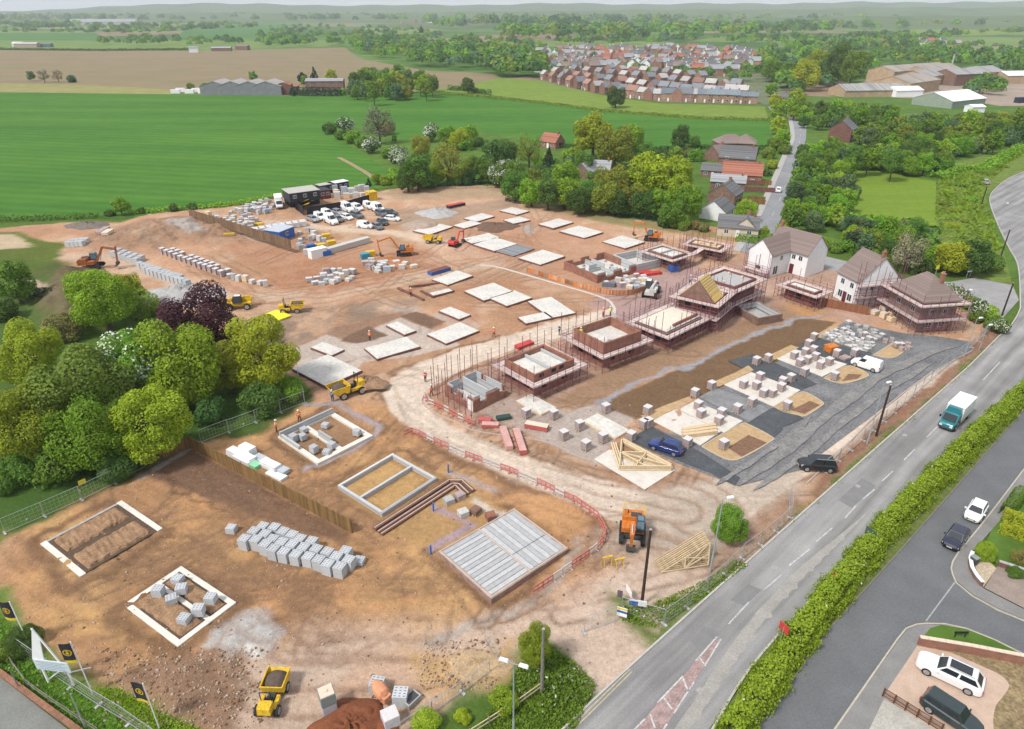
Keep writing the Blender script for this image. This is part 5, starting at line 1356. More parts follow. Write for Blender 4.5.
for i in range(7):
 x=rx0+(rx1-rx0)*i/6
 mb=MB()
 for s in(-1,1):mb.beam((x,yc+s*ly*.52,5.1),(x,yc,rz_),.06,.16)
 mb.beam((x,yc-ly*.5,5.18),(x,yc+ly*.5,5.18),.06,.14)
 for s in(-1,1):mb.beam((x,yc+s*ly*.22,5.2),(x,yc+s*ly*.1,7.6),.05,.1)
 mb.build('roof_truss',tr,t)
bat=stripemat('yellow battened roof membrane',(.58,.38,.08),(.22,.18,.10),.34,2,.85,.72,.12,2)
for s in(-1,):
 mb=MB();a=Vector((rx0-.2,yc+s*ly*.53,5.16));b=Vector((rx1+.2,yc+s*ly*.53,5.16));c=Vector((rx1+.2,yc,rz_+.1));d=Vector((rx0-.2,yc,rz_+.1))
 off=Vector((0,s*.06,.06))
 mb.add([a,b,c,d,a+off,b+off,c+off,d+off],[(4,5,6,7),(0,3,2,1),(0,1,5,4),(1,2,6,5),(2,3,7,6),(3,0,4,7)]);mb.build('battened_roof',bat,t)
 for k in range(11):
  q0,q1=a.lerp(d,(k+.5)/11),b.lerp(c,(k+.5)/11)
  mb=MB();mb.beam(q0+Vector((0,s*.07,.09)),q1+Vector((0,s*.07,.09)),.08,.05);mb.build('batten',M_timber,t)
mb=MB();mb.add([(rx0-.28,yc-ly*.5,5.05),(rx0-.28,yc+ly*.5,5.05),(rx0-.28,yc,rz_-.1),(rx0-.03,yc-ly*.5,5.05),(rx0-.03,yc+ly*.5,5.05),(rx0-.03,yc,rz_-.1)],[(0,2,1),(3,4,5),(0,1,4,3),(1,2,5,4),(2,0,3,5)])
mb.build('gable_wall',M_brickb,t)
t,f6=both((690,279),(736.7,293),(769,280.3),5.0,'brick house with a dark flat upper floor beside the trusses',[2.5,5.0],5.3,5.0,top_m=M_conc2,over=.9)
pile(t,3,1,f6[2]-1,1,f6[3]-1,5.01,'material_pile',M_timberp)
t,f7=both((640,250.5),(673,262),(694,254),2.6,'low brick house with two white floor bays by the red stacks',[2.6],3.0,2.75,m=M_brickb,over=1.6)
mb=MB();mb.box(f7[2]/2,f7[3]*.5,2.76,f7[2]-.7,.3,.4);mb.build('cross_wall',M_block,t)
t,f8=both((680.4,244),(722,252.5),(732,245.5),2.6,'farthest brick house with a timber floor near the cottages',[2.6],2.9,2.7,top_m=M_timberp,m=M_brickb,over=1.6)
pile(t,8,1,f8[2]-1,1,f8[3]-1,2.71,'timber_stack',M_timber)
t=thing('gangway','white timber gangway between the two farthest scaffolds','gangway',(*P(693,254,2.6).xy,0))
mb=MB();mb.beam((0,0,2.56),P(703,248,2.6)-P(693,254,2.6)+Vector((0,0,2.62)),1.2,.1);mb.build('deck',M_plank,t)
mb=MB()
for s in(-.5,.5):mb.beam((s,s,0),(s,s,2.5),.08,.08)
mb.build('support',M_poleR,t)
t,fj=both((779.8,283.5),(816.8,298.5),(827,290.5),2.7,'low dark brick garage between the white houses',[2.7],3.0,2.9,m=M_brickd,over=.5)
o,th,lx,ly=frame((617,262),(636,273),(656,266),0)
shell('small grey block garage with a white floor beside the red stacks',o,th,lx,ly,1.9,M_block,.2,openings=False)
o,th,lx,ly=frame((568,268),(597,283.5),(634,271),0)
t=thing('unfinished_house','waist high brick house walls behind the orange netting','unfinished house',(o.x,o.y,0),th,'unfinished brick houses')
mb=MB();castle(mb,0,.15,0,lx,0,hh=(1.7,.8,1.6,.7,1.7));castle(mb,1,.15,.302,ly-.302,0,hh=(1.7,1.7,1.6,1.7,1.7));castle(mb,0,ly-.15,0,lx,0,hh=(1.7,1.0,1.7,.8,1.7));castle(mb,1,lx-.15,.302,ly-.302,0,hh=(1.7,.9,1.7,1.7,1.7));mb.build('brick_wall',M_brick,t)
mb=MB();castle(mb,1,lx*.5,.302,ly-.302,0,.2,(1.9,1,1.9,1.9,1.2));castle(mb,0,ly*.5,.302,lx*.48,0,.2,(1.7,.6,1.9,1.9,1));castle(mb,0,.4,.31,lx-.31,0,.14,(2.0,1,1.9,.9,2.0));mb.build('block_leaf',M_block,t)
mb=MB();mb.box(lx/2,ly/2,-.05,lx-.62,ly-.62,.2);mb.build('floor',M_conc,t)
pile(t,9,1,lx-1,1,ly-1,.16)
o,th,lx,ly=frame((738,311),(757,326),(776,319),0)
shell('roofless low brown brick garage beside the long topsoil bed',o,th,lx,ly,1.5,M_brickb,.12,top_m=M_conc2,openings=False,inner=True)
def win(t,x,y,z,w,h,ax,s,name='window',pm=None):
 """window on the face whose normal is s along axis ax"""
 fr,gl=MB(),MB()
 d=.06
 if ax=='y':
  fr.box(x,y+s*.01,z,w,d,h);gl.box(x-w*.24,y+s*.025,z+.08,w*.40,d,h-.16);gl.box(x+w*.24,y+s*.025,z+.08,w*.40,d,h-.16)
 else:
  fr.box(x+s*.01,y,z,d,w,h);gl.box(x+s*.025,y-w*.24,z+.08,d,w*.40,h-.16);gl.box(x+s*.025,y+w*.24,z+.08,d,w*.40,h-.16)
 f=fr.build(name,M_white,t);gl.build('pane',pm or M_wglass,f)
 return f
def gable_roof(mb,x0,x1,y0,y1,ze,zr,over=.35,th_=.16,ax='x'):
 """two roof slopes, ridge along ax"""
 f=(lambda a,b,c:(a,b,c))if ax=='x' else(lambda a,b,c:(b,a,c))
 if ax=='y':x0,x1,y0,y1=y0,y1,x0,x1
 yc=(y0+y1)/2;sl=(zr-ze)/(yc-y0)
 for s,ye in((-1,y0-over),(1,y1+over)):
  z_e=ze-over*sl
  a=[f(x0-over*.5,ye,z_e),f(x1+over*.5,ye,z_e),f(x1+over*.5,yc,zr),f(x0-over*.5,yc,zr)]
  b=[(p[0],p[1],p[2]+th_)for p in a]
  fs=[(4,5,6,7),(3,2,1,0),(0,1,5,4),(1,2,6,5),(2,3,7,6),(3,0,4,7)]
  mb.add(a+b,fs)
def gable_walls(mb,x0,x1,y0,y1,ze,zr,ax='x',z0=0.0):
 if ax=='x':
  yc=(y0+y1)/2
  vs=[(x,y,z)for x in(x0,x1)for y,z in((y0,z0),(y1,z0),(y1,ze),(yc,zr),(y0,ze))]
 else:
  xc=(x0+x1)/2
  vs=[(x,y,z)for y in(y0,y1)for x,z in((x0,z0),(x1,z0),(x1,ze),(xc,zr),(x0,ze))]
 mb.add(vs,[(4,3,2,1,0),(5,6,7,8,9),(0,1,6,5),(1,2,7,6),(2,3,8,7),(3,4,9,8),(4,0,5,9)])
def hip_roof(mb,x0,x1,y0,y1,ze,zr,over=.4,th_=.14):
 x0-=over;x1+=over;y0-=over;y1+=over;yc=(y0+y1)/2;k=(y1-y0)/2
 b=[(x0,y0,ze),(x1,y0,ze),(x1,y1,ze),(x0,y1,ze)];r=[(x0+k,yc,zr),(x1-k,yc,zr)]
 up=[(p[0],p[1],p[2]+th_)for p in b]
 mb.add(b+up+r,[(3,2,1,0),(0,1,5,4),(1,2,6,5),(2,3,7,6),(3,0,4,7),(4,5,9,8),(6,7,8,9),(7,4,8),(5,6,9)])
def chimney(t,x,y,z,h=1.5,m=M_brick,n=2,w=.6,d=.6):
 mb=MB();mb.box(x,y,z,w,d,h);mb.box(x,y,z+h,w+.14,d+.14,.12);c=mb.build('chimney',m,t)
 for i in range(n):
  mb=MB();mb.tube((x+(i-(n-1)/2)*.3,y,z+h+.12),(x+(i-(n-1)/2)*.3,y,z+h+.5),.11,6,0,.09);mb.build('chimney_pot',mat('clay pot',(.42,.2,.1),.8,.15,4),c)
Fm=P(804,277.5);Br=P(824,273.5);Wn=P(769.5,278.5)
iv=P(786.5,272)
th=math.atan2((Fm-iv).y,(Fm-iv).x)
bv=Br-Fm;dW=max(6.4,bv.length)
o=Fm
c,s=math.cos(th),math.sin(th)
def loc(v):return((v.x-o.x)*c+(v.y-o.y)*s,-(v.x-o.x)*s+(v.y-o.y)*c)
ixl=loc(iv)[0];wl=loc(Wn)
W1D,WW=7.0,5.6
wy=min(-3.2,wl[1])
t=thing('white_house','white rendered house with a brown tiled roof and a projecting wing','house',(o.x,o.y,0),th,'almost finished new houses')
x0=ixl-WW
mb=MB();gable_walls(mb,x0,0,0,W1D,5.0,8.3);gable_walls(mb,x0,ixl,wy,.5,5.0,7.7,'y');mb.build('wall',M_render,t)
mb=MB();gable_roof(mb,x0,0,0,W1D,5.0,8.3);gable_roof(mb,x0,ixl,wy,W1D/2,5.0,7.7,ax='y');mb.build('roof',M_tileB,t)
chimney(t,x0+.4,W1D/2,7.7,1.5)
for x in(-1.6,ixl+1.0):win(t,x,0,3.2,.9,1.1,'y',-1)
win(t,ixl,wy*.45,3.2,.9,1.1,'x',1)
win(t,ixl,wy*.7,.4,1.6,1.9,'x',1,'french_window')
win(t,(x0+ixl)/2,wy,1.0,1.2,1.1,'y',-1)
mb=MB();mb.box(ixl+.9,-.03,0,.95,.08,2.1);d=mb.build('door',mat('dark red door',(.12,.02,.03),.5,.1,2),t)
scaffold(Vector((o.x+(x0*c-(wy-1.2)*-s)*0+x0*c-(wy-1.3)*s,o.y+x0*s+(wy-1.3)*c,0)),th,WW+.2,1.15,[1.2],'few scaffold tubes along the gable of the white house with a wing',w=.5,over=3.2,step=2.8)
o,th,lx,ly=frame((830.5,296.5),(854,308),(895,305),0)
t=thing('white_house','white rendered house with a brown roof and red scaffolding on its gable','house',(o.x,o.y,0),th,'almost finished new houses')
Lm=ly
lx=min(lx,8.6)
mb=MB();gable_walls(mb,0,lx,0,Lm,5.3,9.5,'y');mb.build('wall',M_render,t)
mb=MB();gable_roof(mb,0,lx,0,Lm,5.3,9.5,ax='y');mb.build('roof',M_tileB,t)
chimney(t,lx/2,.6,9.0,1.4)
for y in(Lm*.3,Lm*.72):
 win(t,0,y,3.3,1.0,1.1,'x',-1);win(t,0,y,.7,1.2,1.4,'x',-1)
mb=MB();mb.box(-.03,Lm*.52,0,.08,.95,2.1);mb.build('door',mat('dark red door',(.12,.02,.03)),t)
for x in(lx*.33,lx*.66):win(t,x,0,3.3,.6,.9,'y',-1)
scaffold(Vector((o.x-1.3*-math.sin(th)*-1,o.y-1.3*math.cos(th),0)),th,lx+.6,1.2,[2.4,4.6],'red scaffold with boards across the gable of the right white house',w=.55,over=2.8,step=1.5)
o,th,lx,ly=frame((891.5,317),(915.5,332.5),(949,329.5),0)
t=thing('brick_house','brown brick house with a hipped tile roof wrapped in two levels of scaffolding','house',(o.x,o.y,0),th,'almost finished new houses')
ly=max(ly,8.5);lx=min(lx,7.4)
mb=MB();mb.box(lx/2,ly/2,0,lx,ly,5.6);mb.build('wall',brickmat('grey brown brick',(.23,.155,.125),(.19,.125,.105),(.3,.26,.23)),t)
mb=MB()
hip_roof(mb,0,ly,-lx,0,5.6,9.3)
mb.v=[(-y,x,z)for x,y,z in mb.v]
mb.build('roof',M_tileB,t)
chimney(t,lx*.62,2.3,7.0,2.7)
for y in(ly*.25,ly*.7):win(t,0,y,3.2,1.0,1.1,'x',-1);win(t,0,y,.8,1.1,1.2,'x',-1)
for x in(lx*.3,lx*.68):win(t,x,0,.8,1.2,1.2,'y',-1);win(t,x,0,3.2,.8,1.0,'y',-1)
cc,ss=math.cos(th),math.sin(th)
scaffold(Vector((o.x-1.35*(cc-ss),o.y-1.35*(ss+cc),0)),th,lx+2.7,ly+2.7,[2.5,5.3],'two level scaffold of pale boards right round the brown hipped house',w=1.1,over=.9)
def proj(v):
 dx,dy,dz=v[0],v[1],v[2]-H
 dep=dy*CP-dz*SP
 return CX+F*dx/dep,CY+F*(-dz*CP-dy*SP)/dep
def tall(bx,by,ty):
 """height of an upright thing seen from its foot (bx, by) up to image row ty"""
 b=P(bx,by);lo,hi=0.0,44.0
 for _ in range(40):
  m=(lo+hi)/2
  if proj((b.x,b.y,m))[1]>ty:lo=m
  else:hi=m
 return lo
def loft(mb,rings,m=0,caps=True):
 n=len(rings[0]);b=[]
 for r in rings:b+=r
 fs=[(i*n+j,i*n+(j+1)%n,(i+1)*n+(j+1)%n,(i+1)*n+j)for i in range(len(rings)-1)for j in range(n)]
 if caps:fs+=[tuple(range(n-1,-1,-1)),tuple(range((len(rings)-1)*n,len(rings)*n))]
 mb.add(b,fs,m)
def ring_body(x,w,zb,zt,crown=.03):
 return[(x,-w*.9,zb),(x,-w,zb+.14),(x,-w,zt-.2),(x,-w*.97,zt-.07),(x,-w*.86,zt),(x,0,zt+crown),(x,w*.86,zt),(x,w*.97,zt-.07),(x,w,zt-.2),(x,w,zb+.14),(x,w*.9,zb)]
def wheel(t,x,y,r=.33,w=.22):
 mb=MB();mb.tube((x,y-w/2,r),(x,y+w/2,r),r,16);wh=mb.build('wheel',M_black,t)
 mb=MB()
 for s in(-1,1):
  mb.tube((x,y+s*(w/2-.01),r),(x,y+s*(w/2+.012),r),r*.66,12)
  for k in range(5):
   a=k*1.2566;mb.beam((x,y+s*(w/2+.016),r),(x+math.cos(a)*r*.6,y+s*(w/2+.016),r+math.sin(a)*r*.6),.05,.03,up=(0,1,0))
 mb.build('rim',M_rim,wh)
def quadpanel(mb,a,b,c,d,k0=.06,k1=.12,off=.012,m=0):
 """glass panel set a little proud of the quad a b c d, inset from its edges"""
 a,b,c,d=map(Vector,(a,b,c,d));n=(b-a).cross(d-a).normalized()*off
 f=lambda u,v:(a.lerp(b,u)).lerp(d.lerp(c,u),v)+n
 mb.add([f(k0,k1),f(1-k0,k1),f(1-k0,1-k1),f(k0,1-k1)],[(0,1,2,3)],m)
def car(name,label,paint,L=4.3,Wd=1.80,Ht=1.5,belt=.95,ws=.95,rf=.30,rr=-1.45,rb=-2.0,hood=.86,tail=.98,cat='car',roof_glass=False,van=False,rails=False,lamp=True):
 t=thing(name,label,cat)
 h,w=L/2,Wd/2
 mb=MB()
 st=[(-h,w*.78,.42,tail-.22),(-h+.05,w*.9,.30,tail-.05),(-h+.25,w*.98,.22,tail),(rb+.25,w,.20,tail),(0,w,.20,belt),(ws-.05,w,.20,belt),(ws+.35,w*.985,.20,hood+.06),(h-.45,w*.95,.22,hood-.04),(h-.12,w*.84,.28,hood-.14),(h,w*.66,.36,hood-.30)]
 st=sorted(st)
 loft(mb,[ring_body(*s)for s in st])
 bw,rw=w*.86,w*.70
 zb0=belt-.02
 B_=[(ws,-bw,zb0),(ws,bw,zb0),(rb,bw,tail-.02),(rb,-bw,tail-.02)]
 T_=[(rf,-rw,Ht-.03),(rf,rw,Ht-.03),(rr,rw,Ht-.04),(rr,-rw,Ht-.04)]
 mb.add(B_+T_,[(0,1,5,4),(1,2,6,5),(2,3,7,6),(3,0,4,7)])
 rm=[(rf-.12,-rw*.9,Ht),(rf-.12,rw*.9,Ht),(rr+.12,rw*.9,Ht-.01),(rr+.12,-rw*.9,Ht-.01)]
 mb.add(T_+rm,[(0,1,5,4),(1,2,6,5),(2,3,7,6),(3,0,4,7),(4,5,6,7)])
 body=mb.build('body',paint,t,smooth=False,bevel=.03)
 mb=MB();quadpanel(mb,B_[0],B_[1],T_[1],T_[0],.05,.08);mb.build('windscreen',M_glass,t)
 if not van or name=='pickup':
  mb=MB();quadpanel(mb,B_[2],B_[3],T_[3],T_[2],.10,.14);mb.build('rear_window',M_glass,t)
 for s,(i,j)in((1,(1,2)),(-1,(3,0))):
  a,b,c,d=Vector(B_[i]),Vector(B_[j]),Vector(T_[j]),Vector(T_[i])
  cuts=((0,.30)if s>0 else(.70,1),)if van else((0.02,.47),(.48,.97))
  for u0,u1 in cuts:
   mb=MB();quadpanel(mb,a.lerp(b,u0),a.lerp(b,u1),d.lerp(c,u1),d.lerp(c,u0),.05,.14);mb.build('side_window',M_glass,t)
 if roof_glass:
  mb=MB();mb.sheet([(rf-.15,-rw*.72),(rf-.15,rw*.72),(rr+.35,rw*.72),(rr+.35,-rw*.72)],Ht+.012);mb.build('sunroof',M_glass,t)
 if rails:
  for s in(-1,1):
   mb=MB();mb.beam((rf-.1,s*rw*.93,Ht+.05),(rr+.1,s*rw*.93,Ht+.04),.04,.05);mb.build('roof_rail',M_steel,t)
 wb=L*.305
 for x in(wb+.03,-wb):
  for s in(-1,1):wheel(t,x,s*(w-.10),.33 if Ht<1.6 else .37)
 for s in(-1,1):
  mb=MB();mb.add([(h-.03,s*w*.50,hood-.36),(h-.16,s*w*.86,hood-.34),(h-.24,s*w*.885,hood-.18),(h-.10,s*w*.55,hood-.20)],[(0,1,2,3)]if s>0 else[(3,2,1,0)])
  mb.v=[(x+.02,y,z)for x,y,z in mb.v];mb.build('headlight',M_lamp,t)
  mb=MB();mb.box(-h+.03,s*w*.76,tail-.32,.09,.26,.22);mb.build('tail_light',M_tail,t)
  mb=MB();mb.box(ws-.18,s*(w+.09),belt,.12,.20,.14);mb.build('wing_mirror',paint,t)
 mb=MB();mb.box(h-.02,0,.40,.05,w*1.0,.16);mb.build('grille',M_black,t)
 mb=MB();mb.box(h+.008,0,.40,.02,.52,.11);mb.box(-h-.008,0,.55,.02,.52,.11);mb.build('number_plate',mat('plate',(.6,.6,.5),.5,0),t)
 return t
def head(px0,px1,z=.3):
 """heading from one photo point to another"""
 a,b=P(*px0,z),P(*px1,z);return math.atan2(b.y-a.y,b.x-a.x)
pw=mat('white car paint',(.74,.75,.76),.25,0,coat=.6);pk=mat('black car paint',(.012,.014,.018),.2,0,coat=.8)
pb=mat('dark blue car paint',(.012,.035,.17),.25,0,coat=.8,metal=.2);pg=mat('dark green car paint',(.022,.036,.040),.25,0,coat=.8)
pn=mat('navy car paint',(.018,.022,.045),.25,0,coat=.8);ps=mat('silver car paint',(.36,.37,.39),.3,0,coat=.5,metal=.4);pgr=mat('grey car paint',(.11,.115,.125),.3,0,coat=.6)
road_h=head((760,551.6),(850,472))
p=P(949,674,.5);o=car('parked_car','white estate car with a dark glass roof on the resin driveway',pw,4.9,1.92,1.68,1.05,1.0,.35,-1.75,-2.3,.98,1.05,roof_glass=True,rails=True)
o.location=(p.x,p.y,.10);o.rotation_euler.z=head((967,689.5),(928,671))
p=P(951,715,.5);o=car('parked_car','dark green people carrier in front of the driveway railing',pg,4.3,1.8,1.62,1.0,1.05,.55,-1.8,-2.08,.90,1.02)
o.location=(p.x,p.y,.10);o.rotation_euler.z=head((932,705),(965,727))
p=P(976,511,.6);o=car('parked_car','small white hatchback parked behind the navy car on the service road',pw,3.7,1.68,1.5,.95,.95,.35,-1.35,-1.7,.88,1.0)
o.location=(p.x,p.y,.01);o.rotation_euler.z=head((985,497),(969,523))
p=P(956,537,.6);o=car('parked_car','navy blue hatchback parked nearest the side road mouth',pn,4.0,1.74,1.46,.92,.9,.3,-1.35,-1.85,.86,.98)
o.location=(p.x,p.y,.01);o.rotation_euler.z=head((964,527),(950,547))
p=P(666,447,.5);o=car('parked_car','bright dark blue hatchback on the tarmac bay beside the roof trusses',pb,4.35,1.8,1.5,.95,.95,.3,-1.5,-2.0)
o.location=(p.x,p.y,.03);o.rotation_euler.z=head((683,452),(650,442))
p=P(817,464.5,.6);o=car('parked_car','black off road car at the site entrance near the road',pk,4.4,1.85,1.68,1.05,1.0,.45,-1.75,-2.1,.98,1.05,rails=True)
o.location=(p.x,p.y,.03);o.rotation_euler.z=head((832,465),(801,463))
p=P(866.5,364,.7);VAN=car('parked_van','white car derived van on the tarmac nearest the stone rubble',pw,4.4,1.80,1.85,1.08,1.15,.55,-2.05,-2.18,.98,1.12,cat='van',van=True)
VAN.location=(p.x,p.y,.03);VAN.rotation_euler.z=head((877,368),(855,361))
p=P(955,418,.5)
t=thing('box_lorry','green cabbed lorry with a white box body driving down the main road','lorry',(p.x,p.y,0.01),road_h+math.pi)
mb=MB();loft(mb,[ring_body(1.5,1.0,.35,2.3),ring_body(2.5,1.0,.35,2.25),ring_body(2.95,.97,.35,1.25),ring_body(3.55,.92,.38,1.12),ring_body(3.7,.82,.45,.95)]);mb.build('cab',M_teal,t,bevel=.03)
mb=MB();quadpanel(mb,(3.06,-.85,1.32),(3.06,.85,1.32),(2.58,.80,2.22),(2.58,-.80,2.22),.03,.05,.05);mb.build('windscreen',M_glass,t)
for s in(-1,1):
 mb=MB();mb.box(2.15,s*1.005,1.3,.8,.02,.7);mb.build('side_window',M_glass,t)
 mb=MB();mb.box(2.7,s*1.18,1.35,.12,.2,.35);mb.build('wing_mirror',M_black,t)
 mb=MB();mb.box(3.66,s*.62,.72,.1,.36,.2);mb.build('headlight',M_lamp,t)
mb=MB();mb.box(-.95,0,.75,4.7,2.15,2.25);mb.build('box_body',M_white,t,bevel=.04)
mb=MB();mb.box(1.65,0,2.3,.9,1.8,.62,taper=.85);mb.build('wind_deflector',M_teal,t)
mb=MB();mb.box(3.7,0,.42,.08,1.5,.2);mb.box(0,0,.45,6.2,.8,.28);mb.build('chassis',M_dark,t)
for x in(2.75,-2.0):
 for s in(-1,1):wheel(t,x,s*.92,.40,.28)
HATCH=bpy.data.objects['parked_car.004'];SUVC=bpy.data.objects['parked_car.005']
comp=[((240,355),'h',ps,'silver hatchback'),((290,340),'v',pw,'white van'),((345,313),'v',pw,'white van'),((372,370),'V',pw,'large white panel van'),((425,352),'h',pgr,'grey hatchback'),((420,303),'h',ps,'silver hatchback'),((487,338),'h',pw,'white hatchback'),((490,283),'V',pw,'large white van'),((562,328),'s',pgr,'dark grey off road car'),((563,275),'v',pw,'white van'),((645,260),'v',pw,'white van'),((715,288),'V',pw,'large white van'),((738,313),'s',pgr,'dark grey off road car'),((803,312),'s',pg,'dark green off road car'),((820,350),'h',pw,'white hatchback'),((748,376),'h',pg,'dark green hatchback'),((710,407),'h',pgr,'grey hatchback'),((622,402),'v',pw,'white van')]
for i,(q,k,c,lab)in enumerate(comp):
 src={'h':HATCH,'s':SUVC,'v':VAN,'V':VAN}[k]
 p=P(*z280(q)[0],.7)
 row='beside the black hoarding' if i<10 else 'on the compound right side'
 r=dup(src,(p.x,p.y,ground_z(p.x,p.y)),R(-48 if i<10 else(-20 if i in(13,14,17)else-52))+rnd.uniform(-.1,.1),'%s parked %s, %s from the left'%(lab,row,ordn(i if i<10 else sorted([z[0][0]for z in comp[10:]]).index(q[0]))),'vehicles parked in the site compound',(1.3,1.1,1.35)if k=='V' else None)
 for ch in r.children:
  if ch.name.split('.')[0]in('body','wing_mirror'):
   s=ch.material_slots[0];s.link='OBJECT';s.material=c
for(x,y),c,k,lab in(((778.5,190),pw,HATCH,'white car driving down the straight road'),((756,176),pw,VAN,'white van on the cottage drive beside the straight road'),((757,172),ps,HATCH,'silver car on the far cottage drive'),((985,182),ps,HATCH,'silver car coming round the far bend of the main road'),((490,152),pw,VAN,'white van in the paddock behind the trees'),((706,169),pw,SUVC,'white caravan like car behind the red roofed cottage')):
 p=P(x,y,.6)
 r=dup(k,(p.x,p.y,.1),R(75)+rnd.uniform(-.2,.2),lab,None)
 for ch in r.children:
  if ch.name.split('.')[0]in('body','wing_mirror'):
   s=ch.material_slots[0];s.link='OBJECT';s.material=c
p=P(*z180((722,245))[0],.8)
r=dup(bpy.data.objects['box_lorry'],(p.x,p.y,0),R(-70),'white box lorry parked at the left of the stacked dark cabins')
recolor(r,'cab',pw);recolor(r,'wind_deflector',pw)
def excavator(label,px,rz,paint,k=1.0,boom=((1.0,1.5),(2.6,4.2),(4.9,3.6),(4.6,1.0)),rails=False):
 p=PG(*px)
 t=thing('excavator',label,'excavator',p,rz,'tracked excavators');t.scale=(k,)*3
 for s in(-1,1):
  prof=[(-1.75,.25),(-1.5,.05),(1.5,.05),(1.75,.25),(1.75,.62),(1.5,.82),(-1.5,.82),(-1.75,.62)]
  mb=MB();mb.side(prof,s*1.2-.25,s*1.2+.25);mb.build('track',M_black,t)
  mb=MB()
  for i in range(4):mb.tube((-1.2+.8*i,s*1.2-.27,.4),(-1.2+.8*i,s*1.2+.27,.4),.2,8)
  mb.build('road_wheel',M_dark,t)
 mb=MB();mb.box(0,0,.3,1.6,1.9,.45);mb.tube((0,0,.74),(0,0,.98),.75,12);mb.build('undercarriage',M_dark,t)
 mb=MB();mb.box(-.55,0,.98,2.5,2.5,.35);mb.box(-1.25,0,1.33,1.35,2.45,.85);mb.side([(-2.3,1.0),(-1.9,1.0),(-1.9,2.1),(-2.15,2.05),(-2.4,1.7)],-1.2,1.2);mb.box(.1,-.75,1.33,1.3,.9,.35);mb.build('upper_body',paint,t,bevel=.04)
 mb=MB();mb.box(-1.1,.3,2.18,.7,1.2,.08);mb.tube((-1.3,-.6,2.18),(-1.3,-.6,2.6),.07,6);mb.build('engine_cover',M_dark,t)
 cab=MB();cab.side([(-.35,1.33),(.95,1.33),(1.05,2.0),(.75,2.85),(-.35,2.85)],.32,1.22);c=cab.build('cab',M_dark,t,bevel=.03)
 g=MB();g.add([(1.065,.40,1.98),(1.065,1.14,1.98),(.775,1.14,2.78),(.775,.40,2.78)],[(0,1,2,3)]);g.add([(-.2,1.235,1.75),(-.2,1.235,2.7),(.7,1.235,2.7),(.92,1.235,1.75)],[(0,1,2,3)]);g.add([(-.2,.305,1.75),(.92,.305,1.75),(.7,.305,2.7),(-.2,.305,2.7)],[(0,1,2,3)]);g.sheet([(-.2,.45),(.6,.45),(.6,1.1),(-.2,1.1)],2.862)
 g.build('cab_glass',mat('bluish cab glass',(.10,.17,.22),.1,0,spec=.7),c)
 a,b,e,f=[Vector((x,-.15,z))for x,z in boom]
 mb=MB();mb.beam(a,b,.34,.5,up=(0,1,0));mb.beam(b+Vector((-.15,0,0)),e,.30,.44,up=(0,1,0));mb.build('boom',paint,t)
 mb=MB();mb.beam(e+(e-f).normalized()*.6,f,.26,.34,up=(0,1,0));mb.build('dipper_arm',paint,t)
 mb=MB();mb.tube(a+Vector((.5,.28,-.1)),a.lerp(b,.7)+Vector((.1,.28,0)),.07,6);mb.tube(b.lerp(e,.3)+Vector((0,0,.35)),e+Vector((-.1,0,.45)),.07,6);mb.build('hydraulic_ram',M_steel,t)
 mb=MB();x,z=f.x,f.z;mb.side([(x-.25,z+.1),(x+.2,z+.15),(x+.3,z-.35),(x-.1,z-.75),(x-.75,z-.7),(x-.55,z-.55),(x-.15,z-.5)],-.65,.35);mb.build('bucket',M_dark,t)
 if rails:
  mb=MB();yl=[]
  for q in((-1.9,-1.15),(-1.9,1.15),(-.6,1.2),(-.6,-1.2)):mb.tube((*q,2.1),(*q,3.1),.035,5)
  for z in(2.6,3.1):
   for q,q2 in(((-1.9,-1.15),(-1.9,1.15)),((-1.9,1.15),(-.6,1.2)),((-1.9,-1.15),(-.6,-1.2))):mb.tube((*q,z),(*q2,z),.035,5)
  mb.build('guard_rail',M_yel,t)
 return t
excavator('orange excavator with yellow rails on the haul road near the entrance',(632,536),R(-100),M_ora,.95,((1.0,1.5),(2.0,3.6),(3.2,2.6),(2.8,.9)),True)
excavator('big orange and black excavator digging among the rubble below the compound',(404,255),R(190),M_ora,.95,((1.0,1.5),(3.0,4.6),(6.0,3.6),(5.6,.8)))
excavator('small red excavator beside the yellow dumper at the upper slabs',(455,246),R(60),M_red,.75)
excavator('orange excavator with its arm up by the farthest slab',(651,240),R(165),M_ora,.95,((1.0,1.5),(2.2,4.4),(4.6,4.2),(4.6,1.6)))
excavator('rust coloured excavator half hidden behind the left garden trees',(94,268),R(10),mat('rusty orange paint',(.30,.095,.03),.6,.25,3),1.1)
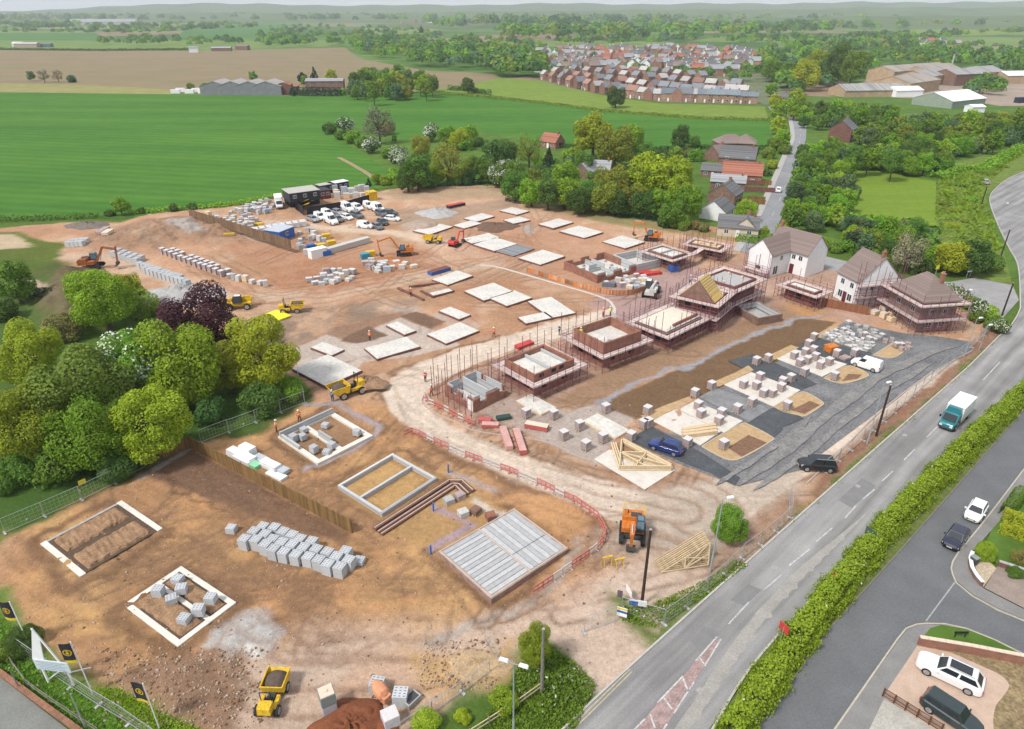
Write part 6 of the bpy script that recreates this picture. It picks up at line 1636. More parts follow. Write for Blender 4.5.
def dumper(label,px,rz,k=1.0,load=True):
 p=PG(*px)
 t=thing('site_dumper',label,'dumper',p,rz,'yellow site dumpers');t.scale=(k,)*3
 mb=MB()
 o_,i_=[(.4,.95),(.75,.75),(1.8,.8),(2.55,1.55)],None
 W_=1.05
 pts=[(.25,1.75),(.45,.85),(1.9,.85),(2.6,1.6)]
 for a,b in zip(pts[:-1],pts[1:]):mb.add([(a[0],-W_,a[1]),(b[0],-W_,b[1]),(b[0],W_,b[1]),(a[0],W_,a[1])],[(0,1,2,3)])
 for s in(-1,1):
  q=[(x,s*W_,z)for x,z in pts]+[(2.6,s*W_,1.75)]
  mb.add(q,[tuple(range(5))]);mb.beam((.2,s*W_,1.76),(2.62,s*W_,1.72),.1,.08)
 mb.beam((.22,-W_,1.76),(.22,W_,1.76),.1,.08)
 sk=mb.build('skip',M_yel,t);sol=sk.modifiers.new('thick','SOLIDIFY');sol.thickness=.05
 if load:
  mb=MB();rings=[]
  for x,z in((.45,1.45),(1.0,1.85),(1.7,1.8),(2.3,1.5)):rings.append([(x,-.95,z-.35),(x,-.5,z),(x,.1,z+.08),(x,.6,z-.05),(x,.95,z-.35)])
  vs=[v for r in rings for v in r];mb.add(vs,[(i*5+j,i*5+j+1,i*5+j+6,i*5+j+5)for i in range(3)for j in range(4)]);mb.build('load',mat('dark load of earth',(.10,.075,.06),.95,.3,3),t)
 mb=MB();mb.box(0,0,.5,3.6,.7,.4);mb.build('chassis',M_dark,t)
 mb=MB();mb.box(-1.5,0,.85,1.1,1.3,.75,taper=.9);mb.box(-.7,.72,.7,1.5,.35,.35);mb.box(-.7,-.72,.7,1.5,.35,.35);mb.build('engine_cover',M_yel,t,bevel=.05)
 mb=MB();mb.box(-.55,0,1.1,.5,.5,.15);mb.box(-.82,0,1.2,.12,.5,.5);mb.build('seat',M_black,t)
 mb=MB()
 for s in(-.5,.5):mb.tube((-1.0,s,.9),(-1.05,s,2.7),.05,6)
 mb.tube((-1.05,-.5,2.7),(-1.05,.5,2.7),.05,6);mb.tube((-.05,0,1.0),(-.25,0,1.55),.03,5);mb.build('roll_bar',M_black,t)
 for x,r in((1.25,.52),(-1.25,.52)):
  for s in(-1,1):wheel(t,x,s*.92,r,.38)
 return t
dumper('yellow dumper with a loaded skip at the bottom edge',(273,702),R(88),.86)
dumper('yellow dumper with a raised load beside the white slab by the bend',(350,394),head((366,388),(336,398),0),1.15)
dumper('yellow dumper beside the bright yellow tray on the left track',(291,312),R(10),1.0)
dumper('yellow dumper on the upper track at the slab farthest left',(434,243),R(170),1.0,False)
def telehandler(label,px,rz,paint,k=1.0):
 p=PG(*px);t=thing('telehandler',label,'telehandler',p,rz,'telehandlers');t.scale=(k,)*3
 mb=MB();mb.box(0,0,.65,4.2,1.5,.55);mb.box(-1.3,-.5,1.2,1.6,1.1,.5);mb.build('chassis',paint,t,bevel=.05)
 mb=MB();mb.side([(-.6,1.2),(.8,1.2),(.95,1.8),(.6,2.5),(-.6,2.5)],.05,.95);c=mb.build('cab',M_dark,t)
 g=MB();g.sheet([(-.5,.15),(.5,.15),(.5,.85),(-.5,.85)],2.512);g.add([(.965,.15,1.8),(.965,.85,1.8),(.63,.85,2.44),(.63,.15,2.44)],[(0,1,2,3)]);g.build('cab_glass',M_white,c)
 mb=MB();mb.beam((-1.9,-.3,1.95),(2.3,-.3,1.5),.35,.4);mb.beam((2.2,-.3,1.55),(2.9,-.3,.9),.28,.34);mb.build('boom',paint,t)
 mb=MB()
 for s in(-.5,.4):mb.beam((2.9,s,.35),(4.0,s,.35),.12,.06)
 mb.box(2.9,-.05,.3,.1,1.3,.9);mb.build('fork',M_dark,t)
 for x in(1.4,-1.4):
  for s in(-1,1):wheel(t,x,s*.98,.55,.42)
 return t
telehandler('yellow loader with a black cab below the grey gravel heap',(240,308),R(190),M_yel,1.1)
telehandler('white roofed telehandler among the stacks beside the orange netting',(651,295),R(70),mat('dirty white machine',(.5,.5,.47),.5,.15,3),1.25)
p=PG(*Z(340,629,.1371)((300,505))[0])
t=thing('cement_mixer','orange cement mixer on the red sand between two block packs','cement mixer',p,R(140))
mb=MB();rings=[]
for x,r in((-.75,.25),(-.5,.55),(.05,.62),(.5,.42),(.72,.30)):rings.append([(x,r*math.cos(a),1.05+x*.35+r*math.sin(a))for a in[i*math.pi/6 for i in range(12)]])
loft(mb,rings,caps=False);mb.build('drum',mat('faded orange drum',(.60,.26,.14),.6,.2,3),t)
mb=MB();mb.tube((.70,0,1.29),(.735,0,1.31),.28,12);mb.build('mouth',M_black,t)
mb=MB();mb.box(-.55,0,.35,.8,.75,.6);mb.build('engine_box',mat('faded orange drum',(.6,.26,.14)),t)
mb=MB()
for s in(-.45,.45):mb.beam((-.6,s,0),(.1,s,1.05),.07,.07);mb.beam((.6,s,0),(.05,s,1.0),.07,.07)
mb.build('stand',M_dark,t)
def person_mesh(pose):
 sk={'pelvis':(0,0,.95,.13),'waist':(0,0,1.12,.125),'chest':(.02,0,1.36,.15),'neck':(.02,0,1.52,.06),'chin':(.04,0,1.60,.075),'head':(.03,0,1.72,.095)}
 E_l=[('pelvis','waist'),('waist','chest'),('chest','neck'),('neck','chin'),('chin','head')]
 st=.16 if pose else .03
 for s,n in((1,'l'),(-1,'r')):
  sk['hip'+n]=(0,s*.10,.9,.105);sk['knee'+n]=(s*st*.6,s*.11,.5,.07);sk['ankle'+n]=(s*st-.02,s*.12,.1,.05);sk['toe'+n]=(s*st+.15,s*.13,.04,.045)
  sk['sh'+n]=(.02,s*.19,1.43,.075);sk['el'+n]=(.0+(.12 if pose else .02)*s,s*.26,1.15,.05);sk['wr'+n]=(.16 if pose else .06,s*.24,.95,.038);sk['hand'+n]=(.2 if pose else .08,s*.23,.85,.04)
  E_l+=[('pelvis','hip'+n),('hip'+n,'knee'+n),('knee'+n,'ankle'+n),('ankle'+n,'toe'+n),('chest','sh'+n),('sh'+n,'el'+n),('el'+n,'wr'+n),('wr'+n,'hand'+n)]
 ks=list(sk)
 me=bpy.data.meshes.new('person_skeleton');me.from_pydata([sk[k][:3]for k in ks],[(ks.index(a),ks.index(b))for a,b in E_l],[])
 o=bpy.data.objects.new('person_skeleton',me);COL.objects.link(o)
 m=o.modifiers.new('skin','SKIN')
 for i,k in enumerate(ks):me.skin_vertices[0].data[i].radius=(sk[k][3],)*2
 me.skin_vertices[0].data[0].use_root=True
 s=o.modifiers.new('sub','SUBSURF');s.levels=1;s.render_levels=1
 dg=bpy.context.evaluated_depsgraph_get();dg.update()
 out=bpy.data.meshes.new_from_object(o.evaluated_get(dg))
 bpy.data.objects.remove(o)
 return out
PM=[person_mesh(0),person_mesh(1)]
def person(i,px,lab,top,legs=None,helmet=None,rz=0.0,zz=None):
 p=PG(*px)if zz is None else P(*px,zz)
 me=PM[i%2].copy();me.name='person'
 me.materials.clear()
 for m in(M_skin,top,legs or M_navy):me.materials.append(m)
 for f in me.polygons:
  z=f.center.z;f.material_index=0 if z>1.5 or(abs(f.center.y)>.2 and z<.93 and z>.78)else 1 if z>.93 else 2;f.use_smooth=True
 o=bpy.data.objects.new('person',me);COL.objects.link(o);o.location=p;o.rotation_euler.z=rz;o.scale=(1.06,)*3
 tag(o,lab,'person','workers on the site')
 hm=MB();rings=[]
 for z,r in((1.74,.135),(1.80,.125),(1.86,.09),(1.89,.03)):rings.append([(.03+r*math.cos(a),r*.9*math.sin(a),z)for a in[k*math.pi/5 for k in range(10)]])
 loft(hm,rings);hm.add([(.1,-.1,1.75),(.24,-.07,1.74),(.24,.07,1.74),(.1,.1,1.75)],[(0,1,2,3)]);hm.build('helmet',helmet or M_white,o)
 hv=MB();hv.box(.02,0,1.22,.32,.40,.05);hv.build('reflective_band',mat('reflective band',(.7,.7,.68),.5,0),o)
 return o
ppl=[((370,341),'worker in an orange jacket standing on the paved apron',M_hivO),((494,337.5),'worker in orange walking on the pale road behind the tall tubes',M_hivO),((425.5,382),'worker in a red top at the left of the bare scaffold tubes',M_red),((431.5,396),'worker in orange beside the kerb at the nearest brick house',M_hivO),((333,401.5),'worker in blue beside the wheel of the loaded dumper',M_blue),((610,316),'worker in yellow where the haul road bends behind the third house',M_hivY),((603,317),'worker in orange beside the one in yellow behind the third house',M_hivO),((610,213),'worker in orange at the fence below the back trees',M_hivO),((615,214.5),'worker in yellow at the fence below the back trees',M_hivY),((300,422),'worker in orange behind the half built block wall',M_hivO),((277,432),'worker in an orange top at the left corner of the block foundation',M_hivO),((559,335),'worker in dark clothes by the stacked planks of the third house',M_navy),((411,297),'worker in red kneeling height at the brick footing',M_red)]
for i,(q,lab,top)in enumerate(ppl):person(i,q,lab,top,rz=rnd.uniform(0,6.28))
person(0,(580.5,338),'worker in a yellow vest on the scaffold of the third house',M_hivY,rz=1,zz=2.6)
person(1,(690,285),'worker in grey on the scaffold below the yellow trusses',M_conc2,rz=2,zz=5.0)
def mesh_fence(line,label,h=2.0,step=3.45,m=None,feet=True,group='steel mesh fences',solid=None,world=None,wires=9):
 pts=world or W(line)
 pts=[Vector((p[0],p[1],0))for p in pts]
 d=[0]
 for i in range(1,len(pts)):d.append(d[-1]+(pts[i]-pts[i-1]).length)
 n=max(1,round(d[-1]/step));q=resample(pts,n)
 o=Vector((q[0].x,q[0].y,ground_z(q[0].x,q[0].y)))
 t=thing('mesh_fence',label,'fence',o,0,group)
 m=m or M_steel
 for i in range(n):
  a,b=q[i]-Vector((o.x,o.y,0)),q[i+1]-Vector((o.x,o.y,0))
  g=ground_z(q[i].x,q[i].y)-o.z
  lean=rnd.uniform(-.06,.06)
  dd=(b-a).normalized();nn=Vector((-dd.y,dd.x,0))*lean
  mb=MB()
  A,B=a+Vector((0,0,g)),b+Vector((0,0,g))
  for p_ in(A.lerp(B,.01),A.lerp(B,.99)):mb.tube(p_+Vector((0,0,.05)),p_+nn+Vector((0,0,h)),.028,5)
  for z in(.15,h-.02):mb.tube(A+nn*z/h+Vector((0,0,z)),B+nn*z/h+Vector((0,0,z)),.025,5)
  for k in range(1,wires):mb.beam(A.lerp(B,k/wires)+Vector((0,0,.16)),A.lerp(B,k/wires)+nn+Vector((0,0,h)),.012,.012)
  for z in(.6,1.05,1.5):mb.beam(A+Vector((0,0,z)),B+Vector((0,0,z)),.012,.012)
  mb.build('fence_panel',m,t)
  if feet:
   mb=MB();mb.box(A.x,A.y,g-.02,.7,.24,.13,math.atan2(dd.y,dd.x)+1.57);mb.build('foot_block',M_conc2,t)
 return t
M_greenm=mat('green mesh wire',(.03,.09,.06),.6,.1,3)
mesh_fence([(5,533),(45,516),(72,504),(97,493),(121,480),(145,467)],'mesh fence below the left garden trees carrying small notices',group='mesh fences round the site')
mesh_fence([(201,443),(235,430),(262,420),(286,410),(305,403)],'mesh fence between the bright lime tree and the block foundation',group='mesh fences round the site')
mesh_fence([(305,403),(300,388),(298,372)],'short mesh fence running back beside the bright lime tree',group='mesh fences round the site')
mesh_fence([(664,624),(690,605),(727,573),(745,556),(768,540),(790,518)],'mesh fence between the lamp post tree and the main road',group='mesh fences round the site')
mesh_fence([(790,518),(789,500)],'single mesh panel at the entrance beside the black car',group='mesh fences round the site')
mesh_fence([(825,472),(868,436),(905,403),(940,372),(975,345),(990,330)],'long mesh fence along the brown strip beside the main road',group='mesh fences round the site')
mesh_fence([(621,611),(640,619),(664,624)],'mesh fence round the tarred pole at the gate',group='mesh fences round the site')
mesh_fence([(584,632),(616,621)],'open mesh gate across the pale entrance',group='mesh fences round the site')
mesh_fence([(500,668),(485,640)],'mesh panel standing beside the sandy heap',group='mesh fences round the site')
mesh_fence([(400,735),(455,698),(490,672)],'low mesh fence beside the saplings at the bottom edge',h=1.4,group='mesh fences round the site')
mesh_fence([(20,652),(60,680),(100,706),(140,730),(160,745)],'mesh fence behind the flag poles at the lower left',h=1.9,group='mesh fences round the site')
mesh_fence([(390,191),(440,189),(500,188),(545,198),(585,209),(640,220),(690,228)],'long green mesh fence below the trees at the back of the site',m=M_greenm,h=2.3,feet=False,group='mesh fences round the site',wires=14)
def notice(px,z,w,h,m,label,rz=0.0):
 p=P(*px,z);t=thing('notice_board',label,'notice',(p.x,p.y,z),rz,'notices on the mesh fences')
 mb=MB();mb.box(0,0,-h/2,w,.03,h);mb.build('board',m,t)
 return t
M_yn=mat('yellow notice',(.66,.55,.04),.6,.06,3)
fz=math.atan2((P(145,467)-P(5,533)).y,(P(145,467)-P(5,533)).x)
notice((82,482),1.5,.8,.6,M_yn,'yellow notice on the left mesh fence, below the white one',fz)
notice((104,472),1.5,.9,.7,M_white,'white notice on the left mesh fence',fz)
notice((158,451),1.5,.8,.6,M_yn,'yellow notice on the fence by the board fence corner',fz)
gz2=head((621,611),(664,624),0)
t=notice((622,612),1.0,.95,1.1,M_white,'white notice with blue and yellow bands at the gate, leftmost',gz2)
mb=MB();mb.box(0,-.02,.28,.95,.03,.22);mb.build('yellow_band',M_yn,t);mb=MB();mb.box(0,-.02,-.1,.95,.03,.25);mb.build('blue_band',M_blue,t)
t=notice((638,603),1.2,1.6,.7,M_white,'white banner with a blue half on the fence in front of the tarred pole',gz2+.2)
mb=MB();mb.box(-.4,-.02,-.33,.8,.03,.5);mb.build('blue_band',M_blue,t)
notice((629,591),1.1,1.2,.7,M_white,'plain white banner behind the tarred pole',gz2-.9)
notice((620,594),1.2,.5,.9,mat('dark notice',(.12,.1,.12),.7,.1,3),'narrow dark notice on the gate post',gz2)
def board_fence(a,b,h,label,n=None,m=None):
 A,B=P(*a),P(*b);L_=(B-A).length;th=math.atan2((B-A).y,(B-A).x)
 t=thing('board_fence',label,'fence',(A.x,A.y,ground_z(A.x,A.y)-.05),th,'brown board fences')
 n=n or max(2,round(L_/2.6));s=L_/n
 for i in range(n):
  mb=MB();mb.box(s*(i+.5),0,.02,s-.05,.05,h-rnd.uniform(0,.07));mb.box(s*(i+.5),.05,.5,s-.06,.05,.1);mb.box(s*(i+.5),.05,h-.5,s-.06,.05,.1);mb.build('fence_panel',m or M_fence,t)
 for i in range(n+1):
  mb=MB();mb.box(s*i,.04,0,.1,.12,h+.05);mb.build('post',m or M_fence,t)
board_fence((190.5,447.5),(352,533),1.9,'brown close boarded fence running from the trees into the middle of the lower site')
board_fence((145,465),(190,448),1.7,'short brown board fence along the tree shade at the left garden')
board_fence((191,222),(292,254),2.2,'long brown hoarding of upright boards along the materials yard',26,stripemat('weathered hoarding boards',(.20,.125,.07),(.09,.055,.03),.3,3,.85,.7,.3,1.5))
board_fence((821,306),(868,315),1.7,'new brown garden fence in front of the white house',m=stripemat('new red brown fence',(.24,.10,.05),(.15,.06,.03),.15,3,.85,.85,.2,2))
def hoarding(l,h,label):
 A=P(*l[0]);t=thing('hoarding',label,'hoarding',(A.x,A.y,0),0,'black hoardings of the compound')
 for(a,b)in zip(l[:-1],l[1:]):
  a,b=P(*a),P(*b);n=max(1,round((b-a).length/2.4))
  for i in range(n):
   p,q=a.lerp(b,i/n),a.lerp(b,(i+.985)/n);mb=MB();mb.beam(p-A+Vector((0,0,h/2)),q-A+Vector((0,0,h/2)),.06,h);mb.build('panel',M_black_cloth,t)
hoarding(z280((200,335),(340,312),(500,285),(655,240)),2.4,'black hoarding behind the parked vehicles of the compound')
hoarding(z280((175,330),(115,285),(180,270)),2.4,'short black hoarding at the corner of the compound gate')
hoarding(z280((35,215),(85,270),(290,238)),2.2,'black hoarding in front of the stacked black cabins')
def cabin(label,l,f,r,z0,h,m,roof,wins=3,group='site cabins and containers',gl=True):
 o,th,lx,ly=frame(l,f,r,z0)
 t=thing('site_cabin',label,'site cabin',(o.x,o.y,z0),th,group)
 mb=MB();mb.box(lx/2,ly/2,0,lx,ly,h);mb.build('wall',m,t)
 mb=MB();mb.box(lx/2,ly/2,h,lx+.2,ly+.2,.12);mb.build('roof',roof,t)
 for i in range(wins):
  win(t,lx*(i+.5)/wins,0,h*.42,1.0,.9,'y',-1)
 return t,lx,ly
M_cab=mat('dark cabin paint',(.028,.030,.038),.6,.1,2)
M_flat=mat('pale cabin roof',(.40,.39,.35),.8,.15,1.5)
cabin('dark lower cabin of the stacked pair at the field edge',(288,202),(290.5,207.5),(319,203),0,2.6,M_cab,M_cab,2)
t,lx,ly=cabin('dark upper cabin with a pale roof and white windows on top of the lower one',(287.5,197.5),(290.5,203),(319,198),2.72,2.5,M_cab,M_flat,3)
t=thing('site_stair','yellow steel stair up to the upper dark cabin','stair',P(297,207),0)
o=P(297,207)
mb=MB();e=P(309,203,2.7)-o
for s in(-.4,.4):mb.beam((0,s,.05),(e.x,e.y+s,2.7),.08,.14);mb.beam((0,s,1.0),(e.x,e.y+s,3.7),.05,.05)
mb.build('stringer',M_yel,t);mb=MB()
for i in range(9):mb.box(e.x*(i+.5)/9,e.y*(i+.5)/9,.05+2.65*i/9,.3,.8,.05)
mb.build('tread',M_yel,t)
cabin('dark cabin with a pale top inside the compound',z280((285,190))[0],z280((300,215))[0],z280((360,200))[0],0,2.4,mat('maroon cabin',(.16,.04,.05),.6,.1,2),M_cab,2)
cabin('yellow container at the right end of the compound',z280((640,215))[0],z280((655,230))[0],z280((705,218))[0],0,2.5,M_yel,M_yel,0)
cabin('blue container with a pale roof behind the long brown hoarding',z180((630,505))[0],z180((735,525))[0],z180((830,480))[0],0,2.4,M_blue,mat('pale blue roof',(.42,.46,.52),.7,.1,1.5),1)
cabin('white container at the lower edge of the compound among the yellow plant',z280((210,640))[0],z280((235,655))[0],z280((345,628))[0],0,2.0,M_white,M_white,0)
def goods(label,p,rz,sz,m,m2=None,group=None):
 t=thing('goods_pallet',label,'pallet',p,rz,group)
 mb=MB();mb.box(0,0,.12,sz[0],sz[1],sz[2]);mb.build('load',m,t,bevel=.04)
 mb=MB()
 for y in(-.4,0,.4):mb.box(0,y*sz[1],0,sz[0],.12,.12)
 mb.build('pallet',M_timberp,t)
 if m2:
  mb=MB();mb.box(0,0,.121+sz[2],sz[0]*.98,sz[1]*.98,.06);mb.build('wrap',m2,t)
 return t
M_bag=mat('white bulk bag',(.47,.46,.44),.8,.15,2)
M_mix=[M_bag,M_conc2,M_wrap,M_timberp,mat('blue grey wrap',(.36,.40,.46),.5,.15,2),M_pink,M_bag]
GN=['white','grey','white wrapped','timber','blue grey wrapped','pinkish','white']
def scatter(poly,n,label,group,smax=1.5,sm=None,hk=1.0):
 pts=W(poly);xs=[p.x for p in pts];ys=[p.y for p in pts];got=[];k=0
 while len(got)<n and k<4000:
  k+=1
  x,y=rnd.uniform(min(xs),max(xs)),rnd.uniform(min(ys),max(ys))
  if not inside(np.array([x]),np.array([y]),pts)[0]or any(abs(x-a)<smax*.9 and abs(y-b)<smax*.9 for a,b in got):continue
  got.append((x,y))
 got.sort()
 for i,(x,y)in enumerate(got):
  j=rnd.randrange(len(M_mix))if sm is None else sm
  goods('%s load %s, %s from the left'%(GN[j],label,ordn(i)),(x,y,ground_z(x,y)),rnd.choice((.3,-.5,.4))+rnd.uniform(-.15,.15),(rnd.uniform(.6*smax,smax),rnd.uniform(.8,1.2)*min(1,smax),rnd.uniform(.5,1.3)*hk),M_mix[j],M_wrap if rnd.random()<.4 else None,group)
scatter(z180((350,330),(460,270),(660,235),(690,270),(640,320),(500,330)),36,'in the back row of the yard','goods in the back row of the materials yard')
scatter(z180((180,345),(330,365),(520,350),(560,380),(520,440),(420,450),(340,400)),36,'in the front row of the yard','goods in the front row of the materials yard')
scatter(z180((840,470),(900,430),(1020,470),(1100,530),(1010,640),(900,620),(850,560)),20,'among the plant beside the blue container','goods beside the blue container')
scatter(z280((420,215),(390,165),(560,140),(640,165),(640,205)),34,'behind the black hoarding','goods behind the black hoarding',2.4,None,1.8)
cabin('second dark cabin right of the stacked pair',z280((285,165))[0],z280((300,180))[0],z280((395,158))[0],0,2.6,M_cab,M_flat,2)
cabin('long dark cabin with a white roof at the back of the compound',z280((370,150))[0],z280((385,165))[0],z280((490,138))[0],0,2.6,M_cab,M_white,3)
scatter(z280((600,690),(640,670),(760,690),(800,720),(700,735)),12,'in front of the digging excavator','loads before the digging excavator',1.6)
scatter(z340((160,40),(300,25),(550,25),(540,70),(270,105)),12,'along the track above the brown slope','loads along the track',1.6)
scatter(z220((650,80),(760,30),(980,20),(960,80),(720,120)),22,'in the mixed heap on the brown slope','loads in the mixed heap on the slope',1.5)
scatter(z540((450,190),(560,150),(760,130),(770,200),(700,215)),16,'between the orange netting and the brick walls','loads behind the orange netting',1.4)
scatter(z860((0,640),(100,600),(330,680),(420,720),(300,740))+[],10,'on the stone pad at the far tarmac','loads on the stone pad',.9,5,.6)
scatter([(822,338),(836,331),(874,345),(866,351)],34,'on the stone rubble pad','stone loads on the rubble pad',.8,1,.5)
scatter([(836,329),(850,322),(884,334),(876,343)],16,'behind the stone rubble pad','stone loads behind the rubble pad',.9,1,.55)
scatter(z220((0,40),(40,50),(200,80),(340,110),(330,125),(130,80)),10,'along the old wall foundation on the left','rubble along the left track',1.3)
scatter(z860((90,470),(150,440),(260,500),(240,530),(130,510)),10,'before the brown hipped house','timber before the brown house',1.6,3)
for i in range(9):
 p=P(*z180((500,455))[0],.5).lerp(P(*z180((890,392))[0],.5),i/8)
 goods('long white sheeted stack behind the brown hoarding, %s from the left'%ordn(i),(p.x,p.y,0),R(25),(1.9,2.6,1.2),M_wrap,None,'white sheeted stacks')
for i in range(14):
 p=P(*z280((365,590))[0],.5).lerp(P(*z280((630,515))[0],.5),i/13)
 goods('white bulk bag in the row below the compound, %s from the left'%ordn(i),(p.x,p.y,ground_z(p.x,p.y)),R(40)+rnd.uniform(-.1,.1),(1.3,1.6,1.2),M_bag,None,'row of white bulk bags')
for px_,py_,m,lab in((301,560,M_yel,'yellow compressor above the white container'),(335,485,M_yel,'yellow plant box beside the compound track'),(225,565,M_blue,'blue plant box beside the yellow compressor'),(340,610,M_blue,'small blue tank below the bag row'),(375,535,M_yel,'small yellow roller beside the bag row'),(660,612,M_yel,'yellow plant box below the bag row'),(620,630,mat('teal plant paint',(.03,.25,.35),.5,.1,2),'teal generator below the bag row')):
 p=P(*z280((px_,py_))[0],.5);goods(lab,(p.x,p.y,ground_z(p.x,p.y)),R(30),(2.0,1.3,1.1),m)
p=P(*z180((575,400))[0],.4);goods('yellow box on the ground in the materials yard',(p.x,p.y,0),.1,(2.2,1.2,.8),M_yel)
p=P(*z180((360,475))[0],.4);goods('yellow trough leaning at the foot of the long brown hoarding',(p.x,p.y,ground_z(p.x,p.y)),.3,(2.6,.9,.4),M_yel)
p=P(278,314.5,.4);goods('bright lemon yellow tray beside the dumper on the left track',(p.x,p.y,ground_z(p.x,p.y)),R(-38),(4.4,2.6,.25),mat('lemon yellow paint',(.70,.68,.03),.5,.06,2))
p=P(771,352,.6);goods('bright orange plastic tank behind the brick packs',(830 and P(831.5,348,.6).x,P(831.5,348,.6).y,0),.4,(1.9,1.5,1.0),M_ora)
p=P(845,357.5,.3);goods('low pinkish stack beside the orange tank',(p.x,p.y,0),.5,(1.6,1.2,.35),M_pink)
for i,(a,b,lab,c1,c2)in enumerate(((z400((215,610))[0],z400((355,570))[0],'long blue skip on the ground above the lower slabs',M_blue,M_brickd),(z400((350,125))[0],z400((465,100))[0],'dark red trailer of pipes on the upper spoil',M_navy,M_red),(z60((285,190))[0],z60((350,150))[0],'pinkish concrete pipe section beside the upper left track',M_pink,None),(z60((330,200))[0],z60((378,170))[0],'pale concrete pipe section beside the pinkish one',M_cop,None),(z400((765,70))[0],z400((800,70))[0],'small dark red bin on the farthest spoil',M_brickd,None))):
 A,B=P(*a,.4),P(*b,.4);m_=A.lerp(B,.5)
 goods(lab,(m_.x,m_.y,ground_z(m_.x,m_.y)),math.atan2((B-A).y,(B-A).x),((B-A).length,1.6,.7),c1,c2)
def timber_pack(label,a,b,w,h,m,top=None):
 A,B=P(*a,h/2),P(*b,h/2);d=B-A;c=A.lerp(B,.5)
 t=thing('timber_pack',label,'timber pack',(c.x,c.y,ground_z(c.x,c.y)),math.atan2(d.y,d.x),'packs of timber by the nearest house')
 mb=MB();mb.box(0,0,.08,d.length,w,h);mb.build('timber',m,t)
 if top:
  mb=MB();mb.box(0,0,h+.082,d.length*.98,w*1.02,.03);mb.build('wrap',top,t)
 mb=MB()
 for x in(-.3,.3):mb.box(d.length*x,0,0,.1,w*1.1,.08)
 mb.build('bearer',M_timberp,t)
M_rw=mat('red end wrap',(.42,.10,.09),.6,.15,2);M_rp=mat('pale red wrap',(.52,.30,.27),.6,.2,2)
timber_pack('red timber pack farthest left by the nearest brick house',z420((430,655))[0],z420((520,665))[0],1.0,.5,M_rw)
timber_pack('second red timber pack in front of the farthest left one',z420((450,695))[0],z420((575,700))[0],.9,.4,M_rw,M_rp)
timber_pack('pinkish timber pack lying towards the viewer, left of a pair',z500b((10,265))[0],z500b((38,345))[0],.9,.6,M_rp,M_rp)
timber_pack('red timber pack lying towards the viewer, right of a pair',z500b((62,275))[0],z500b((92,365))[0],.9,.6,M_rw,M_rp)
timber_pack('cream wrapped timber pack with a red end near the white slab',z520((40,395))[0],z520((205,425))[0],1.0,.65,M_rw,mat('cream wrap',(.60,.52,.42),.6,.1,2))
for i in range(3):timber_pack('flat stack of pale roof timbers on the pad, '+('back','middle','front')[i]+' bundle',z640((310,440+22*i))[0],z640((550+5*i,402+25*i))[0],.55,.45+.1*i,M_timber)
for i,q in enumerate((((700,100),(800,85)),((760,105),(880,90)),((690,72),(770,55)),((-170,640),(-60,600)))):timber_pack('red pack beside the low grey garage, '+('front','right','back','lone left')[i],z540(q[0])[0],z540(q[1])[0],1.2,.5,M_red)
p=P(*z540((970,70))[0],.4);goods('blue tank beside the red packs',(p.x,p.y,0),.3,(1.8,1.5,1.2),M_blue)
p=P(*z540((500,180))[0],.4);goods('slate blue stack behind the orange netting',(p.x,p.y,0),-.2,(2.6,1.2,.8),mat('slate blue stack',(.12,.15,.20),.7,.2,2))
p=P(*z420((610,640))[0],.3);goods('dark green tarpaulin bundle by the nearest house',(p.x,p.y,0),.3,(2.0,.9,.45),mat('dark green tarpaulin',(.03,.06,.055),.7,.2,2))
def truss(t,A,B,C,m=M_timber,w=.10,h=.10):
 mb=MB()
 A,B,C=Vector(A),Vector(B),Vector(C)
 for p,q in((A,B),(B,C),(C,A),(A.lerp(B,.5),C),(A.lerp(B,.5),B.lerp(C,.5)),(A.lerp(B,.5),A.lerp(C,.5)),(A.lerp(C,.5),B.lerp(C,.3))):mb.beam(p,q,w,h)
 mb.build('truss',m,t)
o=P(612,445);t=thing('truss_heap','heap of new pale roof trusses lying flat beside the blue hatchback','roof trusses',(o.x,o.y,.1),0)
for i in range(5):
 z=.1+.13*i;j=Vector((rnd.uniform(-.15,.15),rnd.uniform(-.15,.15),z))
 truss(t,P(622,444)-o+j,P(620,471)-o+j,P(673,471.5)-o+j,(M_timberp,M_timber)[i%2],.12,.09)
mb=MB();j=Vector((0,0,.8))
for k in range(3):mb.beam(P(611+2.2*k,445)-o+j*.3,P(619+2.2*k,471)-o+j*.3,.16,.22)
mb.build('timber',M_timberp,t)
mb=MB()
for k in range(3):mb.beam(P(623,442+k*1.6)-o+j*.5,P(671,468+k*1.6)-o+j*.5,.14,.2)
mb.build('timber',M_timberp,t)
o=P(660,573);t=thing('truss_stack','stack of upright roof trusses leaning by the mesh fence near the road','roof trusses',(o.x,o.y,0),0)
a_=P(661,573)-o;b_=P(708,565.5)-o;d=(b_-a_).normalized();nn=Vector((-d.y,d.x,0));hh=2.6
for i in range(8):
 k=nn*(i*.24)+Vector((0,0,.1));lean=nn*.35
 truss(t,a_+k,b_+k,b_+k+Vector((0,0,hh))+lean,(M_timberp,M_timber)[i%2],.05,.14)
nl=resample(W([(526.7,272),(551,279.5),(576,287),(599,293),(615,295.5),(630,295),(645,291)]),26);A=nl[0]
t=thing('barrier_netting','long run of orange plastic barrier netting beside the pale kerb race','netting',(A.x,A.y,0))
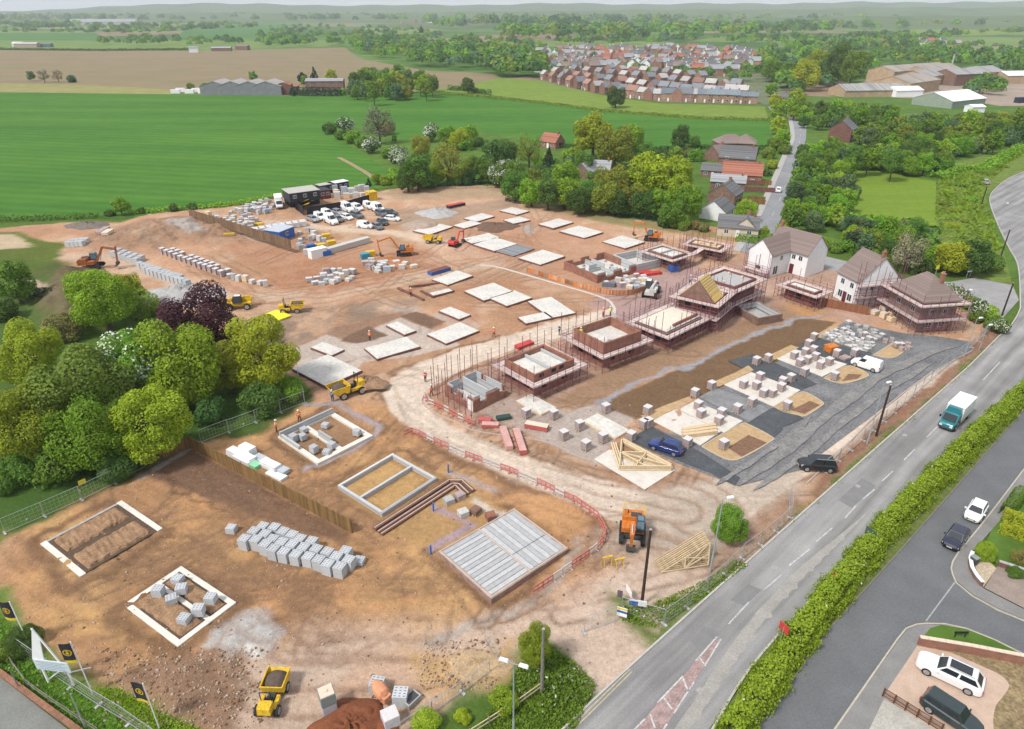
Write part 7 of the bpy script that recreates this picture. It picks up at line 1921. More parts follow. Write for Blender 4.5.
for i in range(26):
 mb=MB();mb.beam(nl[i]-A+Vector((0,0,.55+rnd.uniform(-.06,.06))),nl[i+1]-A+Vector((0,0,.55+rnd.uniform(-.06,.06))),.03,1.0);mb.build('net_panel',stripemat('orange netting weave',(.50,.17,.05),(.42,.26,.17),.16,3,.7,.55,.35,1.5),t)
 if i%2==0:
  mb=MB();mb.tube(nl[i]-A,nl[i]-A+Vector((0,0,1.2)),.03,5);mb.build('pin',M_dark,t)
def barrier_proto(m):
 t=thing('safety_barrier','x','barrier')
 mb=MB();mb.box(0,0,.28,1.9,.06,.18);mb.box(0,0,.82,1.9,.06,.18)
 for x in(-.92,0,.92):mb.box(x,0,.1,.07,.055,.85)
 for x in(-.8,.8):mb.box(x,0,0,.08,.5,.1)
 mb.build('frame',m,t)
 return t
BR,BW=barrier_proto(mat('red barrier plastic',(.52,.16,.14),.6,.2,3)),barrier_proto(mat('white barrier plastic',(.58,.52,.49),.6,.12,3))
bl=W([(404,437),(414,433),(440,446),(475,460),(509,472),(540,485),(575,502),(598,519),(606,533),(602,546),(591,554),(567,571),(533,593)])
nb_=34;q=resample(bl,nb_)
for i in range(nb_):
 c=q[i].lerp(q[i+1],.5);d=q[i+1]-q[i]
 red=i in(0,1,2)or(i//2)%2==0 or 18<i<27
 put(BR if red else BW,(c.x,c.y,ground_z(c.x,c.y)),math.atan2(d.y,d.x),'%s plastic barrier along the haul road, %s from the far end'%('red' if red else 'white',ordn(i)),'plastic barriers along the haul road',(d.length/1.95,1,1))
q=resample(W(z420((30,470),(60,540),(160,580),(280,650),(400,700))),12)
for i in range(12):
 c=q[i].lerp(q[i+1],.5);d=q[i+1]-q[i]
 put(BR if i%3 else BW,(c.x,c.y,0),math.atan2(d.y,d.x),'plastic barrier round the nearest brick house corner, %s from the left'%ordn(i),'plastic barriers round the nearest house',(d.length/1.95,1,1))
for i,(x,y)in enumerate(((607,565),(619,567))):
 p=P(x,y);t=thing('yellow_trestle','yellow folding trestle in front of the orange excavator, '+('left' if i==0 else 'right')+' one','trestle',(p.x,p.y,0),.3)
 mb=MB()
 for s in(-.4,.4):mb.beam((s,-.3,0),(s,0,1.1),.06,.06);mb.beam((s,.3,0),(s,0,1.1),.06,.06)
 mb.beam((-.55,0,1.1),(.55,0,1.1),.16,.08);mb.build('frame',M_yel,t)
for i,(b,ty)in enumerate((((448.5,472.5),466),((433.5,511),504),((431,554),544))):
 p=PG(*b);t=thing('service_pipe','upright blue water pipe, '+('beside the brown trench bend','beside the trench steps','at the left corner of the joist floor')[i],'pipe',p)
 mb=MB();mb.tube((0,0,-.1),(0,0,1.1),.09,8);mb.build('pipe',M_blue,t)
 mb=MB();mb.tube((0,0,1.1),(0,0,1.16),.11,8);mb.build('cap',M_blue,t)
for i,q in enumerate(((655,265),(680,390),(575,300),(770,375),(880,415))):
 p=PG(*z370(q)[0],.3);goods(('orange rubble bag beside the trench bend','white bulk bag in the dug corner','grey rubble pile beside the trench bend','brown rubble bag in the dug corner','red brown bag beside the joist floor corner')[i],p,rnd.random(),(1.1,1.0,.6),(M_pink,M_bag,M_conc2,M_brickb,M_brick)[i])
p=PG(*Z(230,629,.1371)((725,590))[0]);t=thing('water_tank','grey caged tank with a white top standing on a second tank at the bottom edge','tank',p,.5)
mb=MB();mb.box(0,0,.12,1.15,1.1,1.0);mb.build('lower_tank',mat('pale grey plastic',(.42,.43,.46),.6,.1,2),t,bevel=.05)
mb=MB();mb.box(0,0,1.2,1.2,1.15,1.05);mb.build('upper_tank',mat('grey plastic',(.22,.25,.24),.6,.1,2),t,bevel=.05)
mb=MB();mb.box(0,0,2.26,1.1,1.05,.06);mb.tube((0,0,2.3),(0,0,2.4),.14,10);mb.build('lid',M_cop,t)
p=PG(*Z(340,629,.1371)((372,690))[0]);goods('white sheeted pallet at the bottom edge beside the sapling',p,.5,(1.25,1.15,1.1),mat('lilac white wrap',(.60,.56,.60),.5,.1,2),M_wrap)
p=PG(*Z(340,629,.1371)((522,535))[0]);t=thing('mortar_tub','grey mortar tub with dark mortar right of the block packs','tub',p,.9)
mb=MB();mb.box(0,0,0,1.2,.8,.6,taper=1.15);mb.build('tub',M_conc2,t);mb=MB();mb.box(0,0,.602,1.1,.7,.02);mb.build('mortar',M_dark,t)
p=PG(*Z(340,629,.1371)((240,615))[0]);t=thing('bucket','pale bucket standing on the red sand','bucket',p)
mb=MB();mb.tube((0,0,0),(0,0,.4),.17,10,0,.22,False);mb.tube((0,0,.0),(0,0,.02),.17,10);mb.build('body',mat('lilac white wrap',(.60,.56,.60)),t)
mb=MB();mb.tube((0,0,.3),(0,0,.32),.2,10);mb.build('contents',M_dark,t)
def heap(name,label,px,rad,h,m,sx=1.0,seed=1,cat='heap'):
 rs=np.random.RandomState(seed);p=PG(*px);vs,fs=[],[];nr,ns=12,36
 for i in range(nr+1):
  for j in range(ns):
   a=2*math.pi*j/ns;rr=i/nr
   q=rad*rr*(1+.12*math.sin(3*a+seed)+.07*math.sin(7*a));zz=h*(1-rr)**.9*(1+.2*rs.randn()*(i>0))*(i<nr)-(.1 if i==nr else 0)
   vs.append((q*math.cos(a)*sx,q*math.sin(a),zz if i else h))
 fs=[(i*ns+j,(i+1)*ns+j,(i+1)*ns+(j+1)%ns,i*ns+(j+1)%ns)for i in range(nr)for j in range(ns)]
 mb=MB();mb.add(vs,fs);o=mb.build(name,m,smooth=True);o.location=p
 return tag(o,label,cat)
heap('sand_heap','heap of red building sand at the bottom edge below the cement mixer',(352,733),3.0,1.2,M_soilr,1.25,3)
heap('gravel_heap','big grey gravel heap above the purple tree',(181,297),6.0,2.2,M_gravel,1.6,5)
heap('gravel_heap','small grey stone heap on the upper spoil',(437,214),4.5,1.6,M_gravel,1.3,6)
heap('soil_heap','dark earth heap between the upper slabs',(496,227),5.0,1.0,mat('dark earth',(.14,.085,.06),.95,.25,1),1.2,7)
heap('soil_heap','sandy heap beside the mesh panel at the bottom edge',(478,664),1.7,.35,mat('sandy heap',(.38,.27,.16),.95,.25,1,scale2=6),1.7,8)
heap('soil_heap','brown spoil heap behind the dumper at the bend',(366,383),2.2,1.1,M_soil,1.5,9)
heap('soil_heap','orange rubble heap in front of the digging excavator',(388,262),3.6,.9,mat('orange rubble',(.34,.15,.07),.95,.3,1,scale2=5),1.5,10)
heap('rubble_heap','dark rubble heap at the upper left behind the track',(88,226),3.5,1.2,mat('dark rubble',(.16,.13,.11),.95,.3,1.5),1.7,11)
mb=MB()
for _ in range(2600):
 x,y=rnd.uniform(100,262),rnd.uniform(648,728)
 if rnd.random()<.5:x,y=rnd.uniform(20,640),rnd.uniform(400,700)
 if 0>1:pass
 if rnd.random()<.2:x,y=rnd.uniform(420,500),rnd.uniform(640,690)
 p=PG(x,y);s=rnd.uniform(.06,.24)*rnd.random()+.05
 mb.box(p.x,p.y,p.z-s*.2,s,s*rnd.uniform(.6,1.2),s*.8,rnd.random()*3,rnd.randrange(2),taper=.6)
tag(mb.build('loose_stones',[mat('pale stone',(.40,.32,.25),.95,.2,4),mat('brown clod',(.20,.125,.08),.95,.2,4)]),kind='stuff')
def post(label,bx,by,ty,r,m,name='telegraph_pole',cat='pole',arm=0):
 p=PG(bx,by);h=tall(bx,by,ty)
 t=thing(name,label,cat,p)
 mb=MB();mb.tube((0,0,-.1),(0,0,h),r,8,0,r*.75);mb.build('pole',m,t)
 if arm:
  mb=MB();mb.box(0,0,h-.5,1.3,.09,.1);mb.build('crossarm',m,t)
 mb=MB();mb.tube((0,0,h),(0,0,h+.05),r*.85,8);mb.build('cap',M_steel,t)
 return t
post('dark tarred pole at the site gate by the main road',641.5,606,530,.16,M_pole_wood)
post('dark tarred pole on the brown strip opposite the tarmac',876,436,385,.16,M_pole_wood)
post('dark pole on the grass bank right of the junction',1000,258.7,229.5,.16,M_pole_wood)
post('dark pole higher up the grass bank, above the other one',980,209,186,.16,M_pole_wood)
post('dark pole in the flowering hedge by the junction',1001.6,316,283,.16,M_pole_wood)
post('weathered grey post with a cut top beside the young conifer',541.6,692.7,629,.15,M_pole_grey,'cut_post')
def lamp(label,bx,by,ty,rz=0.0,double=False):
 p=PG(bx,by);h=tall(bx,by,ty)
 t=thing('street_lamp',label,'street lamp',p,rz,'street lamps')
 mb=MB();mb.tube((0,0,0),(0,0,h*.3),.10,8);mb.tube((0,0,h*.3),(0,0,h),.07,8,0,.05);mb.build('column',mat('grey green column',(.28,.33,.34),.5,.1,2),t)
 for s in((1,-1)if double else(1,)):
  mb=MB();mb.beam((0,0,h),(s*.5,0,h+.12),.05,.05);mb.build('arm',M_steel,t)
  mb=MB();mb.box(s*.75,0,h+.06,.75,.3,.16,taper=.8);mb.build('lamp_head',M_white,t,bevel=.03)
 return t
lamp('grey street lamp beside the small bushy tree at the road',710,572,499,R(10))
lamp('tall street lamp beside the tarred pole on the brown strip',867,444,384,R(20))
lamp('street lamp in front of the flowering hedge near the brown house',964,357,319,R(15))
lamp('leaning looking lamp column right of the brown house by the road fence',979,350,326,R(20))
lamp('double headed street lamp at the bottom edge on the green bank',513.5,744,664,R(-20),True)
lamp('lamp column behind the brown hipped house at the lane',901,272,256,R(150))
lamp('lamp column with a dark panel at the flowering hedge',966,318,291,R(150))
lamp('thin lamp column on the far bend of the main road',998,228,204,R(30))
for i,(bx,by,ty)in enumerate(((934,279,265),(939.5,284,271),(966,278,268))):
 p=P(bx,by);h=tall(bx,by,ty);t=thing('road_sign','road sign at the lane junction, '+('leftmost pale pole with a yellow plate','second pale pole with a yellow plate','right hand white plate on two legs')[i],'road sign',p,.3,'road signs at the junction')
 mb=MB();mb.tube((0,0,0),(0,0,h),.05,6)
 if i==2:mb.tube((.9,0,0),(.9,0,h),.05,6)
 mb.build('post',M_steel,t)
 mb=MB();mb.box(.45 if i==2 else 0,-.06,h-.9,1.3 if i==2 else .9,.04,.8);mb.build('plate',M_white if i==2 else M_yn,t)
p=P(869,545);t=thing('road_sign','dark backed road sign standing at the hedge verge of the main road','road sign',p,road_h+1.3)
mb=MB()
for s in(-.45,.45):mb.tube((s,0,0),(s,0,2.0),.04,6)
mb.build('post',M_steel,t);mb=MB();mb.box(0,.03,1.0,1.6,.05,1.0);mb.build('plate',mat('dark green plate',(.06,.10,.09),.6,.1,2),t)
for i,(x,y,s)in enumerate(((781.5,638,1.0),(833.5,584,.6))):
 p=P(x,y,1.2);t=thing('road_sign',('large' if i==0 else 'small')+' red sign with white marks in the hedge by the main road','road sign',(p.x,p.y,0),road_h+1.35,'red signs in the hedge')
 mb=MB();mb.tube((0,.03,0),(0,.03,2.6),.04,6);mb.build('post',M_steel,t)
 mb=MB();mb.box(0,0,2.0,1.0*s,.04,.9*s);mb.build('plate',M_red,t)
 mb=MB();mb.box(0,-.03,2.15,.1*s,.02,.6*s);mb.box(-.25*s,-.03,2.3,.3*s,.02,.1*s);mb.box(.25*s,-.03,2.45,.3*s,.02,.1*s);mb.build('mark',M_white,t)
p=P(959,638);t=thing('street_sign','dark street name plate on two legs on the corner grass','street sign',(p.x,p.y,.1),head((952,638),(966,638),0))
mb=MB()
for s in(-.45,.45):mb.box(s,0,0,.07,.05,.75)
mb.build('leg',M_black,t);mb=MB();mb.box(0,-.03,.5,1.25,.04,.26);mb.build('plate',M_black,t)
def wall_run(name,label,line,h,w,m,cop,cat='wall',z=.05):
 q=W(line);o=q[0];t=thing(name,label,cat,(o.x,o.y,z))
 mb,mc=MB(),MB()
 for a,b in zip(q[:-1],q[1:]):
  a,b=a-o,b-o
  mb.beam(a+Vector((0,0,h/2)),b+Vector((0,0,h/2)),w,h)
  d=b-a;n=max(1,int(d.length/.6))
  for i in range(n):mc.beam(a+d*(i+.02)/n+Vector((0,0,h+.045)),a+d*(i+.98)/n+Vector((0,0,h+.045)),w+.12,.08)
 mb.build('brickwork',m,t);mc.build('coping',cop,t)
 return t
wall_run('garden_wall','brick garden wall with pale stone coping behind the white estate car',[(917,645),(968,653.5),(1024,664.5),(1080,676)],.95,.24,M_brick,M_cop)
wall_run('garden_wall','low curved white capped brick wall at the upper corner drive',[(971,556),(968.5,562),(970,571),(975,580),(981,587)],.5,.22,M_brickb,M_white,z=.1)
wall_run('garden_wall','dark brick garden wall beside the brown drive at the right edge',[(997,566),(1024,575),(1080,592)],.55,.22,M_brickd,M_conc2,z=.1)
wall_run('road_wall','low brick wall along the grey corner road at the lower left',[(-20,662),(0,674),(40,704),(80,733),(95,746)],.35,.3,brickmat('orange brown brick',(.27,.125,.07),(.22,.10,.06),(.3,.22,.16)),brickmat('orange brown brick',(.27,.125,.07),(.22,.1,.06),(.3,.22,.16)),z=.0)
a,b=P(882,697),P(940,733);t=thing('driveway_railing','rusty brown railing between the two driveways at the bottom right','railing',(a.x,a.y,.1))
d=b-a
for i in range(6):
 mb=MB();p=d*i/5;mb.box(p.x,p.y,0,.09,.09,1.0);mb.build('post',mat('rusty iron',(.13,.06,.035),.8,.2,4),t)
for z in(.15,.5,.92):
 mb=MB();mb.beam((0,0,z),d+Vector((0,0,z)),.05,.05);mb.build('rail',mat('rusty iron',(.13,.06,.035)),t)
mb=MB()
for i in range(60):mb.beam(d*i/60+Vector((0,0,.15)),d*i/60+Vector((0,0,.92)),.018,.018)
mb.build('bars',mat('rusty iron',(.13,.06,.035)),t)
p=P(974,561,.5);t=thing('dustbin','dark grey bin behind the curved wall of the corner garden','bin',(p.x,p.y,.1),.4)
mb=MB();mb.box(0,0,0,.5,.6,.9,taper=1.1);mb.build('body',M_dark,t);mb=MB();mb.box(0,0,.9,.6,.7,.07);mb.build('lid',mat('grey plastic',(.22,.25,.24)),t)
p=P(46,682);e=P(66,684.5);th=math.atan2((e-p).y,(e-p).x)
t=thing('sales_sign','white site sign with an open triangular gable and a pale blue board','sign',(p.x,p.y,0),th)
wS=3.1;zb=1.7
mb=MB()
for x in(.25,wS-.55):mb.box(x,0,0,.14,.12,zb+.2)
mb.build('leg',M_white,t)
mb=MB();mb.box(wS/2-.15,-.06,zb,wS,.08,1.15);mb.build('board',mat('pale blue board',(.52,.60,.66),.6,.06,3),t)
mb=MB()
for i in range(5):mb.box(wS/2-.15,-.106,zb+.18+.19*i,wS*(.82,.7,.86,.6,.8)[i],.01,.05)
mb.build('print_line',mat('grey print',(.26,.33,.38),.7,0),t)
zt=zb+1.16;tp=(.95,0,zt+3.6)
mb=MB();A,B,C=Vector((-.3,0,zt-.1)),Vector((2.2,0,zt-.1)),Vector(tp)
mb.add([A,A.lerp(B,.42),C+(B-C)*.32+Vector((-.12,0,0)),C,*[v+Vector((0,.08,0))for v in(A,A.lerp(B,.42),C+(B-C)*.32+Vector((-.12,0,0)),C)]],[(0,1,2,3),(7,6,5,4),(0,4,5,1),(1,5,6,2),(2,6,7,3),(3,7,4,0)])
mb.beam(C,B,.09,.16);mb.build('gable_panel',M_white,t)
mb=MB();mb.beam((.3,.05,.3),(.6,1.6,.02),.08,.08);mb.beam((wS-.6,.05,1.5),(wS-.3,1.8,.02),.08,.08);mb.build('brace',M_white,t)
FL=[((29.6,645.4),(10.5,601.5),'leftmost dark flag with a gold emblem, cut by the left edge'),((92.6,694),(70.7,641.6),'dark flag with a gold emblem right behind the white site sign'),((159.4,728.5),(140.9,683.2),'dark flag with a gold emblem and yellow hem standing farthest right')]
for i,(b,tp_,lab)in enumerate(FL):
 p=PG(*b);h=tall(b[0],b[1],tp_[1])
 t=thing('flag_pole',lab,'flag',p,R(175)+(0,.35,0)[i],'flags beside the site sign')
 mb=MB();mb.tube((0,0,0),(0,0,h),.045,8);mb.build('pole',M_white,t)
 fw,fh=(1.15,.95,1.05)[i],2.15
 def cloth(z0,z1,off=0,x0=.05,x1=1.0,nn=8):
  mb=MB();g=[]
  for k in range(nn+1):
   x=(x0+(x1-x0)*k/nn)*fw
   for z in(z0,z1):g.append((x,.10*math.sin(x*3.2+i)+off,h-.05-z-x*.05))
  mb.add(g,[(2*k,2*k+2,2*k+3,2*k+1)for k in range(nn)]);return mb
 f=cloth(0,fh*.86).build('flag',M_black_cloth,t);f.modifiers.new('thick','SOLIDIFY').thickness=.012
 f2_=cloth(fh*.86,fh).build('hem',mat('yellow hem',(.60,.47,.03),.8,.05,3),t);f2_.modifiers.new('thick','SOLIDIFY').thickness=.012
 for s in(-1,1):
  mb=MB();cx_,cz=.52*fw,h-.05-fh*.45
  for k in range(20):
   a0,a1=k*math.pi/10,(k+.8)*math.pi/10
   r0,r1=.25,.36
   g=[(cx_+r*math.cos(a),0,cz+r*math.sin(a))for r,a in((r0,a0),(r1,a0),(r1,a1),(r0,a1))]
   mb.add(g,[(0,1,2,3)])
  for q in(((-.16,-.1),(-.05,.12),(0,.02),(.05,.12),(.16,-.1),(0,-.2)),((-.12,.16),(0,.24),(.12,.16),(0,.1))):mb.add([(cx_+x,0,cz+z)for x,z in q],[tuple(range(len(q)))])
  mb.v=[(x,.10*math.sin(x*3.2+i)+s*.02,z-x*.05)for x,y,z in mb.v]
  mb.build('emblem',M_gold,f)
post('short wooden rail post behind the flag at the lower left',20,690,668,.06,M_pole_grey,'rail_post')
p=P(*z860((1000,320))[0]);
lampb=post('thin grey column crossing the low rails at the lower left corner',86,729,694,.06,M_steel,'thin_column')
a=[(9,654),(14,667),(28,686),(50,702),(80,722),(100,735)]
q=W(a);t=thing('rail_fence','low sagging wooden rail fence on the green bank above the corner road','fence',(q[0].x,q[0].y,0))
for i in range(len(q)-1):
 for z in(.4,.8):
  mb=MB();mb.beam(q[i]-q[0]+Vector((0,0,z)),q[i+1]-q[0]+Vector((0,0,z)),.04,.07);mb.build('rail',M_pole_grey,t)
 mb=MB();mb.box(*(q[i]-q[0]).xy,-.05,.09,.09,1.0);mb.build('post',M_pole_grey,t)
q=W([(542,690),(520,706),(470,738)]);t=thing('rail_fence','wooden two rail fence running from the cut post to the bottom edge','fence',(q[0].x,q[0].y,0))
for z in(.5,.95):
 for i in range(2):
  mb=MB();mb.beam(q[i]-q[0]+Vector((0,0,z)),q[i+1]-q[0]+Vector((0,0,z)),.05,.09);mb.build('rail',M_timberp,t)
for k in range(5):
 c=q[0].lerp(q[2],k/4)-q[0];mb=MB();mb.box(c.x,c.y,-.05,.1,.1,1.15);mb.build('post',M_pole_grey,t)
def weeds(name,poly,n,leaf,size,flowers=0.0,seed=3,h=.35):
 rs=np.random.RandomState(seed);pts=W(poly);xs=[p.x for p in pts];ys=[p.y for p in pts]
 x=xs and rs.uniform(min(xs),max(xs),n*3);y=rs.uniform(min(ys),max(ys),n*3)
 s=inside(x,y,pts);x,y=x[s][:n],y[s][:n]
 cl=fbm(x,y,2.0,seed);z=np.array([ground_z(a,b)for a,b in zip(x,y)])+h*rs.rand(len(x))*np.clip(.6+1.6*cl,.1,1.6)
 nor=sph(rs,len(x))*np.array([1,1,.6])+np.array([0,0,.5]);mi=(rs.rand(len(x))<flowers)&(cl>.1)
 me=quadmesh(name,np.stack([x,y,z+.05],1),nor,size*(.6+.8*rs.rand(len(x))),rs,[M_leaf[leaf],M_blossom],mi,1.6)
 o=bpy.data.objects.new(name,me);COL.objects.link(o);tag(o,kind='stuff')
weeds('bank_grass',[(534,636),(552,648),(572,662),(595,686),(572,736),(470,738),(505,694),(520,662)],9000,'mid',.16,.05,3,.5)
weeds('bank_grass',[(-20,600),(8,625),(40,660),(90,700),(140,735),(90,745),(0,672),(-20,660)],7000,'fresh',.15,.0,4,.4)
weeds('bank_grass',[(95,690),(120,690),(160,715),(215,735),(150,742)],3000,'fresh',.14,.0,6,.3)
weeds('bank_grass',Z(780,120,.2383)((655,260),(740,205),(850,205),(930,150),(1060,90),(1060,120),(960,185),(880,260),(850,330),(890,420),(930,540),(860,580),(760,540),(650,470)),9000,'fresh',.75,.0,9,1.1)
weeds('verge_weeds',[(618,606),(650,606),(700,582),(735,560),(748,566),(700,600),(655,628),(622,622)],3500,'fresh',.15,.03,5,.3)
weeds('verge_weeds',[(742,548),(756,540),(800,505),(840,476),(900,420),(960,370),(1002,335),(1006,340),(960,380),(900,434),(840,486),(790,528),(750,562)],4000,'olive',.16,.02,7,.25)
zh,ze,zr=Z(320,100,.1953),Z(500,0,.254),Z(780,120,.2383)
def treelist(f,l,place,group):
 cnt={}
 pts=sorted([(f((a[0],a[1]))[0],*a[2:])for a in l])
 for q,r,leaf,shape in pts:
  r*=1.18 if len(l)<40 else 1.0
  k=(leaf,shape);cnt[k]=cnt.get(k,0)+1
  word={'cone':'pointed','tall':'tall','bush':'low','may':'white blossomed','sparse':'half bare','round':'rounded','flower':'flowering'}[shape]
  nm='shrub' if shape in('bush','may')else 'tree'
  lab='%s %s %s %s'%(word,LEAFWORD[leaf],nm,place)
  if sum(1 for x in l if(x[3],x[4])==k)>1:lab+=', %s from the left'%ordn(cnt[k]-1)
  tree(*q,r,leaf,shape,lab,group)
treelist(zh,[(50,150,6,'deep','bush'),(130,130,7,'deep','may'),(110,180,6,'mid','bush'),(165,195,7,'fresh','bush'),(220,215,7,'mid','bush'),(265,235,7,'deep','may'),(300,118,15,'twig','sparse'),(340,150,7,'bronze','bush'),(380,198,3,'mid','round'),(345,275,6,'mid','bush'),(400,282,8,'deep','may'),(430,310,6,'deep','may'),(515,230,9,'olive','round'),(572,170,8,'deep','may'),(650,182,9,'fresh','round'),(715,195,9,'lime','round'),(772,170,7,'fresh','round'),(740,230,7,'fresh','bush'),(810,215,6,'deep','bush'),(850,215,3,'mid','bush'),(500,370,15,'mid','round'),(450,400,11,'deep','round'),(555,400,11,'mid','bush'),(660,310,18,'olive','sparse'),(790,340,10,'mid','round'),(760,390,10,'deep','bush'),(900,300,15,'deep','round'),(860,360,10,'mid','round'),(985,350,8,'deep','may'),(950,390,11,'mid','round'),(290,400,5,'yellow','round'),(330,412,6,'yellow','bush'),(375,405,6,'fresh','bush'),(248,428,3,'dark','cone'),(600,380,9,'lime','round'),(700,400,9,'mid','bush')],'in the paddock behind the compound','trees round the paddock')
treelist(ze,[(20,600,12,'deep','round'),(115,590,14,'olive','sparse'),(192,625,6,'dark','cone'),(370,530,19,'yellow','round'),(455,575,18,'olive','round'),(515,545,13,'lime','round'),(575,600,9,'mid','round'),(712,545,9,'deep','tall'),(765,558,6,'mid','round'),(585,690,21,'lime','round'),(690,690,18,'lime','round'),(440,720,17,'olive','round'),(255,690,14,'fresh','round'),(690,610,8,'mid','round'),(60,690,12,'mid','round'),(130,715,12,'olive','round'),(640,620,7,'deep','bush'),(770,615,7,'fresh','bush'),(10,690,12,'deep','may'),(330,640,10,'mid','round'),(280,610,8,'fresh','bush'),(740,600,6,'bronze','bush')],'in the gardens behind the site','trees of the gardens behind the site')
treelist(z500,[(60,20,13,'mid','round'),(125,45,12,'fresh','round'),(190,55,13,'deep','round'),(255,45,14,'lime','round'),(310,80,12,'deep','round'),(360,60,13,'mid','round'),(415,70,14,'olive','round'),(470,85,12,'deep','round'),(525,70,13,'olive','sparse'),(575,90,13,'deep','round'),(625,95,13,'fresh','round'),(680,130,12,'mid','round'),(735,90,16,'fresh','round'),(700,40,14,'lime','round'),(620,30,13,'lime','round'),(500,10,13,'mid','round'),(715,165,9,'mid','bush'),(655,165,7,'deep','bush'),(770,180,5,'bronze','bush'),(800,188,5,'bronze','bush'),(970,118,10,'lime','round'),(560,20,12,'fresh','round')],'in the belt along the green back fence','trees along the green back fence')
tree(764,231,6,'lime','round','small lime tree beside the left white house',lv='mid')
hedge(z640b((490,150),(620,175),(820,195))and z640b((700,150),(860,172),(1000,150)),2.0,1.8,'fresh','clipped green hedge in front of the cream cottage',.35,20,0,12,.15)
hedge([(545,147),(600,149),(645,152),(690,149),(768,149.5)],2.2,1.6,'deep','dark hedge along the lower side of the cereal field',.6,8,0,13,.3)
treelist(z764d,[(30,350,6,'fresh','round'),(45,400,7,'yellow','round'),(50,440,7,'fresh','round'),(60,490,8,'lime','round'),(75,540,8,'fresh','round'),(45,570,7,'mid','bush'),(85,590,6,'mid','bush'),(20,605,6,'olive','bush'),(30,650,5,'yellow','bush'),(10,680,4,'deep','bush'),(130,385,8,'yellow','round'),(165,290,13,'yellow','round'),(100,290,10,'mid','round'),(215,240,11,'yellow','round'),(290,250,12,'deep','tall'),(350,270,11,'mid','tall'),(40,270,10,'mid','round'),(245,280,10,'deep','round'),(390,240,9,'mid','round')],'along the straight road','trees along the straight road')
def woodland(poly,n,rr,mix,place,group,seed,gap=.8,shapes=('round','round','bush','tall')):
 """single trees scattered over an area of the photograph, nearest ones last"""
 r2=random.Random(seed);xs=[p[0]for p in poly];ys=[p[1]for p in poly];got=[];k=0
 while len(got)<n and k<20000:
  k+=1
  x,y=r2.uniform(min(xs),max(xs)),r2.uniform(min(ys),max(ys))
  if not inside(np.array([x]),np.array([y]),poly)[0]:continue
  r=r2.uniform(*rr)
  if any(math.hypot(x-a,(y-b)*2.0)<gap*(r+c)for a,b,c in got):continue
  got.append((x,y,r))
 treelist(lambda q:[q],[(x,y,r,r2.choice(mix),r2.choice(shapes))for x,y,r in got],place,group)
MIXP=['fresh','fresh','mid','mid','mid','blue','deep','fresh']
woodland(zr((85,130),(180,110),(290,100),(300,170),(280,220),(290,370),(250,420),(60,420),(20,400),(40,330),(85,200)),64,(8,12),MIXP,'in the plantation beside the straight road','plantation trees by the straight road',5,.48)
woodland(zr((290,430),(360,425),(420,430),(560,450),(640,500),(630,560),(560,575),(300,510)),30,(7,10),MIXP+['blue','olive'],'below the mown clearing','trees below the mown clearing',6,.5,('round','tall','round','sparse'))
woodland(zr((290,155),(420,140),(560,110),(700,120),(700,185),(560,195),(430,190),(300,180)),46,(7,10),MIXP,'above the mown clearing','trees above the mown clearing',7,.5)
woodland(zr((330,60),(450,30),(600,20),(780,5),(1060,-10),(1060,60),(960,85),(830,120),(700,110),(560,95),(400,95)),84,(8,11),MIXP+['olive','olive'],'in the wood below the works','trees of the wood below the works',8,.5)
woodland(zr((20,-60),(150,-55),(330,-50),(480,-35),(480,-15),(330,-10),(150,20),(480,0),(560,-5),(640,-15),(640,5),(330,10),(110,15)),44,(6,8.5),MIXP,'between the works and the brick house','trees between the works and the brick house',9,.62)
treelist(z764,[(745,300,15,'yellow','round'),(830,300,16,'deep','round'),(680,310,13,'fresh','bush'),(575,280,17,'twig','sparse'),(880,330,11,'mid','bush'),(640,345,8,'deep','bush'),(480,310,7,'mid','bush'),(430,300,7,'mid','bush'),(380,285,7,'deep','bush'),(330,262,7,'fresh','bush'),(280,262,7,'mid','bush'),(230,248,7,'fresh','bush'),(180,240,7,'mid','bush'),(120,225,7,'fresh','bush'),(75,195,6,'lime','bush'),(540,335,7,'mid','bush'),(590,345,7,'deep','bush'),(780,340,9,'mid','bush'),(360,225,9,'bronze','round'),(350,240,8,'dark','round'),(735,440,7,'deep','may'),(770,460,8,'deep','may'),(810,480,8,'fresh','bush'),(850,505,8,'deep','may'),(880,525,8,'fresh','bush'),(905,560,8,'mid','bush'),(930,575,7,'deep','may'),(845,540,7,'mid','bush')],'round the lane junction','trees round the lane junction')
hedge(zr((650,250),(760,215),(850,215),(930,165),(1060,100)),5,1.3,'fresh','rough bramble bank above the far bend of the main road',.7,5,0,20,.8)
for i,(x,y)in enumerate(((700,300),(760,270),(690,350),(740,380),(800,330),(780,420),(720,440),(830,260),(880,220),(930,190))):
 tree(*zr((x,y))[0],7,('lime','fresh','olive')[i%3],'bush','bramble clump on the rough bank, %s in the list from the clearing side'%ordn(i)if 0 else 'bramble clump on the rough grass bank, %s from the clearing side'%ordn(i),'bramble clumps on the rough bank',vs=.35)
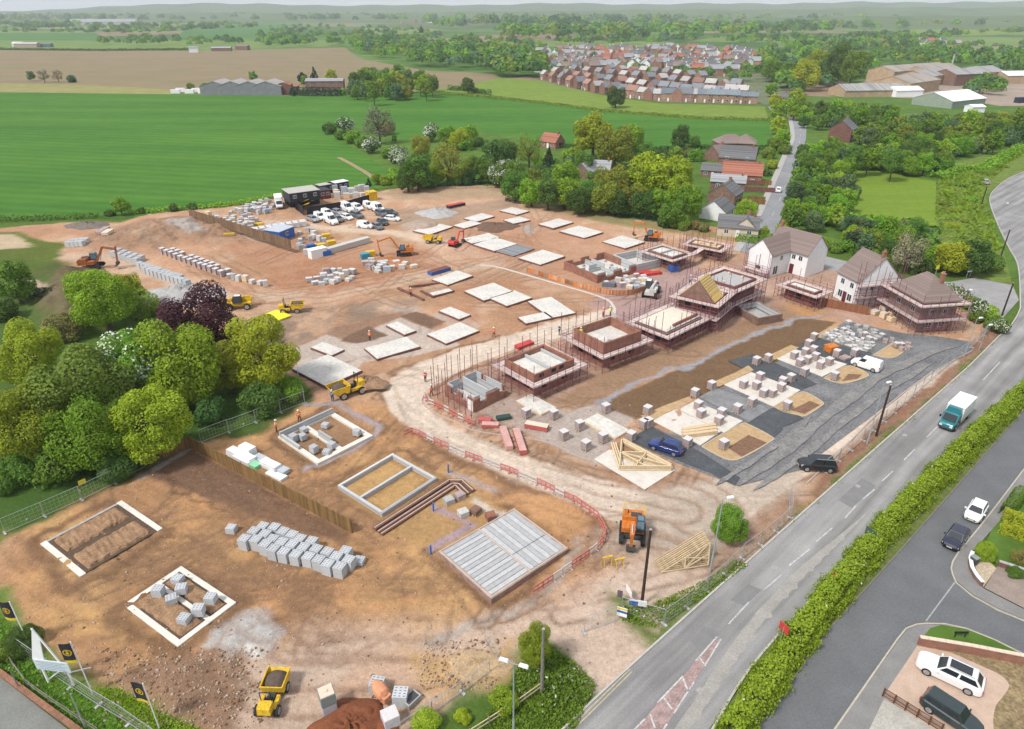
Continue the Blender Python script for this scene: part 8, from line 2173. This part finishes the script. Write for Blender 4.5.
for a in[(616,96,10.5,'deep','round','single dark tree standing alone in the strip below the estate'),(253,76,5,'mid','round','single tree behind the farm barns'),(468,84.5,8,'deep','round','single broad tree at the edge of the brown field'),(31,76,4.5,'deep','round','dark tree left of two bare trees in the brown field'),(43,75,6,'twig','sparse','bare tree in the brown field, left of its pair'),(57,75,6,'twig','sparse','bare tree in the brown field, right of its pair'),(72,79.5,4.5,'deep','bush','low bush right of the bare trees in the brown field'),(421,30,2.6,'dark','cone','dark poplar rising above the far wood'),(302,78,5.5,'dark','round','dark tree at the left end of the farmhouse hedge'),(305,80,5,'mid','round','mid green tree left of the farmhouse'),(314,75,4.5,'dark','cone','pointed tree behind the farmhouse'),(331,76,6.5,'yellow','round','yellow tree behind the farmhouse gable'),(293,92,4.5,'dark','cone','dark conifer at the end of the barns'),(343,92,4,'fresh','bush','light bush right of the farmhouse hedge'),(190,86,4,'olive','bush','olive bush above the parked vans of the farm'),(205,87,4,'mid','bush','bush between the farm vans and the barn')]:tree(*a)
woodland([(352,78),(368,73),(400,72),(425,75),(434,84),(428,91),(370,93),(352,92)],44,(6,8.5),['fresh','olive','mid','deep','blue','lime','mid'],'in the copse right of the farmhouse','trees of the copse by the farmhouse',12,.36,('round','round','tall'))
hedge([(295,95.5),(320,96),(342,96)],4,5.2,'dark','tall dark conifer hedge in front of the farmhouse',.9,4,0,15,.2)
hedge([(545,104),(590,110),(640,114.5),(700,119),(769,121)],2.0,1.3,'olive','brown green hedge between the cereal field and the pasture strip',.7,5,0,16,.3)
hedge([(430,93.5),(480,97),(545,104)],2.0,1.3,'olive','hedge along the top of the cereal field right of the copse',.7,5,0,17,.3)
hedge([(-200,50),(0,50),(100,51),(190,50)],3.5,2.5,'deep','long dark hedge along the far side of the brown field',1.4,1.6,0,18,.5)
hedge([(448,90),(465,91),(490,95)],2.5,2.5,'deep','short clumpy hedge below the single broad tree',1.0,3,0,19,.6)
M_wood=[M_leaf[k]for k in('mid','deep','mid','olive','fresh','deep','blue')]
def wood(name,polys,seed,leaves=84,rk=1.0,mats=None):
 rs=np.random.RandomState(seed);C_,R_,I_=[],[],[]
 for poly,n,r0,r1 in polys:
  xs=[p[0]for p in poly];ys=[p[1]for p in poly]
  x,y=rs.uniform(min(xs),max(xs),n*5),rs.uniform(min(ys),max(ys),n*5)
  s=inside(x,y,poly);x,y=x[s][:n],y[s][:n]
  t=H/(F*SP+(y-CY)*CP)
  C_.append(np.stack([(x-CX)*t,(F*CP-(y-CY)*SP)*t],1));R_.append(rs.uniform(r0,r1,len(x))*rk);I_.append(rs.choice(len(mats or M_wood),len(x)))
 C_,R_,I_=np.vstack(C_),np.concatenate(R_),np.concatenate(I_)
 n=len(C_);d=sph(rs,n*leaves).reshape(n,leaves,3);d[...,2]=np.abs(d[...,2])*.9+.1*d[...,2]
 p=d*R_[:,None,None]*(.8+.25*rs.rand(n,leaves,1));p[...,2]*=1.05
 p[...,:2]+=C_[:,None,:];p[...,2]+=(R_*.75)[:,None]
 nor=d+.5*sph(rs,n*leaves).reshape(n,leaves,3)
 me=quadmesh(name,p.reshape(-1,3),nor.reshape(-1,3),np.repeat(R_*.42,leaves)*(.7+.6*rs.rand(n*leaves)),rs,mats or M_wood,np.repeat(I_,leaves))
 o=bpy.data.objects.new(name,me);COL.objects.link(o);return tag(o,kind='stuff')
wood('far_woodland',[([(255,33),(270,28),(320,25),(345,28),(352,46),(300,47.5),(258,48)],110,5,8),([(345,40),(362,30),(400,28),(440,36),(480,38),(530,45),(540,66),(545,78),(512,80),(480,72),(430,68),(390,62),(355,52)],330,5,9),([(85,27),(170,24),(260,25),(255,30),(175,33.5),(90,34)],110,7,11),([(95,44),(130,36),(160,40),(230,42),(250,47),(100,48)],40,5,8),([(0,24),(80,24),(80,30),(0,31)],70,8,12),([(750,72),(762,55),(800,50),(850,55),(880,62),(870,78),(835,90),(806,95),(800,100),(790,92),(775,88)],150,4.5,7.5),([(870,60),(905,50),(970,52),(975,68),(900,66)],100,4.5,7),([(968,60),(1000,50),(1060,52),(1060,84),(1010,80),(985,74)],70,5,8),([(960,92),(985,84),(1002,92),(995,98),(965,98)],22,3.5,5.5),([(540,41),(620,40),(760,39),(900,36),(1060,30),(1060,34),(960,38),(900,50),(790,52),(770,45),(640,45.5),(560,47)],230,5,9),([(500,32),(620,28),(760,26),(900,20),(1060,20),(1060,26),(900,30),(760,38),(600,42),(500,42)],360,9,17),([(420,24),(520,20),(700,18),(1060,14),(1060,19),(760,24),(500,31),(430,30)],330,12,24),([(0,18),(200,17),(420,18),(420,23),(200,22),(0,23)],240,14,24),([(0,31.5),(80,32),(170,34),(170,35),(0,34)],40,5,8),([(770,47.5),(905,48),(1060,44.5),(1060,47),(905,51),(770,51)],70,4,7),([(760,40),(900,35.5),(900,37),(760,41.5)],30,5,8),([(530,66),(560,60),(650,58),(760,62),(765,74),(700,72),(600,72),(545,78)],45,3,5),([(510,44),(560,46),(560,66),(535,72),(515,66)],24,4,6),([(620,76),(700,80),(750,84),(745,78),(690,72),(640,72)],22,3.5,5)],31)
wood('plantation_thicket',[(zr((40,330),(90,140),(270,110),(280,200),(270,380),(290,430),(640,500),(630,560),(300,500),(40,420)),90,1.6,2.6),(zr((300,150),(700,130),(1060,0),(1060,70),(830,120),(700,180),(420,185)),110,1.6,2.8),(zr((330,50),(600,10),(1060,-10),(1060,60),(560,95)),90,1.6,3),([(385,180),(400,175),(500,176),(560,196),(620,208),(690,216),(700,224),(620,216),(560,205),(500,186)],70,1.2,2.2),([(500,160),(560,150),(650,160),(690,180),(690,200),(560,190)],50,1.2,2.4)],33)
M_hill=fieldmat('distant hill',(.075,.12,.045),(.11,.15,.055),.0025,fine=.006,var=.3)
def ridge(name,D,prof,depth,m=M_hill):
 mb=MB();n=len(prof)*6;xs=[p[0]for p in prof];vs=[]
 for i in range(n+1):
  px=xs[0]+(xs[-1]-xs[0])*i/n
  h=float(np.interp(px,xs,[p[1]for p in prof]))*(1+.05*math.sin(i*1.7)+.04*math.sin(i*.61))
  x=(px-CX)/F*D
  for k,(dy,hh)in enumerate(((-depth,-2),(-depth*.55,.35),(-depth*.2,.82),(0,1),(depth*.5,.5))):vs.append((x*(1+dy/D),D+dy,h*hh if hh>0 else-2))
 mb.add(vs,[(i*5+j,(i+1)*5+j,(i+1)*5+j+1,i*5+j+1)for i in range(n)for j in range(4)])
 return tag(mb.build(name,m,smooth=True),kind='structure')
ridge('hills',6200,[(-150,40),(0,38),(60,45),(120,62),(180,88),(225,106),(270,96),(330,90),(400,86),(480,92),(560,100),(640,96),(720,100),(800,106),(900,112),(980,108),(1170,104)],1300)
ridge('hills',4300,[(-150,12),(60,14),(160,30),(240,42),(330,34),(430,38),(560,50),(700,54),(820,62),(940,68),(1040,62),(1170,60)],900)
ridge('hills',2900,[(380,0),(520,12),(640,20),(760,26),(900,34),(1000,32),(1170,28)],700)
def far_box(label,px,L_,Wd,h,wall,roof,rz=0.0,name='warehouse',cat='building',gable=True,group=None):
 p=P(*px);t=thing(name,label,cat,p,rz,group)
 mb=MB();gable_walls(mb,-L_/2,L_/2,-Wd/2,Wd/2,h,h+Wd*.16 if gable else h+.01);mb.build('wall',wall,t)
 mb=MB();gable_roof(mb,-L_/2,L_/2,-Wd/2,Wd/2,h,h+Wd*.16 if gable else h+.02,.4);mb.build('roof',roof,t)
 return t
far_box('long white warehouse roof far away below the left hills',(105,24.5),260,60,10,M_flat,M_tileS,R(3))
far_box('pale pink shed in the far left field',(28,47.3),34,12,5,mat('pinkish shed',(.4,.3,.28),.8,.1,1),M_flat,R(2),'shed')
far_box('white barn left of the pale pink shed in the far field',(19,46.6),14,10,5,M_white,M_white,R(2),'shed')
far_box('dark blue polytunnel in the far left field',(47,47),16,9,4,mat('blue grey sheet',(.12,.16,.2),.6,.1,1),mat('blue grey sheet',(.12,.16,.2)),R(2),'shed')
far_box('white cottage at the end of the brown field hedge',(194,52.5),11,9,6,M_white,M_tileS,R(20),'cottage','house')
far_box('low brown farm building right of the white cottage',(222,51),26,9,4,M_brickb,M_tileS,R(8),'farm_building')
far_box('second farm building among trees right of the white cottage',(243,50),18,9,5,M_brickb,M_tileB,R(-8),'farm_building')
for i in range(4):far_box('grey farm barn with a wavy roof behind the green field, %s from the left'%ordn(i),(221+17*i,93.6),22,19,5.6,mat('grey barn sheet',(.20,.21,.23),.8,.15,.4),mat('barn roof sheet',(.32,.30,.29),.8,.15,.4),R(92),'barn',group='grey farm barns')
far_box('red brick barn at the right end of the grey barns',(286,94),11,16,5,M_brickd,M_tileR,R(92),'barn')
t=far_box('brick farmhouse behind the tall dark conifer hedge',(326,90),26,9,6.2,M_brickb,M_tileS,R(4),'farmhouse','house')
for x in(-10,-4,2,8):win(t,x,-4.5,3.6,1.2,1.5,'y',-1)
chimney(t,-6,0,7.4,2);chimney(t,7,0,7.4,2)
for i,x in enumerate((176,181,190,197,203,210)):
 p=P(x,93.5-(i%2)*1.5);goods('white farm trailer at the left of the grey barns, %s from the left'%ordn(i),(p.x,p.y,0),R(rnd.uniform(-20,20)),(6,2.4,2.4),M_white if i!=5 else mat('turquoise sheet',(.05,.32,.3),.6,.1,1),None,'white trailers at the farm')
def house(label,L_,Wd,he,hr,wall,roof,name='house',cat='house',wins=True,chim=1,hip=False,porch=False):
 t=thing(name,label,cat)
 mb=MB()
 if hip:mb.box(0,0,0,L_,Wd,he)
 else:gable_walls(mb,-L_/2,L_/2,-Wd/2,Wd/2,he,hr)
 mb.build('wall',wall,t);mb=MB()
 (hip_roof if hip else gable_roof)(mb,-L_/2,L_/2,-Wd/2,Wd/2,he,hr);mb.build('roof',roof,t)
 if chim:
  mb=MB();mb.box(L_*.38,0,hr-.6,.6,.9,1.6);mb.build('chimney',M_brick,t)
 if wins:
  for s in(-1,1):
   for z in((.9,3.4)if he>4 else(.9,)):
    for x in(-.28,.28):
     mb=MB();mb.box(L_*x,s*(Wd/2+.01),z,1.3,.08,1.25);mb.box(L_*x-.3,s*(Wd/2+.03),z+.1,.48,.08,1.05,0,1);mb.box(L_*x+.3,s*(Wd/2+.03),z+.1,.48,.08,1.05,0,1);mb.build('window',[M_white,M_wglass],t)
   mb=MB();mb.box(0,s*(Wd/2+.01),0,1.0,.08,2.1);mb.build('door',M_white,t)
  mb=MB();mb.box(L_/2+.01,0,3.4 if he>4 else 1,.08,1.2,1.2,0,1);mb.build('window',[M_white,M_wglass],t)
 return t
M_bk=[mat('estate brick',(.27,.145,.11),.85,.2,.6,objvar=.25),mat('estate buff brick',(.33,.20,.13),.85,.2,.6,objvar=.2)]
EH=[house('x',9,6.5,5.1,7.8,M_bk[0],mat('estate red tiles',(.27,.155,.125),.85,.2,.8,objvar=.2)),house('x',8,7,5.2,8.2,M_bk[0],mat('estate grey tiles',(.19,.20,.22),.8,.15,.8,objvar=.2)),house('x',10,6.5,5.0,7.6,M_bk[1],mat('estate slate',(.16,.19,.22),.8,.15,.8,objvar=.2)),house('x',8.5,6.5,5.1,7.8,M_bk[0],mat('estate pale slate',(.36,.34,.33),.7,.15,.8,objvar=.2))]
KN=['red tiled','grey tiled','slate blue roofed','pale roofed']
for rn,l,n in(('front row',[(545,80),(572,87),(600,93),(632,98),(660,100.5),(700,102),(758,103.5)],24),('second row',[(556,77),(600,84.5),(650,92),(700,96),(752,98)],18),('third row',[(575,74.5),(640,82),(700,89),(748,92)],14),('fourth row',[(610,73),(660,77),(712,83)],9)):
 q=resample([Vector((x,y,0))for x,y in l],n)
 for i in range(n):
  p=P(q[i].x,q[i].y);e=P(q[i+1].x,q[i+1].y);a=math.atan2((e-p).y,(e-p).x)
  k=rnd.choice((0,1,1,2,3,3,3,1))if not(rn=='front row' and i>17)else 2
  put(EH[k],p,a+rnd.choice((0,0,math.pi/2)),'%s house in the %s of the estate, %s from the left'%(KN[k],rn,ordn(i)),'houses of the new estate beyond the field',(.92,.92,rnd.uniform(.86,1.02)))
def small_house(wall,roof):
 mb=MB();gable_walls(mb,-4.5,4.5,-3.5,3.5,4.6,7.4);nf=len(mb.f);gable_roof(mb,-4.5,4.5,-3.5,3.5,4.6,7.4);mb.m[nf:]=[1]*(len(mb.f)-nf)
 nf=len(mb.f);mb.box(-3.4,0,6.6,.7,.7,1.7)
 o=mb.build('village_house',[wall,roof]);return tag(o,'x','house','houses of the old village')
SH=[small_house(M_bk[0],M_tileB),small_house(M_bk[0],M_tileR),small_house(M_white,M_tileG),small_house(M_bk[1],M_tileS)]
SN=['brown roofed brick','red roofed brick','grey roofed white','pale roofed buff']
def village(poly,n,place,group,seed,k=1.0,gap=1.5):
 r2=random.Random(seed);xs=[p[0]for p in poly];ys=[p[1]for p in poly];got=[];c=0
 while len(got)<n and c<6000:
  c+=1;x,y=r2.uniform(min(xs),max(xs)),r2.uniform(min(ys),max(ys))
  if inside(np.array([x]),np.array([y]),poly)[0]and all(math.hypot(x-a,(y-b)*2)>gap*3 for a,b in got):got.append((x,y))
 for i,(x,y)in enumerate(sorted(got)):
  j=r2.randrange(4);put(SH[j],P(x,y),r2.uniform(-.4,.4)+r2.choice((0,1.57)),'%s house %s, %s from the left'%(SN[j],place,ordn(i)),group,k)
village([(512,56),(560,50),(640,48),(760,54),(764,70),(700,75),(640,71),(580,74),(540,72)],190,'in the old village behind the estate','houses of the old village',3,1.2,1.25)
village([(860,24),(920,20),(1000,20),(1050,22),(1050,26),(940,28),(870,27)],40,'in the far hillside village','houses of the hillside village',4,1.6,1.2)
village([(880,46),(900,43),(960,44),(960,47),(890,49)],10,'among the valley fields','houses among the valley fields',5,1.3)
village([(395,22),(470,17),(470,21),(400,25)],16,'on the far ridge','houses on the far ridge',6,2.0,1.2)
village([(370,48),(400,46),(430,50),(420,54),(375,52)],7,'inside the far wood','houses inside the far wood',7)
t=house('large brick house with white render behind the estate, facing the meadow',24,9,6,9,M_bk[1],M_tileS,chim=0);t.location=P(722,76);t.rotation_euler.z=R(5)
zc_=Z(660,140,.1371)
for q,L_,Wd,he,hr,wl_,rf_,rz,lab,hip in(((500,90),13,9,4.6,8,M_brickb,M_tileB,10,'hipped brown roofed house at the far end of the cottage row',True),((610,90),11,9,4.6,8,M_brickb,M_tileB,80,'second brown roofed house at the far end of the cottage row',True),((410,140),8,7,3,6,M_brickb,M_tileB,50,'low brown outbuilding left of the cottage row',False),((560,195),14,9,4.2,8.2,M_brick,M_tileG,-15,'brick gabled house with a dark grey roof in the cottage row',False),((590,305),14,9,3.6,7.2,M_brick,M_tileR,-10,'cottage with a bright red tiled roof',False),((385,260),9,7,2.6,4.6,M_brickb,M_tileG,-12,'flat looking grey roofed annexe left of the red roofed cottage',False),((490,355),12,6,3,5,M_brickb,M_tileS,-10,'pale roofed cottage in front of the red roofed one',False),((470,450),9,9,3.4,6.6,M_brickb,M_tileG,65,'dark grey roofed brick bungalow in the middle of the row',False),((410,560),9,8,2.8,5.8,M_white,M_tileG,65,'grey roofed bungalow with white walls nearest the trees',False),((560,685),11,7,2.8,5.4,mat('cream render',(.55,.48,.38),.85,.08,1),M_tileG,-8,'cream cottage nearest the site with a dark roof',False),((620,690),6,6,2.8,5.4,mat('cream render',(.55,.48,.38)),M_tileG,75,'cream gabled wing of the cottage nearest the site',False)):
 t=house(lab,L_,Wd,he,hr,wl_,rf_,'cottage','house',hip=hip,chim=not hip);p=P(*zc_(q)[0]);t.location=p;t.rotation_euler.z=R(rz-8);t.scale=(.88,)*3
for(x,y),L_,Wd,he,hr,wl_,rf_,rz,lab in(((841,140),11,9,5.2,8.6,M_brickd,M_tileG,55,'red brick house with a grey roof standing alone in the wood'),((552,147),8,6,2.6,5.4,M_brick,M_tileR,-40,'red roofed cottage among the trees at the field edge'),((586,176),8,6,2.2,4.8,M_brickb,M_tileS,60,'pale roofed cottage behind the belt trees'),((599,174),8,6,2.2,4.6,M_brickb,M_tileS,-15,'second pale roofed cottage behind the belt trees'),((779,104),8,7,4,6.5,M_bk[1],M_tileG,0,'end house of the estate beside the straight road')):
 t=house(lab,L_,Wd,he,hr,wl_,rf_,'cottage','house');t.location=P(x,y);t.rotation_euler.z=R(rz)
for i,(x,y)in enumerate(((873,139.5),(886,140.5),(856,139))):far_box('low brick shed in the wood, %s from the left of three'%ordn((1,2,0)[i]),(x,y),9,4,2,M_brickd,M_tileG,R(-5),'shed',gable=False,group='brick sheds in the wood')
for i,q in enumerate(((640,330),(690,380),(660,470),(740,330),(700,450))):
 p=P(*zc_(q)[0]);t=thing('garden_fence','dark garden fence beside the cottages, %s'%('nearest the red roof','long one in the middle','lowest','at the road','short one by the lime tree')[i],'fence',p,R(-12),'garden fences of the cottages');mb=MB();mb.box(0,0,0,(9,12,8,6,5)[i],.08,1.6);mb.build('panel',M_brickd if i<2 else M_fence,t)
zw=Z(820,50,.1371)
M_asb=stripemat('weathered corrugated roof',(.33,.29,.25),(.25,.22,.20),1.1,0,.9,.6,.2,.15);M_asg=stripemat('grey corrugated roof',(.30,.30,.29),(.23,.23,.225),1.1,0,.9,.6,.2,.15);M_ocb=mat('ochre sheet wall',(.40,.29,.19),.85,.2,.3)
for q,L_,Wd,h,wl_,rf_,rz,lab in(((350,330),46,20,4,M_ocb,M_asg,8,'wide low grey roofed works shed at the front left'),((620,300),50,24,7,M_ocb,M_asb,40,'works shed with an ochre wall in the middle of the works'),((750,250),48,22,7,M_ocb,M_asg,40,'grey ribbed works shed behind the ochre one'),((640,215),80,22,8,M_ocb,M_asb,32,'longest brown works shed along the back'),((800,215),60,20,8,M_ocb,M_asb,40,'brown works shed at the back right'),((1010,250),34,20,8,M_brickb,M_asg,20,'dark brick kiln shed at the right of the works'),((1130,235),34,22,8,M_ocb,M_asg,30,'kiln shed with a big dark doorway'),((930,400),34,24,4,mat('green grey sheet',(.26,.30,.25),.8,.1,.4),M_white,30,'white roofed works shed nearest the wood'),((600,335),20,12,4,M_white,M_white,12,'small white roofed works shed at the front'),((1400,240),26,16,6,M_ocb,M_white,10,'white roofed works shed at the right edge'),((1120,452),8,6,3,M_white,M_white,10,'small white hut in the wood below the works')):
 t=far_box(lab,zw(q)[0],L_,Wd,h,wl_,rf_,R(rz),'works_shed',group='sheds of the brick works')
 if 'doorway' in lab:
  mb=MB();mb.box(-L_/2-.05,0,0,.2,9,7);mb.build('doorway',M_black,t);mb=MB();mb.box(-4,-Wd/2-.05,0,10,.2,6.5);mb.build('doorway',M_black,t)  # black slabs on the walls paint in the dark interior
p=P(950,72);t=thing('works_chimney','thin pale chimney behind the kiln shed','chimney',p);mb=MB();mb.tube((0,0,0),(0,0,15),.9,10,0,.6);mb.build('stack',M_conc2,t);mb=MB();mb.tube((0,0,15),(0,0,15.6),.8,10);mb.build('rim',M_dark,t)
p=P(1021,101,1);goods('dark blue lorry body parked in the works yard at the right edge',(p.x,p.y,0),.3,(8,3,3),M_navy)
SUN_EL,SUN_AZ=R(52),R(232)
w=bpy.data.worlds.new('World');S.world=w;w.use_nodes=True
nt=w.node_tree;N,L=nt.nodes,nt.links
bg=N['Background']
sky=N.new('ShaderNodeTexSky');sky.sky_type='NISHITA';sky.sun_disc=False
sky.sun_elevation=SUN_EL;sky.sun_rotation=SUN_AZ;sky.air_density=1.2;sky.dust_density=2.5
mi=N.new('ShaderNodeMix');mi.data_type='RGBA';mi.inputs[0].default_value=.72
L.new(sky.outputs[0],mi.inputs[6]);mi.inputs[7].default_value=(9.0,9.3,9.8,1)
L.new(mi.outputs[2],bg.inputs['Color']);bg.inputs['Strength'].default_value=.078
sd=bpy.data.lights.new('sun','SUN');sd.energy=2.6;sd.angle=R(10);sd.color=(1,.955,.89)
so=bpy.data.objects.new('sun',sd);COL.objects.link(so)
dirv=Vector((math.sin(SUN_AZ)*math.cos(SUN_EL),math.cos(SUN_AZ)*math.cos(SUN_EL),math.sin(SUN_EL)))
so.rotation_euler=dirv.to_track_quat('Z','Y').to_euler();so.location=dirv*200
cd=bpy.data.cameras.new('camera');co_=bpy.data.objects.new('camera',cd);COL.objects.link(co_)
co_.location=(0,0,H);co_.rotation_euler=(R(90)-PITCH,0,0)
cd.sensor_width=36;cd.lens=F/1024*36;cd.clip_end=30000;cd.clip_start=.5
S.camera=co_
S.view_settings.view_transform='Standard';S.view_settings.look='None';S.view_settings.gamma=1;S.view_settings.exposure=.53
S.view_settings.use_curve_mapping=False
S.cycles.max_bounces=6;S.cycles.diffuse_bounces=3;S.cycles.glossy_bounces=2;S.cycles.transmission_bounces=2;S.cycles.transparent_max_bounces=6;S.cycles.volume_bounces=0
S.cycles.use_adaptive_sampling=True;S.cycles.adaptive_threshold=.02
HAZE=True
if HAZE:
 mb=MB();mb.box(0,0,-1.5,15600,15600,175)
 o=mb.build('haze',bpy.data.materials.new('haze'))
 m=o.data.materials[0];m.use_nodes=True;nt=m.node_tree
 for n in list(nt.nodes):
  if n.type=='BSDF_PRINCIPLED':nt.nodes.remove(n)
 pv=nt.nodes.new('ShaderNodeVolumePrincipled');pv.inputs['Color'].default_value=(.86,.93,1,1);pv.inputs['Density'].default_value=.00011;pv.inputs['Anisotropy'].default_value=.0
 nt.links.new(pv.outputs[0],nt.nodes['Material Output'].inputs['Volume'])
 tag(o,kind='stuff')
